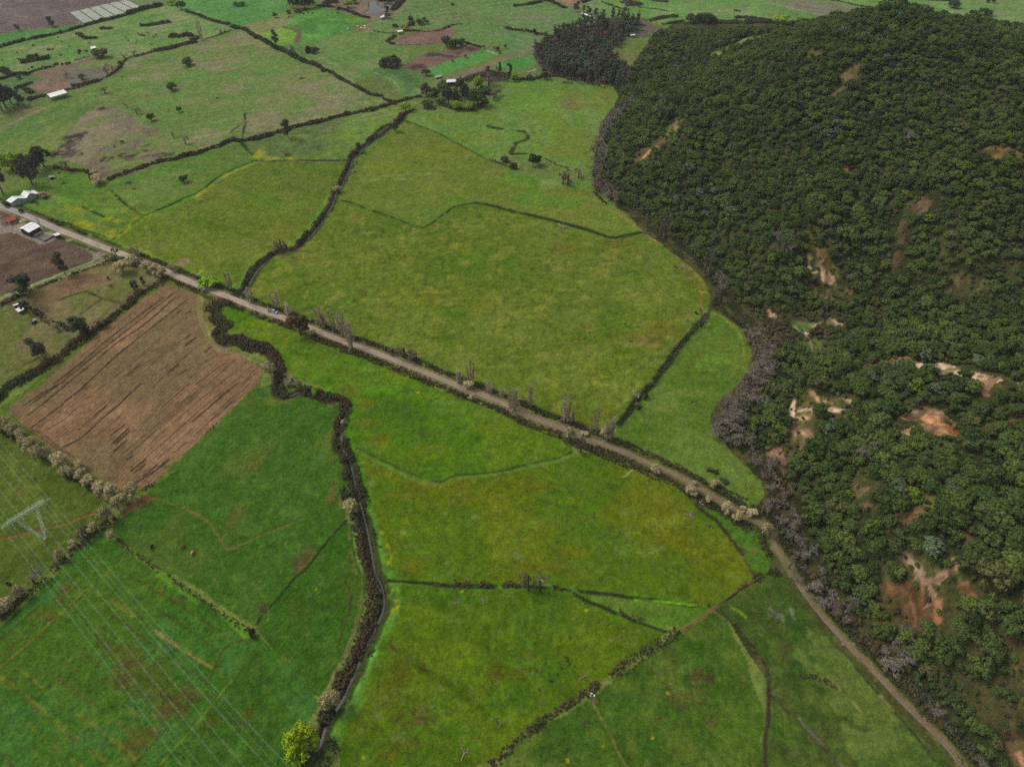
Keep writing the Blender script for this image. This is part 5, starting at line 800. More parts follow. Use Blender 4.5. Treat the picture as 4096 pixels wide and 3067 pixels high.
R_('bbare', '11', '230,525,388,105', 'bare_tree', 'round brown bare tree on the stream bank by the striped crop', 'tree')
R_('bbare', '23', '140,130,-30,120 240,135,-25,120', 'bare_tree', ['left half of the broad brown bare tree pair on the lower ditch', 'right half of the broad brown bare tree pair on the lower ditch'], 'tree', 'bare tree pair on the lower ditch')
# poplars and verge trees along the road
R_('poplar', '11', '190,1005,845,75 290,1065,955,62 575,1170,1003,75 603,1160,1030,50 683,1205,1010,52 748,1250,1028,58 790,1270,1120,60 825,1360,1140,75', 'bare_poplar', '{} tall bare poplar from the left beside the road past the car', 'tree', 'tall bare poplars beside the road')
R_('rust', '11', '385,1235,1075,150 430,1230,1120,100', 'brown_leaved_tree', ['broad rusty brown tree overhanging the road', 'lower rusty half of the broad tree overhanging the road'], 'tree', hscale=1.25, wscale=1.15)
R_('bbare', '11', '1290,1430,1320,130 1350,1460,1380,100 1170,1400,1340,60', 'bare_bush', '{} bare thorn bush in the hedge left of the debris in the meadow', 'bush')
R_('poplar', '11', '1735,1645,1540,45 1850,1650,1470,62', 'bare_poplar', ['small bare poplar left of the yellowish willow', 'bare poplar standing behind the yellowish willow'], 'tree')
R_('poplar', '12', '2025,78,-12,55 2120,112,38,42 2192,205,45,55', 'bare_poplar', '{} short bare poplar from the left in the middle stretch of the road', 'tree')
R_('poplar', '22', '10,225,30,48 165,210,32,48 460,325,92,85 527,335,245,40 725,435,203,42 840,485,288,75 862,485,300,50', 'bare_poplar', '{} bare poplar from the left in the row above the lower road', 'tree', 'bare poplars above the lower road')
R_('catkin', '22', '790,475,365,90 500,490,372,85 625,445,408,65 1235,775,695,90 1580,875,840,42 1740,895,830,62 1540,955,885,90 1690,1025,972,60 1840,1115,1030,90 1940,1185,1090,90 1990,1095,1055,62 2060,1135,1080,90 2180,1300,1205,80', 'pale_willow', '{} yellowish willow from the left along the lower road', 'tree', 'yellowish willows along the lower road')
R_('bbare', '22', '590,595,470,110 695,435,365,60 470,335,270,90', 'bare_bush', ['large dark bramble-hung tree below the road', 'dark bare bush under the slim poplar', 'dark bare bush at the foot of the twin poplars'], 'bush')
R_('bare', '22', '2160,1120,1020,90 2090,700,600,110 2180,760,650,110 2050,620,520,90', 'bare_tree', ['grey bare tree at the road bend', 'grey bare tree at the edge of the wood above the road bend', 'grey bare tree nearest the sandy path end', 'small grey bare tree below the grey thicket'], 'tree')
R_('bush', '22', '1750,770,745,60 1690,750,730,36 1830,850,820,60 1150,120,70,70 1095,210,180,60', 'bramble_bush', ['dark bush in the right-hand meadow', 'small dark bush beside another in the right-hand meadow', 'dark bush near the roadside hedge end', 'dark bush by the cut branches on the ditch', 'dark bush at the bottom of the ditch'], 'bush')
R_('bbare', '32', '5,1330,1230,60', 'bare_tree', 'pale brown bare tree over the lane at its narrow stretch', 'tree')
# trees in the ditch and on the wood's edge
R_('bare', '21', '1620,1160,1005,85 1800,890,715,130 1790,960,800,80 2100,1310,1180,95 2060,1240,1180,60', 'bare_tree', ['grey bare tree at the top of the dark ditch', 'broad grey bare tree on the wood edge above the ditch', 'small grey bare tree under the broad one on the wood edge', 'grey bare tree where the grey thicket starts', 'small grey bare tree at the foot of the yellowish shrubs'], 'tree')
R_('upbare', '21', '1040,185,62,34 1068,188,50,38 1125,195,62,34 1165,338,205,26 1215,345,252,24 1275,378,160,62 1310,398,212,72 1570,575,395,70 1660,700,520,60 1695,718,488,80', 'bare_poplar', '{} grey upright bare tree from the left along the foot of the hill', 'tree', 'grey upright bare trees at the foot of the hill')
# middle distance
R_('gum', '10', '285,1195,1028,85 1208,1140,1050,52 895,1315,1228,62', 'gum_tree', ['tall gum tree in front of the long bramble hedge', 'brown gum tree on the upper stream bank', 'brown gum tree at the stream by the mustard row'], 'tree')
R_('bbare', '10', '870,1425,1382,26 765,1585,1540,36 255,1340,1292,60', 'bare_bush', ['small bare tree right of the stream', 'bare bush on the stream above the meadow ditch', 'brown bush in the mustard meadow'], 'bush')
R_('catkin', '10', '705,1660,1600,62', 'pale_willow', 'pale willow at the stream by the crop corner', 'tree')

R_('ever', '10', '993,958,920,42 1475,655,598,75', 'evergreen_tree', ['small green bush on the long bramble hedge', 'round green tree left of the bright green strip'], 'tree')
R_('willow', '10', '1295,960,880,82 1735,948,870,70 1845,952,880,82 1920,790,655,88', 'green_willow', ['light green willow where the hedges meet the stream', 'left light green weeping willow in front of the dark grove', 'right light green weeping willow in front of the dark grove', 'light green tree rising behind the dark grove'], 'tree')
R_('cyp', '10', '1470,825,712,105 1550,875,740,80 1765,800,645,80 1665,905,725,95 1805,895,690,80', 'dark_conifer', ['spreading dark conifer at the left end of the grove', 'dark conifer second from the left in the grove', 'tallest dark conifer at the back of the grove', 'conifer with a bare pale stem in the grove', 'brown ivy-clad conifer in the middle of the grove'], 'tree', 'conifers of the dark grove', hscale=.9)
R_('ever', '10', '1625,825,700,135 1720,855,760,130 1920,915,770,160 1480,925,865,95 1992,805,740,125 1600,900,850,90 1850,850,770,120', 'evergreen_tree', '{} dark round tree of the grove by the white roofed barn', 'tree', 'dark round trees of the grove')
R_('bbare', '10', '2070,840,760,100 2050,870,810,60 2010,745,640,95 2090,690,570,45 2140,705,640,62 1880,850,740,60', 'bare_tree', '{} brown bare tree at the right end of the grove', 'tree', 'brown bare trees at the right end of the grove')
R_('gum', '10', '2190,665,545,40 2110,640,540,30', 'gum_tree', ['slim gum on the lane right of the grove', 'slimmer gum on the lane right of the grove'], 'tree'); R_('ever', '10', '2000,615,570,40', 'evergreen_tree', 'small dark tree beside the dirt lane', 'tree')
R_('bush', '10', '460,455,395,60 500,460,405,60 1120,560,480,100 1180,565,472,110 1225,560,490,90 1100,580,520,80 1165,588,530,110 2140,1400,1345,80', 'bramble_bush', ['left bush of the dark pair beside the diagonal hedge', 'right bush of the dark pair beside the diagonal hedge']+['%s bush of the dark round thicket island' % o for o in ('first', 'second', 'third', 'fourth', 'fifth')]+['dark round bush at the end of the meadow ditch'], 'bush')
R_('gum', '10', '175,405,262,62', 'gum_tree', 'dark feathery tree on the diagonal hedge', 'tree'); R_('bare', '10', '310,490,400,70', 'bare_tree', 'thin grey bare tree on the diagonal hedge', 'tree'); R_('bbush', '10', '575,618,580,50 1080,832,812,30', 'bramble_bush', ['brown bush in the diagonal hedge', 'small brown bush at the lower end of the diagonal hedge'], 'bush')
R_('ever', '10', '1650,405,310,90 1705,415,335,100 1765,395,330,90 1410,215,165,50 1455,178,148,32 1432,218,180,60 1472,208,170,42 1700,46,25,30 1965,418,392,26 2085,438,405,36 2155,422,382,26 2058,432,402,20 1810,500,470,26 1700,540,515,20 2105,465,445,24', 'evergreen_tree', ['left tree of the dark clump between the two brown plots', 'middle tree of the dark clump between the two brown plots', 'right tree of the dark clump between the two brown plots']+['%s small evergreen right of the tall dark poplar' % o for o in ('first', 'second', 'third', 'fourth')]+['lone small tree on the field line at the top']+['%s small tree along the top edge of the bright green strip' % o for o in ORD[:7]], 'tree')
R_('gum', '10', '1350,262,138,66', 'gum_tree', 'tall dark feathery tree beside the small white roofed shed', 'tree'); R_('gold', '10', '1285,262,212,85 700,85,42,60', 'golden_tree', ['golden flowering bush beside the tall dark tree', 'golden bush left of the pond'], 'bush')
R_('willow', '10', '795,72,5,62 850,32,-20,62', 'green_willow', ['light green round tree left of the pond', 'light green tree at the top edge left of the pond'], 'tree'); R_('gum', '10', '1130,122,48,42', 'gum_tree', 'dark columnar tree on the right shore of the pond', 'tree'); R_('rust', '10', '1135,158,112,60', 'brown_leaved_tree', 'round brown bush below the pond', 'bush')
R_('ever', '10', '168,152,110,42', 'evergreen_tree', 'small dark tree on the field line at the top left', 'tree'); R_('bbush', '10', '285,118,85,40 360,105,70,62 425,92,62,62 1665,240,215,26', 'bramble_bush', ['small brown bush left of the gum stand at the top', 'brown bush in front of the gum stand at the top', 'brown bush at the right foot of the gum stand at the top', 'small bush on the curved field line'], 'bush')
R_('gum', '10', '300,70,-60,50 330,75,-65,50 360,78,-60,50 390,75,-62,50 420,78,-58,50 450,74,-60,50 480,70,-62,50 500,60,-60,45 315,40,-90,45 400,40,-95,45 460,40,-95,45', 'gum_tree', '{} dark gum of the stand cut by the top edge of the picture', 'tree', 'dark gums of the stand at the top edge')
# far left
R_('cyp', '00', '60,940,690,150 20,960,720,120 100,900,740,100', 'dark_cypress', '{} tree of the dark grove at the left edge near the long white shed', 'tree', 'dark grove at the left edge'); R_('gum', '00', '195,915,785,85', 'gum_tree', 'dark tree between the left grove and the long white shed', 'tree')
R_('cyp', '00', '285,1600,1335,170 385,1440,1258,140 30,1680,1400,150 330,1500,1330,110', 'dark_cypress', ['largest dark tree above the greenhouse', 'dark tree furthest right above the greenhouse', 'dark tree cut by the left edge above the greenhouse', 'dark tree behind the largest above the greenhouse'], 'tree')
R_('willow', '00', '110,1470,1320,160 210,1430,1315,140', 'green_willow', ['left light green tree behind the dark trees above the greenhouse', 'right light green tree behind the dark trees above the greenhouse'], 'tree')
R_('bbare', '00', '595,1475,1388,105', 'bare_bush', 'round brown bush right of the dark trees above the greenhouse', 'bush'); R_('catkin', '00', '855,1585,1508,120 830,1515,1460,72', 'pale_willow', ['straw-coloured round bush at the hedge corner', 'small straw-coloured bush behind the larger one'], 'bush')
R_('ever', '00', '1620,562,492,95 1485,782,712,92 1552,970,922,46 1312,1045,978,62 1590,1577,1512,82 1055,1236,1212,30 1040,562,524,46 988,1274,1262,18 708,1330,1318,18', 'evergreen_tree', ['upper round evergreen alone in the wide rough pasture', 'second round evergreen down in the wide rough pasture', 'small round evergreen in the middle of the wide rough pasture', 'thin evergreen leaning in the wide rough pasture', 'round evergreen alone between the mustard ditch and the hedge', 'tiny bush in the brown rush patch', 'small evergreen at the upper corner of the rough pasture', 'tiniest bush in the brown rush patch', 'tiny bush at the left of the brown rush patch'], 'tree')
R_('rust', '00', '905,495,415,90 710,690,640,66', 'brown_leaved_tree', ['rusty tree right of the small white hut', 'round brownish tree in the brown plot'], 'tree'); R_('olive', '00', '835,500,425,80 880,505,470,50 170,685,650,40', 'olive_tree', ['olive green tree below the small white hut', 'low olive bush between hut and brown plot', 'small pale green bush at the upper left'], 'tree')
R_('gum', '00', '460,232,150,62 165,268,210,34', 'gum_tree', ['dark gum on the edge of the top left ploughed field', 'small pale tree on the edge of the top left ploughed field'], 'tree'); R_('poplar', '00', '1742,352,183,38', 'bare_poplar', 'tall thin bare poplar beside the dark thicket at the top', 'tree')
R_('bare', '00', '910,802,738,60 580,672,608,50 1160,482,428,50 1100,932,880,42 1182,985,928,50 1912,292,240,62 1605,1245,1180,50 1502,1195,1140,42 930,640,560,60 980,620,550,60 1080,505,460,50', 'bare_tree', ['thin grey bare tree right of the long white shed', 'thin grey bare tree in the brown plot', 'grey bare tree on the hedge below the grazing cows', 'upper thin bare tree left of the brown rush patch', 'second thin bare tree above the brown rush patch', 'grey bare tree near the hedge crossing at the top', 'thin bare tree above the bramble hedge', 'thin bare tree left of another above the bramble hedge', 'left grey bare tree on the brown plot edge', 'right grey bare tree on the brown plot edge', 'grey bare tree at the upper corner of the rough pasture'], 'tree')
R_('willow', '00', '1490,45,0,62', 'green_willow', 'pale green tree at the top hedge corner', 'tree'); R_('ever', '00', '1567,85,8,72 2040,55,18,60 2090,50,14,60', 'evergreen_tree', ['dark tree at the top hedge corner', 'left bush of the dark pair in the top green field', 'right bush of the dark pair in the top green field'], 'tree')
R_('bush', '00', '500,330,320,22 290,395,383,24 425,433,418,34 456,432,420,22 150,460,450,18 160,514,502,26 25,523,514,18 525,480,470,22 683,450,428,44 680,466,456,28 745,446,434,38 595,403,394,18 275,586,572,30 245,603,595,20 220,626,618,24 370,578,568,26 492,558,540,50 65,594,584,24 772,373,366,22 530,363,356,18 478,404,398,10', 'pasture_bush', '{} small dark bush from the top of the list scattered over the far left pasture', 'bush', 'small dark bushes scattered over the far left pasture')
R_('bbush', '00', '540,560,540,26 575,560,538,30 600,548,530,30 370,365,355,14', 'bramble_bush', '{} brown bush on the upper edge of the brown plot', 'bush', 'brown bushes on the upper edge of the brown plot')
# top right
R_('gum', '20', '550,105,8,62 618,105,42,30 665,125,58,46 722,150,78,42 868,140,66,36 395,625,540,50 465,685,553,50 280,685,588,60', 'gum_tree', ['large gum at the crossroads at the top', 'slim gum beside the white sheds', 'gum behind the white sheds', 'gum at the right end of the white sheds', 'lone slim gum right of the white sheds', 'pale gum in front of the plantation', 'pale gum with a white stem in front of the plantation', 'leafy gum at the left front of the plantation'], 'tree')
R_('bare', '20', '985,75,-10,55', 'bare_tree', 'grey bare tree in front of the brown thicket at the top', 'tree'); R_('ever', '20', '1690,195,105,130 1600,195,120,52 190,298,248,46 150,692,640,62 970,90,62,40', 'evergreen_tree', ['large dark round tree behind the hill foot at the top', 'dark tree left of the large round one at the top', 'small dark tree on the curved hedge', 'round dark bush in the lane left of the plantation', 'dark bush at the foot of the bare tree at the top'], 'tree')
R_('grey', '20', '1540,195,115,92 2010,250,148,52', 'grey_tree', ['grey-green tree left of the large dark one at the top', 'grey-green tree alone behind the grass strip'], 'tree'); R_('willow', '20', '22,705,638,62', 'green_willow', 'light green bush at the lane end left of the plantation', 'tree')
R_('bbare', '20', '650,728,640,62 590,725,670,40 750,745,652,80 480,1595,1455,110 440,1590,1480,90', 'bare_tree', ['brown bare tree at the front of the plantation', 'small brown bare tree at the front of the plantation', 'broad brown bare tree at the front right of the plantation', 'tall half of the brown bare clump in the meadow', 'low half of the brown bare clump in the meadow'], 'tree'); R_('bare', '20', '575,1535,1430,95', 'bare_tree', 'grey bare tree behind the brown bare clump in the meadow', 'tree')
R_('dark', '20', '180,1440,1325,80 225,1430,1345,60', 'evergreen_tree', ['dark tree over the pale debris in the upper meadow', 'smaller dark tree right beside the pale debris in the upper meadow'], 'tree'); R_('bush', '20', '15,1460,1400,60', 'bramble_bush', 'dark bush left of the dark tree in the upper meadow', 'bush')
R_('willow', '30', '970,75,-10,95 85,225,130,110 2095,275,235,100', 'green_willow', ['light green tree behind the hill top', 'light green tree at the left shoulder of the hill', 'light green tree behind the right shoulder of the hill'], 'tree')
R_('dark', '30', '1195,105,55,90 1605,70,8,105 1755,140,85,72 1865,130,70,110 1705,210,148,72 1945,28,-10,40 1890,20,-15,40', 'evergreen_tree', '{} dark bush standing in the far green field behind the hill', 'bush', 'dark bushes in the far field behind the hill')
# grey bare trees along the left foot of the hill and the lane
def scatter_line(tile_s, n, wid, kind, hr, rr, name, label, cat, group, hill_=True, seed=1):
    rs = np.random.default_rng(seed); pl = smooth_line(hilly(tile_s) if hill_ else flat(tile_s), 4); L = np.cumsum([0]+[math.dist(pl[k], pl[k+1]) for k in range(len(pl)-1)])
    for k in range(n):
        t = L[-1]*(k+.5)/n; i_ = min(int(np.searchsorted(L, t))-1, len(pl)-2); i_ = max(i_, 0); f = (t-L[i_])/(L[i_+1]-L[i_]+1e-9); a, b = np.array(pl[i_]), np.array(pl[i_+1]); d = (b-a)/(np.linalg.norm(b-a)+1e-9); p = a+(b-a)*f+np.array([-d[1], d[0]])*rs.uniform(-wid, wid)
        put(kind if isinstance(kind, str) else kind[int(rs.integers(len(kind)))], p[0], p[1], rs.uniform(*hr), rs.uniform(*rr), name, label.format(ORD[k] if k < len(ORD) else ''), cat, group)
scatter_line('20 1010,900 950,980 860,1070 800,1150 770,1270 755,1350 745,1450 715,1560', 34, 2.6, 'bare', (6.5, 9), (3.0, 4.2), 'bare_tree', 'grey leafless tree in the band along the upper foot of the hill', 'tree', 'grey leafless trees along the upper foot of the hill')
scatter_line('20 720,1600 780,1656 ; 21 860,50 920,100', 11, 3.0, ['bare', 'bbare'], (6, 8.5), (3.0, 4), 'bare_tree', 'grey leafless tree in the clump where the hill foot turns towards the far meadow', 'tree', 'grey leafless clump at the turn of the hill foot', seed=2)
scatter_line('21 2100,1240 2160,1400 2170,1560 ; 22 2090,70 1950,170 1850,280 1830,400 1900,500 1960,560', 44, 4.5, ['bare', 'bare', 'bbare'], (6, 9), (3.2, 4.6), 'bare_tree', 'grey leafless tree in the wide thicket between right-hand meadow and woodland', 'tree', 'grey leafless trees of the wide thicket', seed=3)
scatter_line('32 -40,640 -20,740 80,900 120,1080 170,1150 200,1500 240,1640 ; 33 330,80 430,200 540,300 720,230 600,430', 20, 3.0, ['bbare', 'bare', 'bbare'], (3.5, 6), (1.6, 2.8), 'bare_tree', 'grey leafless tree between the dirt lane and the green woodland', 'tree', 'grey leafless trees beside the dirt lane', seed=4)
scatter_line('33 1050,560 1180,680 1080,860 1250,760 900,700', 6, 2, ['bare'], (5, 7), (3, 4), 'bare_tree', 'grey leafless tree inside the near woodland above the dirt lane', 'tree', 'grey leafless trees inside the near woodland', seed=5)

# ------------------------------------------------------------------ bramble hedges: each run is one thing
def hedge(s, w_, h, mat='brown', label='', name='bramble_hedge', cat='hedge', dens=11, leaf=.30, hill_=False, gap=0, group=None, sub=3, fillk=1.0):
    pl = smooth_line(hilly(s) if hill_ else flat(s), sub); V = []; rs = np.random.default_rng(sum(map(ord, s)) % 9999); L = []
    q_ = []
    for p_ in pl:                                   # keep clear of the carriageway
        d_ = dline(np.array([p_[0]]), np.array([p_[1]]), ROAD)[0]; lim = min(w_, 5)*.45+3.0
        if d_ < lim:
            e_ = .3; gx_ = dline(np.array([p_[0]+e_]), np.array([p_[1]]), ROAD)[0]-d_; gy_ = dline(np.array([p_[0]]), np.array([p_[1]+e_]), ROAD)[0]-d_; l_ = math.hypot(gx_, gy_)+1e-9; p_ = (p_[0]+gx_/l_*(lim-d_), p_[1]+gy_/l_*(lim-d_))
        q_.append(p_)
    near_road = min(dline(np.array([p_[0] for p_ in q_]), np.array([p_[1] for p_ in q_]), ROAD)) < 7; pl = q_; h = min(h, 1.7) if near_road else h
    org = np.array(pl[0]); z0 = zat(*org)
    for k in range(len(pl)-1):
        a, b = np.array(pl[k]), np.array(pl[k+1]); D_ = np.linalg.norm(b-a); d = (b-a)/(D_+1e-9); n_ = np.array([-d[1], d[0]]); m = max(1, int(D_*max(w_, 1.2)/.75*fillk))
        for q in range(m):
            if gap and fbm(np.array([a[0]]), np.array([a[1]]), 9, 71, 2)[0] < gap: continue
            wv = .55+.75*float(vn(np.array([a[0]]), np.array([a[1]]), 7.0, 29)[0]); off = rs.uniform(-.5, .5)*w_*wv; p = a+d*D_*rs.random()+n_*off; e = 1-abs(off)/(w_*.5+.3)*.5; hv = .6+.8*float(vn(np.array([p[0]]), np.array([p[1]]), 5.0, 19)[0]); r = rs.uniform(.4, .85)*h*.42*e*hv+.1
            z = zat(*p) if hill_ else 0; L.append((p[0]-org[0], p[1]-org[1], z-z0+r*.4+rs.uniform(0, .5)*h*e*hv, r))
    if not L: return
    me = crown(name, L, LM[mat], leaf, dens, .82, rs, .85, -.2, 1.3, .7); o = link(name, me, label=label, category=cat); o.location = (org[0], org[1], z0)
    if group: o['group'] = group
    return o
H_ = hedge
H_('00 -60,425 0,412 120,375 250,345 480,300', 3.6, 3.2, 'bramble', 'dark hedge at the far left, lower half of the long top hedge'); H_('00 490,297 600,268 740,225 870,190 960,170 1050,145 1150,115', 3.6, 3.4, 'bramble', 'dark hedge below the white plastic rows'); H_('00 1100,125 1200,95 1270,75 1350,60 1400,45', 6, 4.5, 'bramble', 'tall dark hedge right of the white plastic rows')
H_('00 1610,105 1700,130 1800,170 1900,200 1990,215', 4.0, 3.2, 'bramble', 'short dark hedge running down to the top hedge crossing'); H_('00 1995,235 2060,250 2120,260 2211,330 ; 10 20,330 80,360 150,400', 5.0, 3.6, 'bramble', 'diagonal dark hedge, upper part from the crossing'); H_('10 150,410 230,440 300,470 350,500 430,540 500,560 560,590', 5.5, 4.0, 'bramble', 'diagonal dark hedge, thick middle part'); H_('10 560,595 640,625 700,665 780,710 850,745 900,770 970,810 1040,828 1085,830', 3.6, 2.8, 'bramble', 'diagonal dark hedge, thin lower part')
H_('10 1085,850 1130,870 1180,885 1230,885 1300,860 1370,845 1430,835', 3.4, 2.4, 'brown', 'dark hedge ending at the spreading conifer'); H_('10 1215,900 1150,905 1060,935 980,955 900,970 800,990 700,1010 620,1035 550,1055 470,1070 400,1085 330,1100 250,1125 180,1150 100,1175 0,1205', 4.2, 3.0, 'brown', 'long bramble hedge between rough pasture and mustard meadow, right part')
H_('00 2211,1205 2150,1210 2080,1225 2000,1215 1900,1260 1800,1290 1700,1330', 4.4, 3.0, 'bramble', 'long bramble hedge, middle part above the mustard ditch'); H_('00 1690,1335 1600,1350 1500,1380 1420,1390 1300,1420 1200,1460 1100,1490 1000,1530 930,1560', 4.6, 2.8, 'brown', 'long bramble hedge, left part at the brown rush patch')
H_('00 470,1450 560,1465 650,1475 740,1480 780,1520 800,1560', 3.6, 2.4, 'brown', 'low hedge between dark trees and straw-coloured bush'); H_('00 450,1345 500,1330', 2.5, 1.5, 'brown', 'short bramble piece left of the rush patch') 
H_('00 0,690 60,670 120,650 200,640 250,650', 5, 3.2, 'bramble', 'dark hedge at the left edge above the grove'); H_('00 250,640 320,610 400,590 470,575', 3.2, 2.4, 'bramble', 'thin hedge on the upper edge of the brown plot'); H_('00 640,525 700,510 780,485', 2.0, 1.6, 'brown', 'thin brown hedge right of the brown bushes')
H_('00 0,600 50,625 90,650', 7, 3.4, 'bramble', 'wide thicket at the left edge'); H_('00 130,775 200,745 280,715', 5, 2.6, 'bramble', 'dark thicket above the left grove'); H_('00 220,770 260,800 290,805', 6, 2.6, 'bramble', 'dark thicket right of the left grove'); H_('00 240,870 300,850 360,830 400,830', 5, 2.8, 'bramble', 'dark thicket left of the long white shed')
H_('00 560,780 640,770 700,750 760,730 830,710 880,690 940,660 1000,620 1040,580 1075,530 1100,505 1170,490 1250,470 1320,450', 2.6, 2.2, 'brown', 'thin brown hedge along the foot of the brown plot'); H_('00 620,745 700,735 780,720 840,700', 5, 2.6, 'brown', 'brown thicket behind the thin hedge of the brown plot')
H_('00 1330,445 1400,430 1480,420 1550,395 1620,380 1700,365', 7, 2.6, 'brown', 'large dark thicket on the hedge at the top, lower part'); H_('00 1480,330 1500,310 1560,320 1620,300 1650,320', 7, 3.0, 'brown', 'large dark thicket on the hedge at the top, upper part'); H_('00 1640,350 1700,335 1720,320', 8, 2.8, 'bramble', 'dark thicket at the foot of the thin poplar'); H_('00 1760,345 1850,320 1950,285 2000,262', 2.0, 1.6, 'bramble', 'thin hedge leading to the top hedge crossing')
H_('00 1215,225 1290,220 1350,210 1420,200 1470,190', 8, 2.8, 'bramble', 'long oval thicket island in the grazing pasture'); H_('00 870,250 920,250 970,250', 6, 2.6, 'bramble', 'small oval thicket island in the grazing pasture'); H_('00 680,290 710,320 740,335 790,335 835,335', 6, 2.6, 'bramble', 'bent thicket island above the white hut'); H_('00 180,540 240,530 300,520 360,510 430,500', 10, 3.6, 'bramble', 'largest thicket island at the far left'); H_('00 240,510 330,485', 5, 4, 'bramble', 'upper bushes of the largest far left thicket island')
H_('10 530,60 600,60 680,65 740,80 820,110 900,140 980,160', 5, 3.0, 'bramble', 'dark hedge along the left of the pond'); H_('10 600,40 640,20 700,25', 9, 4, 'bramble', 'dark thicket at the upper left of the pond'); H_('10 1180,90 1210,60 1240,30 1260,0', 9, 4, 'bramble', 'dark thicket at the right of the pond'); H_('10 1060,10 1130,8 1180,15', 8, 4, 'bramble', 'dark thicket behind the pond')
H_('10 1195,225 1215,240', 5, 3, 'bramble', 'dark bush row beside the small white shed'); H_('10 1270,275 1350,270 1440,275 1520,275 1600,262 1660,235 1720,215 1780,208', 2.6, 1.8, 'brown', 'dark curved hedge above the upper brown plot'); H_('10 1010,270 1060,280 1150,290 1230,292', 2.2, 1.4, 'brown', 'thin hedge left of the small white shed')
H_('10 1210,310 1170,335 1130,360 1170,375 1190,390', 5, 2.2, 'brown', 'curved bramble left of the upper brown plot'); H_('10 1210,390 1300,392 1400,388 1540,382', 1.4, 1.0, 'brown', 'thin dark edge below the upper brown plot'); H_('10 1790,370 1850,385 1900,400 1945,412', 3, 2.4, 'bramble', 'dark hedge right of the clump between the brown plots')
H_('10 1120,545 1150,520 1190,525 1210,545', 5, 3.0, 'bramble', 'dark round thicket island in the middle distance'); H_('10 450,440 490,425 520,440', 7, 3, 'bramble', 'dark mound beside the diagonal hedge')
H_('10 1700,935 1800,950 1880,950 1930,925 1970,900', 6, 2.4, 'brown', 'bramble bank in front of the dark grove'); H_('10 1600,900 1660,930 1740,950 1830,960', 5, 2.4, 'brown', 'dark scrub under the two weeping willows'); H_('10 1450,945 1500,945 1560,945', 3, 1.8, 'brown', 'small brown bramble at the stream head'); H_('10 1960,905 2000,880', 5, 2.4, 'brown', 'brown scrub at the grove corner')
H_('10 1800,700 1900,670 2000,650 2100,650 2200,670', 9, 2.4, 'brown', 'wide brown scrub behind the grove'); H_('20 0,690 80,690 170,690 250,670 330,660 400,655 470,670', 4.4, 3, 'brown', 'dark hedge left of the plantation along the upper meadow')
H_('20 10,60 60,50 120,45 180,35 260,20', 4, 3, 'bramble', 'dark hedge at the top left of the crossroads'); H_('20 270,5 330,15 390,40 440,65 470,75', 5, 3, 'bramble', 'dark hedge below the pale brown field'); H_('20 600,25 650,10 700,-10', 5, 3.5, 'bramble', 'dark hedge at the right of the pale brown field')
H_('20 0,262 60,265 120,270 180,285', 3.4, 2.6, 'bramble', 'curved dark hedge, left part before the plantation'); H_('20 190,290 250,300 310,315 350,330', 3.4, 2.6, 'bramble', 'curved dark hedge, right part at the plantation'); H_('10 2150,250 2180,250 2211,262', 4, 3, 'brown', 'brown scrub at the left end of the curved hedge')
H_('20 770,20 830,40 900,65 950,80 1010,90', 3, 1.6, 'brown', 'thin brown hedge right of the crossroads'); H_('20 960,30 1000,15 1060,30 1120,35 1060,45 980,40', 11, 2.4, 'brown', 'oval brown thicket at the top'); H_('20 1200,5 1270,15 1350,20', 5, 2, 'brown', 'brown thicket strip at the top'); H_('20 1080,60 1180,75 1260,85 1350,100', 2.4, 1.2, 'brown', 'low brown bramble line at the top')
H_('20 1180,185 1240,170 1300,155 1360,145 1430,148', 7, 2.6, 'brown', 'brown bramble slope behind the plantation'); H_('20 1290,215 1400,200 1490,180', 4, 2.4, 'brown', 'brown hedge above the far grass field'); H_('20 1500,165 1580,170 1640,180 1740,180 1820,200 1900,190 2000,205 2100,190 2211,190', 9, 3.2, 'bramble', 'long dark thicket behind the grass field'); H_('20 1920,160 2000,155 2080,165 2211,175 ; 30 0,180 60,200 150,225 300,240', 6, 3.0, 'bramble', 'upper dark thicket behind the grass field')
H_('20 1910,95 1960,98 2010,105 2060,120 2100,128', 3, 1.6, 'brown', 'broken line of low bushes in the far field', gap=.45); H_('30 120,150 190,152', 3, 1.4, 'brown', 'short dark bramble line left of the hill shoulder'); H_('30 250,160 300,165 350,172', 3, 1.4, 'brown', 'second short bramble line left of the hill shoulder')
H_('30 500,0 620,15 720,40 820,60 920,80', 2.4, 1.8, 'bramble', 'far hedge line behind the hill top'); H_('30 1300,0 1400,5 1550,10 1640,5', 3, 2, 'bramble', 'far hedge line right of the hill top'); H_('30 1030,10 1100,0 1180,12', 6, 3, 'bramble', 'dark far thicket right of the light green tree'); H_('30 1460,210 1540,212', 3, 2.5, 'brown', 'brown scrub just behind the hill crest'); H_('30 2150,270 2211,260', 8, 4, 'brown', 'brown scrub behind the right shoulder')
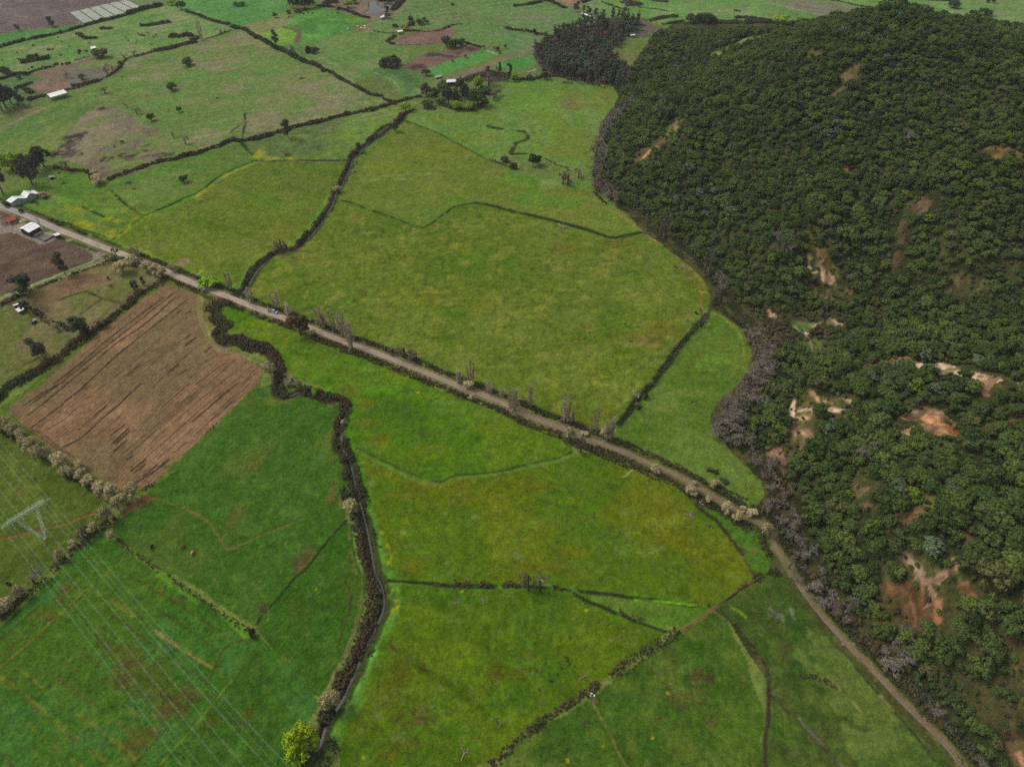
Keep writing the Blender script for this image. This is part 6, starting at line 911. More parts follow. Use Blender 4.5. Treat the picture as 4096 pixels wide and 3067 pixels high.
# stream banks above the road
H_('10 1260,985 1230,1030 1200,1060', 4, 2.2, 'brown', 'bramble on the left bank at the stream head'); H_('10 1170,1070 1120,1090 1060,1130 1010,1180 960,1220', 3.2, 2.0, 'brown', 'bramble along the left bank of the upper stream'); H_('10 860,1310 830,1330 810,1360', 4, 2.2, 'brown', 'bramble clump below the brown gum at the stream'); H_('10 800,1400 780,1450 750,1510 720,1570 700,1620', 2.4, 1.6, 'bramble', 'bramble strip left of the stream by the crop'); H_('11 600,180 560,210 520,260 490,300', 3.0, 1.8, 'bramble', 'green bramble at the stream bend in the middle'); H_('11 450,340 420,380 390,420 340,450', 3.4, 2.0, 'bramble', 'dark bramble above the brown bare tree'); H_('11 270,475 200,500 160,510', 3, 1.8, 'brown', 'bramble under the brown bare tree'); H_('11 140,530 80,570 20,610 ; 01 2190,650 2150,700 2120,760 2100,820', 3, 1.8, 'bramble', 'bramble left of the stream down to the bridge')
H_('11 720,0 700,30', 2.4, 1.4, 'brown', 'small bramble at the meadow ditch mouth'); H_('10 860,1480 835,1500', 2, 1.4, 'brown', 'little dark bush right of the stream')
# stream banks below the road
H_('01 1990,960 1930,940 1870,960 1820,1000 1800,1040', 6.5, 2.2, 'brown', 'bramble arch just below the bridge'); H_('01 1900,960 1890,1010 1880,1060 1930,1100 1970,1130 1960,1180 1910,1230', 4.6, 2.2, 'brown', 'inner bramble bank of the first stream loop'); H_('01 1820,1080 1850,1120 1900,1150 1890,1190 1850,1230 1890,1290 1950,1310', 4.2, 2.2, 'brown', 'outer bramble bank of the first stream loop')
H_('01 1930,1250 2000,1265 2080,1260 2140,1290 2211,1320 ; 11 50,1315 110,1345 160,1400 190,1450 220,1520 240,1600', 4.6, 2.2, 'brown', 'right bramble bank of the stream meander'); H_('01 2000,1310 2070,1320 2130,1370 2190,1380 ; 11 30,1365 70,1400 ', 3.6, 2.0, 'brown', 'left bramble bank of the stream meander'); H_('11 150,1490 170,1560 190,1620 ; 12 150,20 170,60 220,110 290,100', 3.6, 2.0, 'brown', 'bramble under the round pale willow at the stream')
H_('12 210,30 280,50 330,20 420,40 480,50 560,85 640,105 720,120 790,160 800,200', 3.8, 2.0, 'brown', 'upper bramble bank of the stream bend by the bright strip'); H_('12 400,90 480,110 540,130 640,150', 2.6, 1.6, 'brown', 'lower bramble bank of the stream bend'); H_('12 740,180 745,240 730,290 700,340 700,400 710,440', 3.6, 2.0, 'brown', 'bramble left of the stream where it turns south'); H_('12 800,310 790,330', 2, 1.4, 'brown', 'little bramble on the right bank'); H_('12 695,470 705,530 720,560', 3, 1.8, 'brown', 'short bramble left of the stream')
H_('12 770,480 780,540 800,590 820,640 830,680', 3.2, 1.8, 'brown', 'bramble right of the stream at the ditch mouth'); H_('12 740,620 780,650 720,660', 3.4, 1.6, 'brown', 'low bramble left of the stream'); H_('12 770,760 790,800 790,830', 5.0, 2.4, 'bramble', 'dark round bramble on the left bank'); H_('12 870,720 870,780 890,850 920,920 940,1000 945,1060', 3.4, 1.8, 'brown', 'brown bramble strip along the right bank'); H_('12 770,890 800,920 820,960 800,1010', 6.5, 2.6, 'bramble', 'dark bramble mound above the large pale willow'); H_('12 850,880 870,940 880,980', 3, 1.8, 'brown', 'bramble between dark mound and stream')
H_('12 860,1110 880,1200 890,1290 900,1390', 4.8, 2.0, 'bramble', 'upper part of the broad bramble band left of the stream'); H_('12 905,1390 920,1480 950,1560 980,1640 ; 13 1000,40 1010,100', 4.6, 2.0, 'brown', 'middle part of the broad bramble band left of the stream'); H_('13 1010,80 1015,160 1005,260 990,340 970,430', 6.8, 2.2, 'brown', 'widest part of the broad bramble band left of the stream'); H_('13 960,430 930,510 890,590 870,660 850,720', 6.0, 2.2, 'brown', 'lower part of the broad bramble band left of the stream'); H_('13 840,730 790,800 750,870 720,950 700,990', 6.2, 2.2, 'brown', 'bramble band above the large pale willow at the bottom'); H_('13 640,1150 590,1210 550,1280', 5.0, 2.2, 'brown', 'bramble band between pale and bright willow'); H_('13 640,1400 660,1480 700,1540', 3.5, 1.6, 'bramble', 'scrub right of the bright willow'); H_('13 540,1560 580,1600 640,1640', 5, 1.6, 'bramble', 'scrub under the bright willow at the bottom edge'); H_('13 380,1640 420,1620', 4, 1.5, 'bramble', 'scrub left of the stream at the bottom edge')
H_('12 1010,1250 1030,1330 1060,1420', 1.8, 1.2, 'bramble', 'low scrub among the weeds on the right bank', gap=.45); H_('13 1010,620 990,680 960,700', 2.6, 1.3, 'brown', 'brown scrub among the weeds on the right bank'); 
# beside the road
H_('01 390,258 430,268 480,275 520,300', 3, 1.6, 'brown', 'dark bramble on the far verge at the left'); H_('01 490,260 540,275', 3, 2, 'brown', 'brown bush at the left verge'); H_('01 650,352 700,362 750,370', 3.2, 1.4, 'brown', 'bramble patch by the left ditch end'); H_('01 1130,520 1180,535 1250,565 1320,595 1400,635 1470,655', 3.4, 2.2, 'bramble', 'dark bramble along the far verge past the lane mouth'); H_('01 1520,690 1600,700 1680,735 1750,770', 3.2, 2.2, 'bramble', 'dark bramble along the far verge by the bare earth patch'); H_('01 1850,800 1930,830 2000,850 2060,880', 3.2, 2.0, 'bramble', 'bramble between green willow and bridge'); H_('01 2060,895 2120,925 2200,950', 3.6, 2.2, 'bramble', 'dark bramble by the poplar at the bridge')
H_('01 1440,730 1500,745 1560,775 1640,800 1740,850', 2.4, 1.6, 'brown', 'low bramble along the near verge above the plough'); H_('01 2000,945 2060,965 2140,1000', 3.6, 2.2, 'brown', 'bramble on the near verge right of the bridge'); H_('01 2180,1030 2211,1035 ; 11 0,1040 30,1045', 2.6, 1.6, 'brown', 'short bramble on the near verge'); H_('11 70,1072 130,1075', 2.6, 1.8, 'brown', 'rounded bramble below the parked car')
H_('11 40,980 90,985 140,1005 200,1030', 3.2, 2.2, 'bramble', 'dark bramble behind the parked car'); H_('11 200,1035 260,1055 330,1075 360,1080', 3.0, 2.2, 'bramble', 'dark bramble right of the parked car'); H_('11 130,1095 190,1110 260,1135 330,1165', 3.2, 2.0, 'brown', 'bramble on the near verge below the car'); H_('11 470,1115 530,1140 600,1175 680,1215 740,1240', 3.4, 2.2, 'bramble', 'dark bramble under the tall poplars')
H_('11 480,1225 560,1260 640,1295 720,1325 800,1350 870,1380', 4.6, 2.2, 'brown', 'near verge bramble below the tall poplars'); H_('11 880,1380 940,1410 1020,1440 1100,1470 1180,1500', 4.6, 2.0, 'brown', 'near verge bramble left of the straight stretch'); H_('11 1190,1500 1280,1540 1380,1580 1480,1620 1560,1656', 4.6, 2.0, 'brown', 'near verge bramble of the straight stretch')
H_('11 850,1262 930,1290 1000,1320 1080,1350 1150,1380', 4.0, 2.2, 'brown', 'far verge bramble right of the tall poplars'); H_('11 1160,1380 1240,1410 1330,1440 1420,1480 1500,1520', 4.2, 2.2, 'brown', 'far verge bramble at the thorn bushes'); H_('11 1500,1520 1580,1560 1660,1600 1760,1640', 3.2, 2.0, 'bramble', 'far verge bramble of the straight stretch')
H_('12 1480,-5 1560,15 1640,30', 3.4, 1.8, 'brown', 'near verge bramble before the small pale willow'); H_('12 1670,50 1740,80 1800,100 1840,120', 3.6, 2.0, 'bramble', 'near verge bramble left of the small pale willow'); H_('12 1900,150 1960,175 2050,205 2120,235 2211,260 ; 22 20,270', 3.6, 2.0, 'bramble', 'near verge bramble right of the small pale willow'); H_('12 1890,15 1950,45 2040,80 2120,115 2180,160', 3.2, 2.0, 'bramble', 'far verge bramble at the short poplars')
H_('22 20,280 110,310 200,340 290,375 380,410 440,440', 4.2, 2.0, 'brown', 'near verge bramble left of the big dark tree'); H_('22 50,170 130,205 220,240 310,280 400,320', 3.6, 2.2, 'bramble', 'far verge bramble below the lone poplar'); H_('22 420,325 480,345 560,375 640,410 700,430', 3.6, 2.2, 'bramble', 'far verge bramble between the twin poplars'); H_('22 470,460 540,500 600,520 650,540', 6, 2.4, 'brown', 'dark scrub under the big dark roadside tree')
H_('22 660,520 740,550 820,575 900,605 980,635 1060,670', 6.2, 2.2, 'brown', 'wide near verge bramble of the lower road'); H_('22 1060,675 1130,710 1200,745 1280,775 1350,810 1420,845', 4.6, 2.0, 'brown', 'near verge bramble around the roadside willow'); H_('22 860,495 920,520 1000,550 1080,585 1160,620', 3.4, 2.0, 'brown', 'far verge bramble right of the poplar row'); H_('22 1160,620 1240,650 1320,685 1400,720 1440,750', 3.4, 2.0, 'brown', 'far verge bramble below the right-hand meadow'); H_('22 1440,760 1530,800 1600,840 1660,870', 3.0, 2.0, 'brown', 'far verge bramble before the yellow willow'); H_('22 1700,890 1780,920 1860,960 1930,990 2010,1040', 5.4, 2.6, 'bramble', 'dark far verge thicket at the lower bend')
H_('22 1490,900 1560,930 1640,980 1700,1020 1770,1050', 4.4, 2.2, 'brown', 'near verge thicket under the willows'); H_('22 1790,1060 1860,1110 1940,1170 2030,1200 2100,1220', 4.8, 2.4, 'brown', 'near verge thicket at the lower bend'); H_('22 2060,1060 2140,1130 2211,1180 ; 32 20,1260', 4.6, 2.6, 'bramble', 'thicket between road bend and woodland')
H_('22 2110,1260 2160,1330 2211,1420 ; 32 10,1500', 3.5, 1.8, 'brown', 'brown scrub left of the narrow lane')
# hedge between paddock and plough
H_('01 1430,745 1380,790 1320,830 1260,860', 5.5, 2.8, 'brown', 'paddock hedge, end nearest the road'); H_('01 1250,860 1190,900 1140,940 1110,990 1060,1020', 6.0, 2.8, 'brown', 'paddock hedge, upper middle part'); H_('01 1050,1030 990,1070 930,1120 870,1170 800,1190', 5.4, 2.6, 'brown', 'paddock hedge, middle part by the pale willow'); H_('01 800,1200 740,1250 680,1300 620,1330 600,1370', 7.0, 2.8, 'brown', 'paddock hedge, thick part by the pool'); H_('01 590,1380 520,1430 450,1480 380,1520 320,1560', 6.0, 2.8, 'brown', 'paddock hedge, lower middle part'); H_('01 310,1560 240,1600 180,1640 ; 02 80,20 40,70 0,120 -60,160', 7.0, 3.0, 'bramble', 'paddock hedge, end at the left edge')
H_('01 950,590 880,625 800,655 720,685 650,705 600,730', 2.0, 1.6, 'brown', 'low dark hedge along the farm lane, right part'); H_('01 530,750 450,780 370,815 290,840 240,870', 2.4, 1.6, 'bramble', 'low dark hedge along the farm lane, middle part'); H_('01 200,890 130,920 60,950 0,980', 4.0, 2.0, 'brown', 'scrub along the lane above the shacks'); H_('01 290,1010 340,1060 400,1110 470,1150 530,1170', 4.0, 1.1, 'brown', 'tangled scrub right of the shacks'); H_('01 500,1130 560,1160 600,1200', 3, 1.8, 'bramble', 'dark scrub left of the paddock pool'); H_('01 750,860 800,885 850,905', 1.2, .8, 'bramble', 'small dark weeds on the paddock line')
# lower left ditches
H_('02 -30,400 100,460 200,540 300,600 400,660 470,660', 2.6, 2.0, 'brown', 'undergrowth below the left willows of the plough hedge'); H_('02 560,800 640,830 720,860 800,920 860,980', 2.6, 2.0, 'brown', 'undergrowth below the right willows of the plough hedge'); H_('02 1240,930 1290,890 1335,855', 2.2, 1.6, 'brown', 'short dark hedge at the lower tip of the plough'); H_('02 1770,440 1820,390 1880,340', 1.2, .8, 'bramble', 'thin dark hedge on the right edge of the plough'); H_('02 980,1140 940,1200 900,1230 860,1260', 4.0, 2.0, 'brown', 'dark brush at the ditch junction'); H_('02 700,1270 760,1290 830,1290', 5.4, 2.2, 'brown', 'brush under the twiggy willow at the junction')
H_('02 840,1280 760,1330 680,1400 620,1450 560,1510 500,1570 440,1630', 3.4, 1.6, 'brown', 'dark ditch brush under the power lines, upper part'); H_('03 430,10 370,60 310,110 250,160 180,220 100,280 30,350 -20,400', 3.2, 1.6, 'brown', 'dark ditch brush under the power lines, lower part'); H_('02 1010,1340 1080,1400 1150,1460 1230,1510 1300,1560 1380,1620', 1.9, 1.0, 'brown', 'upper dark ditch edge right of the vivid crop'); H_('03 1450,10 1550,80 1650,150 1750,210 1850,290 1950,350 2050,420 2150,490', 1.9, 1.0, 'brown', 'lower dark ditch edge right of the vivid crop')
# lower meadows
H_('13 1690,70 1780,85 1860,90', 3.0, 1.5, 'brown', 'left bramble clump on the lower ditch'); H_('13 1900,90 1980,85 2040,95', 3.0, 1.5, 'brown', 'second bramble clump on the lower ditch'); H_('13 2130,85 2211,80 ; 23 20,85 60,90', 2.8, 1.5, 'brown', 'bramble left of the brown bare tree pair'); H_('23 350,90 400,105 450,115', 2.6, 1.3, 'brown', 'bramble right of the brown bare tree pair'); H_('13 1720,120 1800,130 1900,140', 2, .9, 'bramble', 'low weeds below the bramble clumps', gap=.4); H_('23 545,180 590,195 650,215', 1.8, .9, 'brown', 'upper bramble on the branching ditch'); H_('23 800,275 850,290', 1.6, .9, 'brown', 'small bramble on the branching ditch'); H_('23 920,315 970,340 1040,365 1100,385 1160,410', 2.4, 1.3, 'brown', 'large bramble on the branching ditch')
H_('23 1440,485 1390,520 1330,550 1270,580 1220,620', 3.8, 1.7, 'brown', 'bramble wall in the lower meadow, upper end'); H_('23 1210,630 1150,670 1090,700 1030,740', 3.4, 1.6, 'brown', 'bramble wall in the lower meadow, second part'); H_('23 1030,745 970,790 910,830 840,880', 4.0, 1.7, 'brown', 'bramble wall in the lower meadow, third part above the gap'); H_('23 750,940 690,980 640,1020 560,1050', 3.6, 1.7, 'brown', 'bramble wall below the gap by the white stump'); H_('23 560,1060 500,1110 430,1150 360,1190', 3.6, 1.6, 'brown', 'bramble wall in the lower meadow, fifth part'); H_('23 350,1200 280,1250 210,1300 120,1360', 3.8, 1.5, 'brown', 'bramble wall in the lower meadow, sixth part'); H_('23 110,1370 50,1420 0,1450 -20,1470 ; 13 2150,1540 2080,1600 2000,1650', 3.0, 1.4, 'brown', 'bramble wall in the lower meadow, end at the bottom edge')
H_('23 2070,15 2120,20 2170,15', 4.0, 1.6, 'brown', 'bramble knot at the right corner of the lower fields'); H_('33 260,855 330,870 400,890 460,905 520,920', 2.4, 1.2, 'brown', 'short bramble hedge in the lower right pasture'); H_('33 520,930 570,965', 1.6, 1.0, 'brown', 'tail of the short bramble hedge in the lower right pasture')
# ditch between central and right-hand meadow
H_('21 1610,1150 1560,1200 1500,1260 1440,1330 1400,1390', 2.6, 1.3, 'bramble', 'dark growth in the diagonal ditch, upper part'); H_('21 1680,1060 1650,1120 1620,1160', 3.0, 2.0, 'bramble', 'dark growth beside the bare tree of the ditch'); H_('21 1390,1400 1350,1450 1300,1510 1250,1570 1220,1620', 2.0, 1.1, 'bramble', 'dark growth in the diagonal ditch, lower part'); H_('22 1180,10 1130,80 1070,160 1030,230 970,300', 1.5, .9, 'brown', 'dark growth in the diagonal ditch, near the road')
H_('21 50,185 180,210 300,240 400,260 480,285 600,315 700,350 800,385 880,400 1000,385 1110,355', 1.8, .8, 'bramble', 'dark sedge line of the upper meadow ditch', gap=.3); H_('11 1000,160 1040,175', 1.6, .8, 'brown', 'small dark bush on the upper meadow ditch'); H_('20 280,1370 330,1395 400,1430 470,1450', 2, 1, 'brown', 'dark bramble right of the pale debris'); H_('10 2010,1375 2060,1390 2120,1420 2200,1450', 1.8, 1, 'brown', 'dark bramble on the meadow ditch left of the pale debris'); H_('20 430,715 480,722 530,722', 2, 1.4, 'brown', 'dark strip in the upper meadow')
H_('21 700,0 760,60 820,110', 3, 1.6, 'bramble', 'dark green edge left of the grey clump'); H_('21 1380,400 1450,460 1520,520 1580,580 1640,650', 3.0, 1.8, 'bramble', 'dark strip between meadow and hill foot trees'); H_('21 1700,720 1760,800 1780,900 1760,980', 4.0, 2.4, 'bramble', 'dark strip under the broad grey tree'); H_('21 1790,980 1850,1060 1930,1120 2020,1170 2060,1210', 3.5, 2.0, 'bramble', 'dark ditch growth along the yellowish shrubs')
H_('33 350,160 430,280 540,380 640,480 760,560 860,660 960,760', 6.0, 2.4, 'bramble', 'thicket along the lane, upper part', hill_=True); H_('33 1020,800 1140,900 1260,1000 1360,1120 1460,1240', 8.0, 2.8, 'bramble', 'thicket along the lane, middle part', hill_=True); H_('33 1520,1280 1620,1400 1700,1480 1780,1600', 8.0, 2.8, 'bramble', 'thicket along the lane, lower part', hill_=True); H_('32 -30,700 20,900 60,1100 120,1300 190,1450 240,1620', 5.0, 2.6, 'bramble', 'thicket between the lane bend and the woodland', hill_=True)
# scrub between the lane and the wood, one bush at a time
def scrub():
    rs_ = np.random.default_rng(77); xs = rs_.uniform(110, 260, 1500); ys_ = rs_.uniform(60, 215, 1500); d1 = dline(xs, ys_, ROAD); d2 = dline(xs, ys_, FOOT[:29]); o = (~inpoly(xs, ys_, FOOT)) & (d1 > 4.5) & (d2 < 22)
    east = np.array([x_ > float(np.interp(y_, [p[1] for p in ROAD[::-1]], [p[0] for p in ROAD[::-1]])) for x_, y_ in zip(xs, ys_)]); k = np.where(o & east)[0][:170]
    for q in k: put(('bush', 'bbush', 'bbush', 'bare')[int(rs_.integers(4))], float(xs[q]), float(ys_[q]), rs_.uniform(1.2, 3), rs_.uniform(1.2, 2.4), 'scrub_bush', 'dark scrubby bush on the strip between dirt lane and woodland', 'bush', 'scrub between dirt lane and woodland')
scrub()
# ------------------------------------------------------------------ gum plantation: slim trees one by one
PLP = flat('20 170,480 260,390 350,330 480,300 600,240 750,190 850,175 1050,190 1140,235 1000,330 900,410 840,460 850,540 1000,640 1050,720 980,755 850,745 740,715 600,700 480,680 350,640 230,550')
a_ = np.array(PLP); rs = np.random.default_rng(17); cnt = 0; pts_ = []
for yy in np.arange(a_[:, 1].min(), a_[:, 1].max(), 4.6):
    for xx in np.arange(a_[:, 0].min(), a_[:, 0].max(), 4.6): pts_.append((xx+rs.uniform(-1.8, 1.8), yy+rs.uniform(-1.8, 1.8)))
pts_ = [p for p in pts_ if inpoly(np.array([p[0]]), np.array([p[1]]), PLP)[0]]; pts_.sort(key=lambda p: p[1])
while len(pts_) > 296: pts_.pop(int(rs.integers(150, len(pts_))))
for x_, y_ in pts_:
    f = float(vn(np.array([x_]), np.array([y_]), 22, 3)[0]); put('plant', x_, y_, 8+7*f+rs.uniform(-1.5, 2.5), rs.uniform(2.3, 3.2), 'plantation_gum', 'slim brownish gum tree inside the dense dark plantation at the foot of the hill', 'tree', 'slim gums of the plantation')
# ------------------------------------------------------------------ the evergreen wood on the hill
rs = np.random.default_rng(23); SPC = 3.45
bx = np.arange(60, 600, SPC); by = np.arange(60, 760, SPC); mx, my = np.meshgrid(bx, by); mx = mx.ravel()+rs.uniform(-1.6, 1.6, mx.size); my = my.ravel()+rs.uniform(-1.6, 1.6, my.size)
ok = inpoly(mx, my, FOOT); mx, my = mx[ok], my[ok]; de = dline(mx, my, FOOT, True); ok = de > 2.5; mx, my = mx[ok], my[ok]
mz = hill(mx, my); px, py = proj(mx, my, mz); ok = (px > 2300) & (px < 4400) & (py < 3350) & (py > -80); mx, my, mz, px, py = mx[ok], my[ok], mz[ok], px[ok], py[ok]
dl = dline(mx, my, ROAD); ok = dl > 5.0; mx, my, mz, px, py = mx[ok], my[ok], mz[ok], px[ok], py[ok]
keep = rs.random(mx.size); kp = np.ones(mx.size, bool)
for pl, out in CLEAR: ib_ = inpoly(mx, my, pl) | ((dline(mx, my, pl, True) < 2.0) if out >= .9 else False); kp &= ~(ib_ & (keep < out))
ins_pl = inpoly(mx, my, PLP); kp &= ~ins_pl
# thinner cover in places (measured against the photo: the near slope has gaps, the far face is closed)
thin = fbm(mx, my, 20, 83, 3); dn = sm(520, 300, my); kp &= ~((thin < .22) & (py > 1500))
kp &= rs.random(mx.size) > .02+.10*dn
mx, my, mz, px, py = mx[kp], my[kp], mz[kp], px[kp], py[kp]; n = mx.size
sp = fbm(mx, my, 40, 97, 3); sp2 = rs.random(n); vi = np.where(sp2 < .03, 2, 0); vi = np.where((sp > .50) & (sp2 < .5), 1, vi); vi = np.where((sp <= .50) & (sp2 > .04) & (sp2 < .16), 1, vi); vi = np.where((sp < .47) & (sp2 > .95), 3, vi); vi = np.where((sp2 > .985), 2, vi); vi = np.where((sp2 > .30) & (sp2 < .312), 4, vi)
low = (px < 3330) & (py > 1050) & (py < 1650); vi = np.where(low & (sp2 < .5), 1, vi)
br = inpoly(mx, my, hilly('31 130,1040 650,1040 720,1110 500,1290 480,1390 300,1410 150,1360 0,1230')); ed = inpoly(mx, my, hilly('21 1900,850 2211,1120 2211,1300 2050,1180 1780,1000')); vi = np.where(ed & (sp2 < .8), 2, vi)
LBR = hilly('21 2100,950 2211,1000 ; 31 0,960 130,1040 60,1200 120,1350 0,1500 ; 21 2200,1560 2120,1230 2150,1100'); br |= inpoly(mx, my, LBR); vi = np.where(br, 5, vi)
R = (1.05+2.0*rs.random(n)**1.5)*(0.75+.6*fbm(mx, my, 22, 103, 3))*np.where(py < 1350, 1.0, 1.16); R = np.where(rs.random(n) < .10, R*1.35, R); R = np.where(vi == 5, R*.8, R); Hh = R*rs.uniform(1.5, 2.0, n); Hh = np.where(vi == 5, R*1.0, Hh)
kinds = ['ever', 'olive', 'yel', 'grey', 'bare', 'bbush']
dist = np.sqrt(mx**2+my**2+(CAMH-mz)**2); inframe = (px > 0) & (px < 4096) & (py > 0) & (py < 3067); score = np.where(inframe, R/dist, 0); near = np.argsort(-score)[:300]; isnear = np.zeros(n, bool); isnear[near] = True
LB = {0: ('evergreen_tree', 'dark green round-crowned tree in the nearest part of the hill woodland'), 1: ('olive_tree', 'olive green round-crowned tree in the nearest part of the hill woodland'), 2: ('yellow_green_tree', 'yellow-green round tree in the nearest part of the hill woodland'),
      3: ('grey_tree', 'grey-leaved small tree in the nearest part of the hill woodland'), 4: ('bare_tree', 'leafless grey tree among the nearest evergreens on the hill'), 5: ('bramble_bush', 'dark leafless shrub among the nearest trees of the hill woodland')}
random.seed(5)
for q in near:
    nm, lb = LB[int(vi[q])]; put(kinds[int(vi[q])], float(mx[q]), float(my[q]), float(Hh[q]*(1.5 if vi[q] == 4 else 1)), float(R[q]), nm, lb, 'tree' if vi[q] != 5 else 'bush', 'nearest hill woodland, '+nm.replace('_', ' ')+'s')
# low scrub between the trees, thickest on the open near slope
gx, gy = np.meshgrid(np.arange(60, 560, 2.9), np.arange(60, 720, 2.9)); gx = gx.ravel()+rs.uniform(-1.3, 1.3, gx.size); gy = gy.ravel()+rs.uniform(-1.3, 1.3, gy.size)
o_ = inpoly(gx, gy, FOOT); gx, gy = gx[o_], gy[o_]; gz = hill(gx, gy); qx, qy = proj(gx, gy, gz); o_ = (qx > 2350) & (qx < 4300) & (qy < 3250) & (qy > -60) & (dline(gx, gy, ROAD) > 4); gx, gy, gz = gx[o_], gy[o_], gz[o_]
dens_ = sm(.34, .62, fbm(gx, gy, 11, 207, 4)); o_ = rs.random(gx.size) < .35+.65*dens_
for pl, out in CLEAR:
    if out >= .75: o_ &= ~(inpoly(gx, gy, pl) & (rs.random(gx.size) < (.90 if out >= 1 else .45)))
gx, gy, gz = gx[o_], gy[o_], gz[o_]; m_ = gx.size; r_ = rs.uniform(.5, 1.35, m_); v_ = rs.choice([0, 1, 3, 5, 6], m_, p=[.3, .26, .08, .12, .24])
mx, my, mz = np.concatenate([mx, gx]), np.concatenate([my, gy]), np.concatenate([mz, gz]); vi = np.concatenate([vi, v_]); R = np.concatenate([R, r_]); Hh = np.concatenate([Hh, r_*rs.uniform(1.0, 1.6, m_)]); isnear = np.concatenate([isnear, np.zeros(m_, bool)]); kinds.append('bush')
# the rest of the wood: one scattered mass
kc = D.collections.new('wood_kit'); var = []; kid = 0; start = {}
for k, kd in enumerate(kinds):
    start[k] = kid; 
    for (H0, R0, cm, tm) in KITS[kd]: o = D.objects.new(f'w{kid:02d}', cm); kc.objects.link(o); var.append((H0, R0)); kid += 1
cntk = [len(KITS[k]) for k in kinds]; sel = ~isnear; idx_ = np.where(sel)[0]; pick = np.array([start[int(vi[q])]+int(rs.integers(cntk[int(vi[q])])) for q in idx_], np.int32)
me = D.meshes.new('woodland'); me.vertices.add(len(idx_)); me.vertices.foreach_set('co', np.stack([mx[idx_], my[idx_], mz[idx_]], 1).astype(np.float32).ravel())
def attr(nm, ty, dat, f='value'): a = me.attributes.new(nm, ty, 'POINT'); a.data.foreach_set(f, dat)
asp = rs.uniform(.84, 1.2, len(idx_)); scl = np.array([(R[q]/var[pick[k]][1]*asp[k], R[q]/var[pick[k]][1]/asp[k], Hh[q]/var[pick[k]][0]) for k, q in enumerate(idx_)], np.float32); rot = np.zeros((len(idx_), 3), np.float32); rot[:, 2] = rs.uniform(0, 6.28, len(idx_))
attr('pick', 'INT', pick); attr('scl', 'FLOAT_VECTOR', scl.ravel(), 'vector'); attr('rot', 'FLOAT_VECTOR', rot.ravel(), 'vector')
wo_ = link('woodland', me, kind='stuff', label='dense dark evergreen woodland covering the big hill on the right', category='woodland')
ng = D.node_groups.new('scatter', 'GeometryNodeTree'); ng.interface.new_socket('Geometry', in_out='INPUT', socket_type='NodeSocketGeometry'); ng.interface.new_socket('Geometry', in_out='OUTPUT', socket_type='NodeSocketGeometry')
gi = ng.nodes.new('NodeGroupInput'); go = ng.nodes.new('NodeGroupOutput'); ip = ng.nodes.new('GeometryNodeInstanceOnPoints'); ci = ng.nodes.new('GeometryNodeCollectionInfo'); ci.inputs['Collection'].default_value = kc; ci.inputs['Separate Children'].default_value = True; ci.inputs['Reset Children'].default_value = True
def na(nm, ty): a = ng.nodes.new('GeometryNodeInputNamedAttribute'); a.data_type = ty; a.inputs['Name'].default_value = nm; return a.outputs['Attribute']
e2r = ng.nodes.new('FunctionNodeEulerToRotation'); ip.inputs['Pick Instance'].default_value = True
ng.links.new(gi.outputs[0], ip.inputs['Points']); ng.links.new(ci.outputs[0], ip.inputs['Instance']); ng.links.new(na('pick', 'INT'), ip.inputs['Instance Index']); ng.links.new(na('rot', 'FLOAT_VECTOR'), e2r.inputs[0]); ng.links.new(e2r.outputs[0], ip.inputs['Rotation']); ng.links.new(na('scl', 'FLOAT_VECTOR'), ip.inputs['Scale']); ng.links.new(ip.outputs[0], go.inputs[0])
md = wo_.modifiers.new('scatter', 'NODES'); md.node_group = ng
print('wood', n, 'plants', TREES)
# ================================================================== built things
class MB:
    def __init__(s): s.v = []; s.f = []
    def add(s, V, F_): n = len(s.v); s.v += [tuple(map(float, p)) for p in V]; s.f += [tuple(n+i for i in q) for q in F_]; return s
    def box(s, c, d, ax=None):
        ax = ax or (Vector((1, 0, 0)), Vector((0, 1, 0)), Vector((0, 0, 1))); c = Vector(c); V = [c+ax[0]*(d[0]/2*i)+ax[1]*(d[1]/2*j)+ax[2]*(d[2]/2*k) for i in (-1, 1) for j in (-1, 1) for k in (-1, 1)]
        return s.add(V, [(0, 1, 3, 2), (4, 6, 7, 5), (0, 4, 5, 1), (2, 3, 7, 6), (0, 2, 6, 4), (1, 5, 7, 3)])
    def bar(s, a, b, r, n=4, r2=None):
        a, b = Vector(a), Vector(b); d = (b-a).normalized(); x = d.orthogonal().normalized(); y = d.cross(x); r2 = r if r2 is None else r2; V = []
        for p, q in ((a, r), (b, r2)):
            for k in range(n): t = 2*math.pi*k/n+.4; V.append(p+(x*math.cos(t)+y*math.sin(t))*q)
        return s.add(V, [(k, (k+1) % n, n+(k+1) % n, n+k) for k in range(n)]+[tuple(range(n-1, -1, -1)), tuple(range(n, 2*n))])
    def quad(s, *p): return s.add(p, [tuple(range(len(p)))])
    def slab(s, pts, th):
        """a roof sheet with thickness"""
        P = [Vector(p) for p in pts]; n = (P[1]-P[0]).cross(P[2]-P[0]).normalized(); n = n if n.z > 0 else -n; V = P+[p-n*th for p in P]; m = len(P)
        return s.add(V, [tuple(range(m)), tuple(range(2*m-1, m-1, -1))]+[(k, (k+1) % m, m+(k+1) % m, m+k) for k in range(m)])
    def mesh(s, name, mat): me = D.meshes.new(name); me.from_pydata(s.v, [], s.f); me.materials.append(mat); me.update(); return me
    def build(s, name, mat, parent=None, **k): return link(name, s.mesh(name, mat), parent, **k)
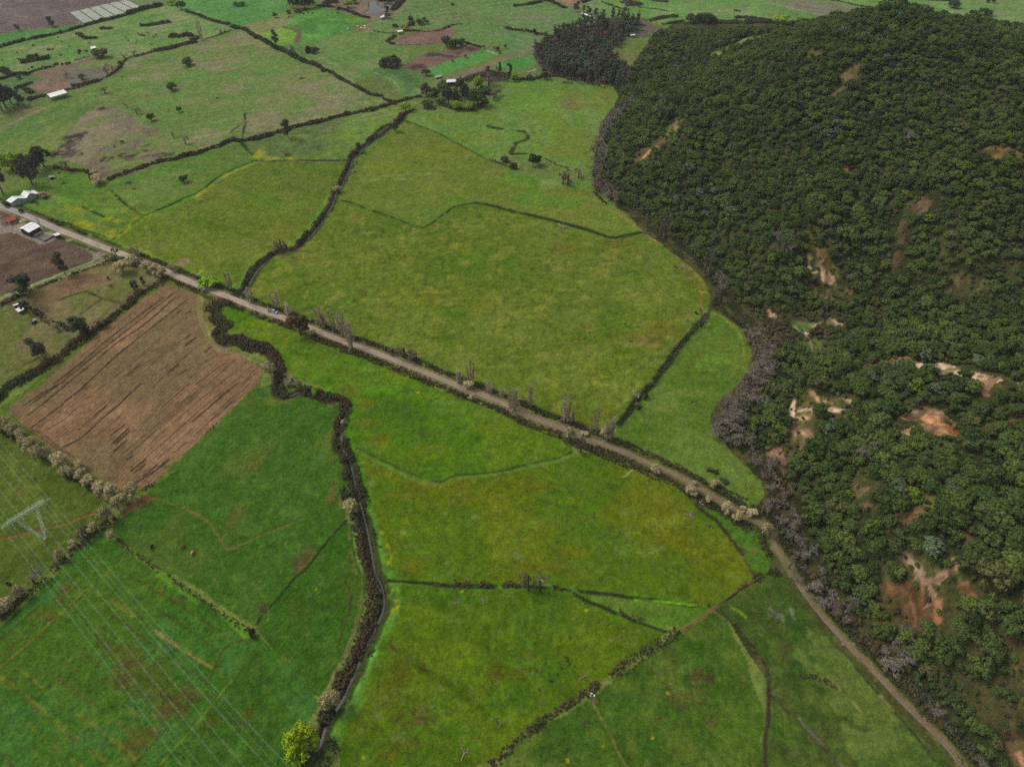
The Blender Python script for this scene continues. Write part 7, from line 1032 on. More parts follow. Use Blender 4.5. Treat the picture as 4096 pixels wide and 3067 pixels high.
M = dict(white=simple('white_sheet', 'f4f4f4', .5, .3, 'e6e7e8', .4), tin=simple('weathered_tin', 'b4b2ae', .6, .3, '8e8a86', .8), pale=simple('pale_wall', '9aa5a2', .7, .2, '848f8c', .7), wood=simple('dark_board', '4a3c34', .9, .1), tile=simple('red_tiles', 'b0553f', .8, .2, '95452f', 1.2, bump=.3), green=simple('green_wall', '3f6f62', .7),
         plaster=simple('pale_plaster', 'a89c8c', .9), grey=simple('grey_roof', '55534f', .8), steel=simple('galvanised_steel', 'b8c4bc', .5, .5, '98a89e', 3), insul=simple('insulator', 'c8ccc4', .4), wire=simple('conductor', 'a8bca8', .5, .5, '98ac98'), conc=simple('concrete', 'b0a898', .9), dead=simple('dead_wood', 'a09284', .9, .1, '7c6e62', 4), brush=simple('brushwood', '6a5c50', .9, .1, '4c4038', 4),
         beige=simple('beige_liner', 'b5ab8a', .7), dliner=simple('dark_liner', '4a4e54', .5, .4, '3c3f44'), car=simple('silver_blue_paint', '9fb0c4', .3, .6), glass=simple('dark_glass', '22282e', .1, .8), rub=simple('rubber', '1c1c1c', .8), red=simple('red_part', '7a2c22', .6), film=simple('crop_film', 'a8a8a4', .6, .3, '8c8c88', .5), rock=simple('rock', '8a8078', .95, .1, '6c6258', 2))
for k_, c_ in dict(cow_b='1c1816', cow_r='7a3a1e', cow_t='c09a68', cow_w='d8d0c4', cloth='26262c', skin='8a6048').items(): M[k_] = simple(k_, c_, .9, .1)
def E(s_or_px, z): px, py = s_or_px; x, y = P0(px, py, z); return Vector((float(x), float(y), float(z)))
def gable(name, label, c0, c1, c2, ev, rise, roof='white', wall='pale', walls=True, cat='shed', over=.25, posts=0, door=True, windows=0, group=None):
    """c0 -> c1 runs along the ridge, c0 -> c2 across it; all three measured on the eaves"""
    A, Bv, C = E(c0, ev), E(c1, ev), E(c2, ev); u = Bv-A; w_ = C-A; cen = A+(u+w_)/2; ez = Vector((0, 0, 1)); uh, wh = u.normalized(), w_.normalized(); root = link(name, None, label=label, category=cat); root.location = (cen.x, cen.y, 0)
    if group: root['group'] = group
    L = lambda p: Vector(p)-Vector((cen.x, cen.y, 0)); rd = w_/2+ez*rise; r = MB(); o = uh*over; q = wh*over-ez*(rise/(w_.length/2)*over)
    q2 = -wh*over-ez*(rise/(w_.length/2)*over)
    r.slab([L(A-o+q2), L(A+u+o+q2), L(A+u+o+rd), L(A-o+rd)], .12); r.slab([L(C-o+q), L(C+u+o+q), L(A+u+o+rd+ez*.002), L(A-o+rd+ez*.002)], .12); ro = r.build('roof', M[roof], root)
    rb = MB(); n = max(3, int(u.length/3.0))
    for k in range(1, n):
        for e in (A, C): a = e+u*(k/n)+ez*.03; b = A+u*(k/n)+rd+ez*.05; rb.bar(L(a), L(b), .05, 4)
    rb.bar(L(A-o+rd+ez*.04), L(A+u+o+rd+ez*.04), .09, 6); rb.build('ridge_cap', M['tin' if roof == 'white' else roof], ro)
    if walls:
        m = MB(); i = .12; a, b, c, d = A+uh*i+wh*i, Bv-uh*i+wh*i, C+u-uh*i-wh*i, C+uh*i-wh*i; dn = lambda p: Vector((p.x, p.y, 0)); k_ = ez*(.0)
        for p, s_ in ((a, b), (c, d)): m.quad(L(dn(p)), L(dn(s_)), L(s_), L(p))
        for p, s_ in ((b, c), (d, a)): m.quad(L(dn(p)), L(dn(s_)), L(s_), L((p+s_)/2+ez*(rise*.94)), L(p))
        wo2 = m.build('wall', M[wall], root)
        if door: pm = (d+a)/2; MB().box(L(pm-uh*.06+ez*(1.1-pm.z)), (.1, min(1.6, w_.length*.3), 2.2), (uh, wh, ez)).build('door', M['wood'], root)
        for k in range(windows): pm = a+(b-a)*((k+.5)/windows)-wh*.05; MB().box(L(Vector((pm.x, pm.y, 1.5))), (1.1, .1, .9), (uh, wh, ez)).build('window', M['glass'], wo2)
    for k in range(posts):
        for e, side in ((A, 1), (C, -1)): p = e+u*(k/max(posts-1, 1))+wh*.1*side; MB().bar(L((p.x, p.y, -.1)), L((p.x, p.y, ev)), .11, 6).build('post', M['conc'], root)
    return root
def tz(x, y, sx, sy, k): return (sx+x/k, sy+y/k)
g = lambda x, y: tz(x, y, 0, 740, 7.36)
gable('greenhouse', 'left bay of the white plastic greenhouse with torn roof, nearest the road', g(320, 525), g(170, 462), g(765, 385), 3.0, 1.6, 'white', 'pale', cat='greenhouse', door=False, over=.1)
gable('greenhouse', 'right bay of the white plastic greenhouse, the taller clean one', g(775, 382), g(605, 300), g(1045, 258), 3.0, 2.0, 'white', 'pale', cat='greenhouse', door=False, over=.1)
gable('shed', 'small white roofed shed attached to the right end of the greenhouse', g(1060, 262), g(910, 182), g(1145, 235), 2.4, .3, 'white', 'plaster', over=.1, door=False)
gable('barn', 'white roofed open barn beside the rectangular basin', g(845, 1392), g(1172, 1216), g(572, 1278), 4.0, 1.3, 'white', 'wood', cat='barn')
gable('farmhouse', 'farmhouse with red tiled roof by the road', g(245, 1082), g(470, 992), g(102, 1002), 2.7, 1.2, 'tile', 'plaster', cat='house', windows=3)
gable('shed', 'little flat white roofed pump shed at the corner of the basin', g(1640, 1492), g(1772, 1446), g(1562, 1452), 2.6, .15, 'white', 'wood', door=True)
g = lambda x, y: tz(x, y, 150, 330, 15.77)
gable('long_shed', 'long open sided shed with bright white roof on the left', g(822, 936), g(1842, 640), g(600, 750), 3.6, .7, 'white', 'wood', walls=False, posts=6, cat='shed')
g = lambda x, y: tz(x, y, 0, 1170, 11.04)
gable('shack', 'shack with green wall and patched white roof in the paddock', g(820, 842), g(1130, 690), g(690, 740), 2.3, .25, 'white', 'green', cat='shack'); gable('shack', 'small white roofed shack behind the green walled one', g(610, 575), g(870, 480), g(548, 545), 2.1, .15, 'white', 'wood', cat='shack')
gable('shack', 'low grey roofed lean-to between the two white roofed shacks', g(830, 640), g(1000, 585), g(745, 605), 1.6, .1, 'grey', 'wood', cat='shack', door=False); gable('hut', 'small hut with dark roof below the shacks', g(1380, 1320), g(1515, 1245), g(1285, 1230), 1.7, .3, 'grey', 'wood', cat='hut'); gable('hut', 'tiny white roofed hut attached to the dark roofed one', g(1480, 1240), g(1588, 1182), g(1410, 1195), 1.9, .12, 'tin', 'wood', cat='hut', door=False)
g = lambda x, y: tz(x, y, 1024, 0, 2.1592)
gable('shed', 'small white roofed shed below the pond', g(1080, 155), g(1112, 143), g(1072, 144), 2.4, .3, 'white', 'plaster', windows=2); gable('shed', 'white roofed shed beside the golden bush', g(1228, 277), g(1268, 270), g(1215, 266), 2.6, .5, 'white', 'plaster'); gable('barn', 'white roofed barn half hidden behind the dark grove', g(1650, 712), g(1722, 706), g(1648, 690), 3.6, 1.2, 'white', 'wood', cat='barn'); gable('shed', 'pale tin shed at the end of the bright green strip', g(1550, 672), g(1598, 662), g(1552, 658), 1.4, .1, 'tin', 'wood', door=False)
gable('hut', 'small hut with white roof alone in the far left pasture', (365, 196), (383, 191), (360.5, 189), 2.4, .3, 'white', 'plaster', cat='hut'); gable('shelter', 'small white topped feed shelter above the greenhouse', (197, 709), (216, 707), (195, 704), 1.8, .1, 'tin', 'wood', cat='shelter', door=False)
g = lambda x, y: tz(x, y, 2240, 0, 5.53)
gable('long_shed', 'long narrow white roofed shed near the crossroads at the top', g(480, 300), g(650, 365), g(500, 282), 2.6, .3, 'white', 'wood', cat='shed'); gable('shed', 'white shed at the right end of the long narrow one', g(740, 412), g(830, 445), g(755, 398), 2.4, .2, 'tin', 'wood'); gable('shed', 'blue grey shed left of the long narrow white one', g(425, 250), g(480, 268), g(432, 236), 2.4, .3, 'grey', 'plaster')
gable('house', 'small house with pale roof inside the gum plantation', g(800, 700), g(938, 690), g(800, 680), 3, .5, 'white', 'plaster', cat='house', windows=2); gable('house', 'house with reddish roof inside the gum plantation', g(820, 745), g(1050, 720), g(900, 700), 3, 1.0, 'tile', 'plaster', cat='house', windows=3); gable('shed', 'white shed on the edge between plantation and hill wood', g(1565, 785), g(1660, 775), g(1560, 768), 2.8, .5, 'white', 'plaster')
gable('house', 'white roofed house just showing behind the right shoulder of the hill', (4078, 139), (4110, 137), (4079, 133), 3, .6, 'white', 'plaster', cat='house')
# rectangular reservoir with raised rim
def basin():
    g = lambda x, y: tz(x, y, 0, 740, 7.36); c = [E(g(*p), .9) for p in ((960, 1480), (1215, 1345), (1600, 1470), (1310, 1640))]; o = sum(c, Vector())/4; root = link('reservoir', None, label='rectangular lined reservoir beside the white barn', category='reservoir'); root.location = (o.x, o.y, 0); o.z = 0
    c = [p-o for p in c]; inn = lambda p, k: Vector((p.x*k, p.y*k, p.z)); m = MB()
    for k in range(4):
        a, b = c[k], c[(k+1) % 4]; ao, bo = inn(a, 1.14), inn(b, 1.14); ao.z = bo.z = -.1; ai, bi = inn(a, .96), inn(b, .96); m.quad(ao, bo, b, a); m.quad(a, b, bi, ai)
    m.build('rim', M['dliner'], root); m = MB()
    for k, mt in ((0, 'beige'), (1, 'beige'), (2, 'dliner'), (3, 'dliner')):
        a, b = inn(c[k], .96), inn(c[(k+1) % 4], .96); ai, bi = inn(c[k], .80), inn(c[(k+1) % 4], .80); ai.z = bi.z = .15; MB().quad(ai, bi, b, a).build('inner_wall', M[mt], root)
    MB().quad(*[Vector((p.x*.81, p.y*.81, .18)) for p in c]).build('floor', simple('reservoir_floor', '5c5a54', .4, .4, '3e362e', .25), root)
basin()
# white film over crop rows
def film_rows():
    tl, tr, br, bl = [Vector((*p, 0)) for p in flat('00 605,112 1088,2 1238,72 728,204')]; n = 40; grp = 'white film covered crop rows'
    for k in range(n):
        if k % 7 == 6: continue
        f0, f1 = (k+.12)/n, (k+.86)/n; a, b = tl.lerp(tr, f0), tl.lerp(tr, f1); c, d = bl.lerp(br, f1), bl.lerp(br, f0); m = MB(); J = 6; Vv = []; cen = (a+b+c+d)/4
        for j in range(J+1):
            p, q = a.lerp(d, j/J), b.lerp(c, j/J)
            for t, z in ((0, .02), (.25, .38), (.5, .5), (.75, .38), (1, .02)): e = p.lerp(q, t); Vv.append((e.x-cen.x, e.y-cen.y, z+random.uniform(-.05, .05)))
        m.add(Vv, [(j*5+t, j*5+t+1, (j+1)*5+t+1, (j+1)*5+t) for j in range(J) for t in range(4)])
        o = m.build('crop_tunnel', M['film'], label='low crop row under whitish plastic film, one of the block at the top left', category='crop tunnel', group=grp); o.location = (cen.x, cen.y, 0)
film_rows()
# ------------------------------------------------------------------ pylon and power line
def lattice(m, a, b, wa, wm, wb, n, up=Vector((0, 0, 1)), r=.05, side=None):
    a, b = Vector(a), Vector(b); d = (b-a).normalized(); x = side or d.cross(up).normalized(); y = d.cross(x).normalized(); prev = None
    for k in range(n+1):
        t = k/n; w_ = wa+(wm-wa)*min(t/.18, 1) if t < .5 else wb+(wm-wb)*min((1-t)/.18, 1); p = a+(b-a)*t; c = [p+x*(w_/2*i)+y*(w_/2*j) for i, j in ((-1, -1), (1, -1), (1, 1), (-1, 1))]
        for q in range(4): m.bar(c[q], c[(q+1) % 4], r*.6, 3)
        if prev:
            for q in range(4): m.bar(prev[q], c[q], r, 3); m.bar(prev[q], c[(q+1) % 4], r*.7, 3) if (k+q) % 2 else m.bar(prev[(q+1) % 4], c[q], r*.7, 3)
        prev = c
def pylon():
    HT = 17.5; bx_, by_ = (float(v) for v in P0(181.5, 2153)); root = link('pylon', None, label='pale steel lattice pylon with V shaped legs and long crossarm', category='pylon'); root.location = (bx_, by_, 0); o = Vector((bx_, by_, 0)); g = lambda x, y: tz(x, y, 0, 1960, 7.527)
    LA, RA = E(g(450, 890), HT-.6)-o, E(g(1100, 480), HT-.6)-o; TL, TR = E(g(50, 1145), HT-1.0)-o, E(g(1490, 250), HT-1.0)-o; ax = (TR-TL).normalized(); base = Vector((0, 0, .3))
    for e, s_ in ((LA, -1), (RA, 1)): m = MB(); lattice(m, base+ax*.25*s_, e, .25, .95, .5, 20, up=ax.cross(Vector((0, 0, 1))), r=.045); m.build('mast', M['steel'], root)
    MB().box((0, 0, .05), (1.2, 1.2, .5)).build('footing', M['plaster'], root); n_ = ax.cross(Vector((0, 0, 1))).normalized(); m = MB(); P_, Q_ = TL+ax*2.0+Vector((0, 0, .6)), TR-ax*2.0+Vector((0, 0, .6)); lattice(m, P_, Q_, 1.1, 1.25, 1.1, 22, r=.05)
    for tip, e in ((TL, P_), (TR, Q_)):
        for i in (-1, 1):
            for j in (-1, 1): m.bar(tip, e+n_*.55*i+Vector((0, 0, .55*j)), .05, 3)
    for e in (P_, Q_): m.bar(e, e+Vector((0, 0, 1.3)), .06, 3)
    m.build('crossarm', M['steel'], root); MB().box(LA*.48+Vector((0, 0, .1)), (.7, .1, .5)).build('plate', M['white'], root)
    hang = [TL, E(g(330, 990), HT-.6)-o, E(g(640, 790), HT-.6)-o, E(g(930, 600), HT-.6)-o, E(g(1240, 420), HT-.6)-o, TR]; hang = [TL+(TR-TL)*((h-TL).dot(ax)/(TR-TL).length) for h in hang]; out = []
    for h in hang: top = h-Vector((0, 0, .3)); b = top-Vector((0, 0, 2.0)); MB().bar(top, b, .14, 6).build('insulator', M['insul'], root); out.append(b+o)
    return out, [P_+o+Vector((0, 0, 1.3)), Q_+o+Vector((0, 0, 1.3))], ax
hang, peaks, axx = pylon(); wd_ = Vector((math.cos(math.radians(139.2)), math.sin(math.radians(139.2)), 0)); sdv = Vector((-wd_.y, wd_.x, 0))
def zc(s): return -.10*(-s)+.0018*s*s if s < 0 else -.08*s+.0005*s*s
WN = ['outermost left', 'second from the left', 'third from the left', 'third from the right', 'second from the right', 'outermost right']
for k, h in enumerate(hang):
    for j in (-1, 1):
        m = MB(); S = [s*10.0 for s in range(-23, 31)]; pts = [h+wd_*s+sdv*(.17*j)+Vector((0, 0, zc(s)-.05)) for s in S]
        for q in range(len(pts)-1): m.bar(pts[q], pts[q+1], .018, 3)
        m.build('power_wire', M['wire'], label=f"{'left' if j < 0 else 'right'} wire of the {WN[k]} pair on the pylon", category='power wire', group='paired wires of the power line')
for k, h in enumerate(peaks):
    m = MB(); pts = [h+wd_*s+Vector((0, 0, zc(s))) for s in [q*10.0 for q in range(-23, 31)]]
    for q in range(len(pts)-1): m.bar(pts[q], pts[q+1], .014, 3)
    m.build('earth_wire', M['wire'], label=f"thin single wire above the {'left' if k == 0 else 'right'} end of the crossarm", category='power wire')
# roadside poles
def pole(tile, u, v, h, lab, arm=True):
    (px, py), = tp(f'{tile} {u},{v}'); x, y = at(px, py); r = link('utility_pole', None, label=lab, category='pole'); r.location = (x, y, zat(x, y)); MB().bar((0, 0, -.3), (0, 0, h), .16, 8, .1).build('post', M['conc'], r)
    if arm: d = Vector((.5, .86, 0)); MB().bar(d*-1+Vector((0, 0, h-.4)), d+Vector((0, 0, h-.4)), .07, 4).build('crossarm', M['conc'], r); [MB().bar(d*t+Vector((0, 0, h-.35)), d*t+Vector((0, 0, h-.1)), .06, 6).build('insulator', M['insul'], r) for t in (-.9, .9)]
pole('01', 872, 517, 8, 'concrete utility pole with crossarm at the lane mouth'); pole('01', 348, 303, 8, 'left concrete pole of the pair above the white barn'); pole('01', 360, 307, 8, 'right concrete pole of the pair above the white barn'); pole('01', 820, 595, 5.5, 'white pole at the corner of the purple ploughed plot', False)
# ------------------------------------------------------------------ car on the road
def car():
    g = lambda x, y: tz(x, y, 1040, 1210, 11.04); a, b = E(g(560, 430), 0), E(g(735, 490), 0); d = ROAD; c = E(g(645, 445), 0); i_ = min(range(len(ROAD)), key=lambda k: math.dist(ROAD[k], (c.x, c.y))); t = Vector((ROAD[i_+1][0]-ROAD[i_][0], ROAD[i_+1][1]-ROAD[i_][1])).normalized()
    r = link('parked_car', None, label='silver blue car parked on the road with its tailgate open', category='car'); r.location = (c.x, c.y, .08); r.rotation_euler = (0, 0, math.atan2(t.y, t.x)); L, W_ = 4.4, 1.75
    import bmesh
    def hull(name, prof, w0, w1, mat, par):       # side profile extruded across, narrower towards the top
        me = D.meshes.new(name); bm = bmesh.new(); zmax = max(p[1] for p in prof); rows = []
        for s_ in (-1, 1): rows.append([bm.verts.new((x, s_*(w0+(w1-w0)*max(0, (z-.75)/(zmax-.75+1e-6)))/2, z)) for x, z in prof])
        bm.faces.new(rows[0][::-1]); bm.faces.new(rows[1]); n = len(prof)
        for k in range(n): bm.faces.new((rows[0][k], rows[0][(k+1) % n], rows[1][(k+1) % n], rows[1][k]))
        bmesh.ops.recalc_face_normals(bm, faces=bm.faces); bmesh.ops.bevel(bm, geom=bm.edges[:], offset=.06, segments=2, affect='EDGES', clamp_overlap=True); bm.to_mesh(me); bm.free(); me.materials.append(mat); return link(name, me, par)
    bd = hull('body', [(-2.15, .3), (2.15, .3), (2.2, .62), (2.05, .84), (1.05, .98), (-1.95, 1.02), (-2.18, .8)], W_, W_*.96, M['car'], r); cb = hull('cabin', [(-1.95, .98), (1.08, .96), (.35, 1.46), (-1.55, 1.5)], W_*.92, W_*.76, M['glass'], r); hull('roof', [(-1.5, 1.47), (.36, 1.43), (.2, 1.53), (-1.35, 1.56)], W_*.76, W_*.7, M['car'], r)
    for x in (-1.35, 1.35):
        for s_ in (-1, 1): w_ = MB().bar((x, s_*.74, .32), (x, s_*.9, .32), .33, 14).build('wheel', M['rub'], r); MB().bar((x, s_*.89, .32), (x, s_*.91, .32), .2, 10).build('rim', M['steel'], w_)
    MB().box((-2.15, 0, 1.75), (.95, 1.45, .06), (Vector((.8, 0, .6)).normalized()*-1, Vector((0, 1, 0)), Vector((-.6, 0, .8)))).build('tailgate', M['car'], r)
    for s_ in (-1, 1): MB().box((2.14, s_*.62, .68), (.12, .32, .16)).build('headlight', M['white'], r); MB().box((-2.14, s_*.7, .85), (.1, .2, .3)).build('tail_light', M['red'], r); MB().box((.75, s_*.97, 1.02), (.18, .16, .12)).build('mirror', M['car'], r)
    return t
ct = car()
# ------------------------------------------------------------------ skinned bodies
def skinned(name, verts, edges, rad, mat, sub=2):
    me = D.meshes.new(name); me.from_pydata(verts, edges, []); o = D.objects.new(name, me); COLL.objects.link(o); sk = o.modifiers.new('s', 'SKIN'); sb = o.modifiers.new('u', 'SUBSURF'); sb.levels = sub; sb.render_levels = sub
    for k, v in enumerate(me.skin_vertices[0].data): v.radius = (rad[k], rad[k]) if not isinstance(rad[k], tuple) else rad[k]; v.use_root = (k == 0)
    dg = bpy.context.evaluated_depsgraph_get(); out = D.meshes.new_from_object(o.evaluated_get(dg)); D.objects.remove(o); out.name = name; out.materials.clear(); out.materials.append(mat); return out
def cow_mesh(mat, graze=True):
    hz_ = .35 if graze else 1.35
    V = [(0, 0, 1.05), (.55, 0, 1.08), (-.6, 0, 1.1), (.85, 0, 1.15), (1.15, 0, .9 if graze else 1.35), (1.4, 0, hz_), (1.55, 0, hz_-.15), (-.85, 0, 1.15), (-.92, 0, .6),
         (.55, .22, .75), (.56, .22, .4), (.54, .22, .04), (.55, -.22, .75), (.52, -.22, .4), (.56, -.22, .04), (-.66, .24, .75), (-.78, .24, .42), (-.72, .24, .04), (-.66, -.24, .75), (-.72, -.24, .42), (-.66, -.24, .04), (1.32, .14, hz_+.16), (1.32, -.14, hz_+.16)]
    Ed = [(0, 1), (0, 2), (1, 3), (3, 4), (4, 5), (5, 6), (2, 7), (7, 8), (1, 9), (9, 10), (10, 11), (1, 12), (12, 13), (13, 14), (2, 15), (15, 16), (16, 17), (2, 18), (18, 19), (19, 20), (5, 21), (5, 22)]
    R = [.42, .38, .40, .30, .2, .15, .1, .12, .03, .16, .08, .06, .16, .08, .06, .18, .08, .06, .18, .08, .06, .04, .04]; return skinned('body', V, Ed, R, mat, 1)
CM = {k: cow_mesh(M[k]) for k in ('cow_b', 'cow_r', 'cow_t', 'cow_w')}
def cow(tile, u, v, kind, lab, cat='cow', nm='cow', sc=1.0, group=None):
    (px, py), = tp(f'{tile} {u},{v}'); x, y = at(px, py); o = link(nm, CM[kind], label=lab, category=cat); o.location = (x, y, zat(x, y)); o.rotation_euler = (0, 0, random.uniform(0, 6.28)); o.scale = (sc,)*3
    if group: o['group'] = group
for a in (('02', 1318, 1413, 'cow_b', 'black and grey cow grazing left of the other two in the lower left meadow'), ('02', 1585, 1415, 'cow_r', 'red brown cow grazing in the lower left meadow'), ('02', 1665, 1468, 'cow_t', 'tan cow grazing below the red brown one')): cow(*a)
cow('01', 938, 757, 'cow_b', 'dark horse beside the brown strip in the paddock', 'horse', 'horse', 1.15); cow('01', 958, 822, 'cow_r', 'brown horse grazing below the dark one', 'horse', 'horse', 1.1); cow('21', 1590, 1055, 'cow_b', 'dark brown animal lying left of the bare ditch tree'); cow('00', 1053, 675, 'cow_r', 'lone red cow near the hedge of the brown plot'); cow('00', 1378, 267, 'cow_w', 'single white cow of the far herd')
for k, (u, v) in enumerate([(1185, 357), (1175, 376), (1305, 393), (1265, 288), (1283, 292), (1245, 315), (1217, 313), (1188, 291), (1205, 301), (1350, 309), (1330, 323), (1113, 359), (1088, 334), (1232, 305)]): cow('00', u, v, 'cow_r' if k < 3 else ('cow_b', 'cow_r', 'cow_b')[k % 3], 'small distant cow of the herd in the far left pasture', group='herd in the far left pasture')
for k, (u, v) in enumerate([(390, 122), (405, 127), (416, 123), (487, 123), (446, 116), (655, 118), (712, 119), (613, 141), (305, 151), (282, 156), (378, 134)]): cow('10', u, v, 'cow_b', 'dark distant cow of the herd by the two-tone green field', group='herd by the two-tone green field')
# motorcycle and its rider beside the car
def rider():
    g = lambda x, y: tz(x, y, 1040, 1210, 11.04); c = E(g(405, 420), 0); a = math.atan2(ct.y, ct.x); r = link('motorcycle', None, label='small dark motorcycle on the road behind the car', category='motorcycle'); r.location = (c.x, c.y, .08); r.rotation_euler = (0, 0, a)
    for x in (-.65, .65): w_ = MB().bar((x, -.06, .32), (x, .06, .32), .33, 14).build('wheel', M['rub'], r); MB().bar((x, -.07, .32), (x, .07, .32), .12, 8).build('hub', M['steel'], w_)
    MB().bar((-.65, 0, .35), (.3, 0, .45), .07, 6).bar((.65, 0, .35), (.42, 0, .95), .05, 6).bar((-.1, 0, .4), (.42, 0, .85), .06, 6).build('frame', M['cloth'], r); MB().box((-.25, 0, .78), (.7, .26, .12)).build('seat', M['rub'], r); MB().box((.15, 0, .8), (.4, .28, .22)).build('tank', M['red'], r); MB().bar((.4, -.35, 1.0), (.4, .35, 1.0), .025, 5).build('handlebar', M['steel'], r)
    V = [(-.2, 0, .92), (-.15, 0, 1.15), (-.05, 0, 1.4), (0, 0, 1.52), (.03, 0, 1.66), (-.05, .2, 1.4), (.15, .26, 1.18), (.38, .3, 1.03), (-.05, -.2, 1.4), (.15, -.26, 1.18), (.38, -.3, 1.03), (-.1, .13, .88), (.2, .17, .8), (.05, .18, .38), (.15, .18, .32), (-.1, -.13, .88), (.2, -.17, .8), (.05, -.18, .38), (.15, -.18, .32)]
    Ed = [(0, 1), (1, 2), (2, 3), (3, 4), (2, 5), (5, 6), (6, 7), (2, 8), (8, 9), (9, 10), (0, 11), (11, 12), (12, 13), (13, 14), (0, 15), (15, 16), (16, 17), (17, 18)]
    me = skinned('person', V, Ed, [.16, .17, .17, .07, .12, .08, .06, .05, .08, .06, .05, .11, .09, .06, .05, .11, .09, .06, .05], M['cloth'], 2); p = link('person', me, label='person in dark clothes and helmet sitting on the motorcycle', category='person'); p.location = (c.x, c.y, .08); p.rotation_euler = (0, 0, a)
    MB().bar((.02, 0, 1.6), (.04, 0, 1.82), .13, 10, .09).build('helmet', M['red'], p)
rider()
# ------------------------------------------------------------------ dead wood, brush heaps, stones
def dead_mesh(seed, H=3.4, lv=3, tw=.03): rs_ = np.random.default_rng(seed); s_, t_2 = branches(rs_, H, .5, lv, 4, .14, .1, .15, tw, .7); return s_
def lay(name, tile, u, v, size, mat, lab, rz=None, seed=1, flat_=.3, cat='fallen branch'):
    (px, py), = tp(f'{tile} {u},{v}'); x, y = at(px, py); s_ = dead_mesh(seed); s2 = [(np.array([a[2]-1.6, a[0], abs(a[1])*flat_+.12]), np.array([b[2]-1.6, b[0], abs(b[1])*flat_+.12]), r0*1.3, r1*1.3) for a, b, r0, r1 in s_]
    o = link(name, tubes(name, s2, M[mat], 4), label=lab, category=cat); o.location = (x, y, zat(x, y)); o.rotation_euler = (0, 0, random.uniform(0, 6.28) if rz is None else rz); o.scale = (size/3.4,)*3; return o
for k, a in enumerate([('21', 425, 300, 7, 'dead', 'white fallen dead tree across the upper meadow ditch', -1.2), ('21', 500, 228, 3, 'dead', 'pale branch right above the white fallen tree'), ('21', 1150, 410, 5, 'dead', 'pile of pale branches beside the ditch end at the hill track'), ('21', 1412, 645, 4, 'brush', 'single brown pole lying near the hill track', -1.1), ('21', 1480, 648, 4.5, 'dead', 'heap of cut branches on the meadow edge'), ('21', 1510, 752, 3, 'dead', 'small pale branch below the heap of cut branches'), ('21', 1575, 1035, 2.4, 'dead', 'white stick beside the dark animal'), ('21', 1520, 1112, 2.4, 'brush', 'curved pale stick above the diagonal ditch'),
    ('22', 1050, 80, 5, 'dead', 'upper scatter of pale cut wood beside the ditch'), ('22', 1082, 105, 4, 'dead', 'lower heap of pale cut wood beside the ditch'), ('22', 1095, 178, 3.5, 'dead', 'pale branches on the bushes of the ditch'), ('22', 1535, 1138, 5, 'dead', 'long pale branch in the big lower meadow', -.4), ('22', 1700, 1226, 4, 'brush', 'thin grey branch near the right end of the big meadow', -.4), ('22', 1960, 752, 2.5, 'dead', 'pale branch below the wide thicket'), ('22', 1735, 565, 2.5, 'dead', 'small pale branch in the right-hand meadow'), ('22', 85, 139, 5, 'dead', 'straight white trunk lying behind the poplars', 0.02),
    ('11', 1292, 1318, 5, 'dead', 'fallen white trunk by the thorn bushes', -.35), ('11', 1365, 1283, 3, 'dead', 'scatter of white chips above the thorn bushes'), ('11', 1200, 1378, 2.4, 'dead', 'white stick at the left thorn bush'), ('13', 1727, 243, 2.8, 'dead', 'grey forked branch below the lower ditch'), ('13', 1962, 225, 2.8, 'dead', 'crossed pale sticks below the lower ditch'), ('13', 1790, 1555, 4, 'dead', 'fan shaped heap of dead wood at the bottom'), ('13', 2090, 1275, 3.5, 'brush', 'dark dead branch in the lower meadow'), ('13', 1830, 62, 3.6, 'dead', 'bare branches rising from the ditch brambles'),
    ('23', 612, 877, 3.4, 'dead', 'straight pale branch above the bramble wall', .6), ('23', 625, 1270, 3, 'brush', 'round heap of brushwood in the lower meadow'), ('20', 245, 1428, 5, 'dead', 'white dead wood below the dark tree in the upper meadow'), ('20', 195, 1400, 4, 'dead', 'pale debris under the dark tree in the upper meadow'), ('20', 362, 1358, 3, 'dead', 'white fork lying right of the dark tree in the upper meadow'), ('20', 290, 1470, 3, 'dead', 'short white stick below the upper meadow tree'), ('20', 460, 798, 3, 'dead', 'pale stick near the top of the upper meadow'),
    ('02', 525, 785, 3, 'brush', 'dead branch at the foot of the pale willow hedge'), ('02', 720, 950, 3, 'dead', 'pale stick in the pasture below the hedge'), ('33', 625, 610, 2.4, 'brush', 'reddish sticks beside the dirt lane'), ('33', 640, 600, 2, 'dead', 'pale stick beside the dirt lane'), ('01', 445, 1105, 3, 'dead', 'pale stick in the scrub right of the shacks'), ('01', 1850, 925, 4, 'dead', 'felled brown branches at the bramble arch'), ('12', 640, 95, 4, 'dead', 'white bent pole over the stream bend', -.5), ('13', 65, 285, 3.6, 'brush', 'round brown brush heap at the end of the lower left meadow'), ('10', 405, 680, 7, 'brush', 'oval heap of pale brushwood in the rough pasture'), ('00', 1880, 850, 5, 'brush', 'flat heap of stones and brush in the rough pasture'), ('00', 1245, 1433, 2, 'dead', 'white object on the long hedge'), ('00', 1112, 1476, 2, 'dead', 'second white object on the long hedge')]): lay('fallen_branch', *a[:6], rz=a[6] if len(a) > 6 else None, seed=40+k)
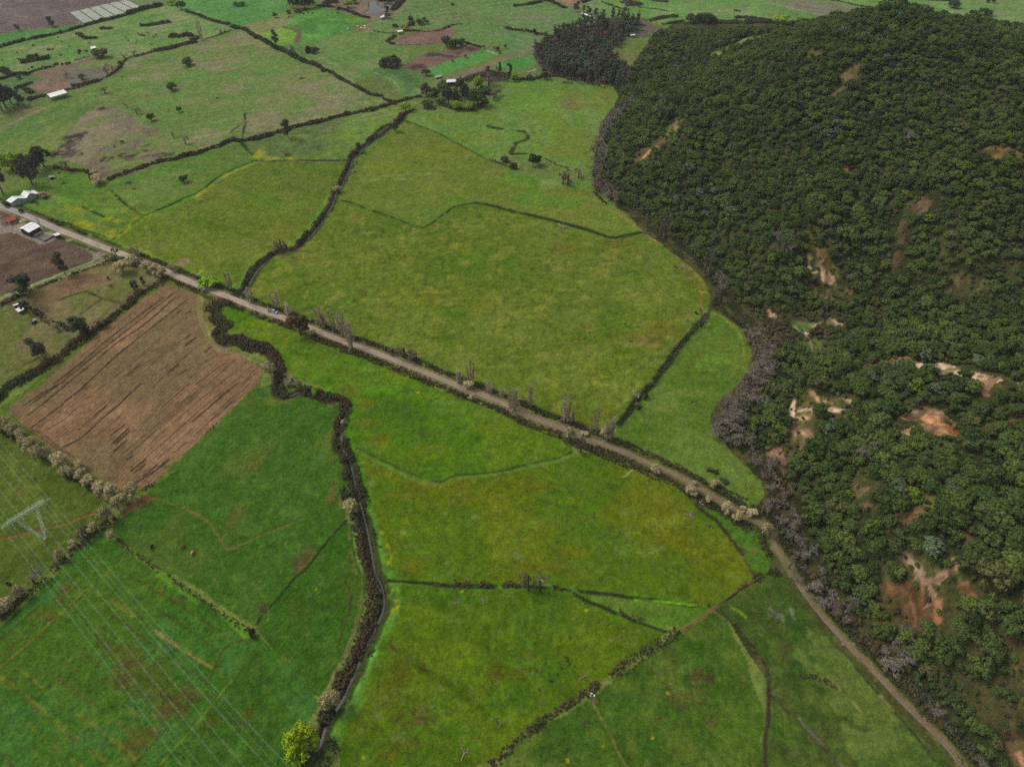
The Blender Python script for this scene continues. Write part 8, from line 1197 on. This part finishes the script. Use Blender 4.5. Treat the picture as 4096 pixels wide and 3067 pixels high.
def stones(tile, u, v, w_, n, lab, mat='rock', name='stone_heap', cat='stones', h=.35):
    (px, py), = tp(f'{tile} {u},{v}'); x, y = at(px, py); rs_ = np.random.default_rng(int(u+v)); iv, fi = ico(); V = []; Q = []
    for k in range(n): c = np.array([rs_.normal()*w_*.3, rs_.normal()*w_*.3, .1]); r = rs_.uniform(.4, 1)*h; Q.append(fi+len(V)*12); V.append(iv*r*np.array([1, 1, .7])*(1+.3*(rs_.random((12, 1))-.5))+c)
    me = np_mesh(name, np.vstack(V), np.vstack(Q), M[mat]); o = link(name, me, label=lab, category=cat); o.location = (x, y, zat(x, y)); return o
stones('23', 697, 1030, 1.6, 9, 'white stump and stones by the gap in the bramble wall', 'white', h=.4); stones('11', 1363, 321, .8, 3, 'white stones at the corner of the meadow ditch', 'white'); stones('11', 1400, 317, .8, 4, 'tan stones at the corner of the meadow ditch', 'conc'); stones('00', 912, 920, 1.6, 5, 'pale boulder at the top of the brown rush patch', 'conc', h=.9); stones('00', 2020, 1382, 3, 9, 'grey stones left of the mustard ditch'); stones('22', 1635, 1010, 1.6, 8, 'white rubbish under the roadside willows', 'white', 'rubbish_heap', 'rubbish'); stones('22', 1620, 1020, 3, 7, 'scattered pale rubbish beside the white heap', 'tin', 'rubbish_heap', 'rubbish'); stones('10', 1265, 849, 3.4, 8, 'pale stone patch above the stream head', 'conc', h=.5); stones('00', 230, 905, 4, 10, 'pale stones between left grove and long shed', 'tin', h=.6); stones('21', 440, 262, 1.4, 5, 'pale lump above the white fallen tree', 'conc')
for k, (u, v) in enumerate([(795, 250), (878, 230), (940, 225), (908, 242), (943, 245)]): stones('10', u, v, .6, 3, f'{ORD[k]} white feed bag from the left on the bare earth by the green fields', 'white', 'feed_bag', 'bag', h=.9)
stones('01', 175, 262, .6, 3, 'white tank by the farmhouse drive', 'white', 'water_tank', 'tank', h=.8); stones('01', 112, 275, .6, 3, 'white drum by the farmhouse', 'white', 'water_tank', 'tank', h=.7); stones('01', 48, 270, .9, 3, 'dark blue grey vehicle-sized bundle beside the farmhouse', 'dliner', 'tarp_bundle', 'bundle', h=.9); stones('01', 205, 342, .8, 4, 'machinery parts at the barn mouth', 'tin', 'machine_parts', 'machinery', h=.7)
# ------------------------------------------------------------------ thin air haze
hz = D.materials.new('haze_air'); hz.use_nodes = True; hn = hz.node_tree; hn.nodes.clear(); ho = hn.nodes.new('ShaderNodeOutputMaterial'); hv = hn.nodes.new('ShaderNodeVolumePrincipled')
hv.inputs['Color'].default_value = (.86, .93, 1.0, 1); hv.inputs['Density'].default_value = 0.000055; hn.links.new(hv.outputs[0], ho.inputs['Volume'])
MB().box((0, 3000, 127), (18400, 18400, 262)).build('haze', hz, kind='stuff')
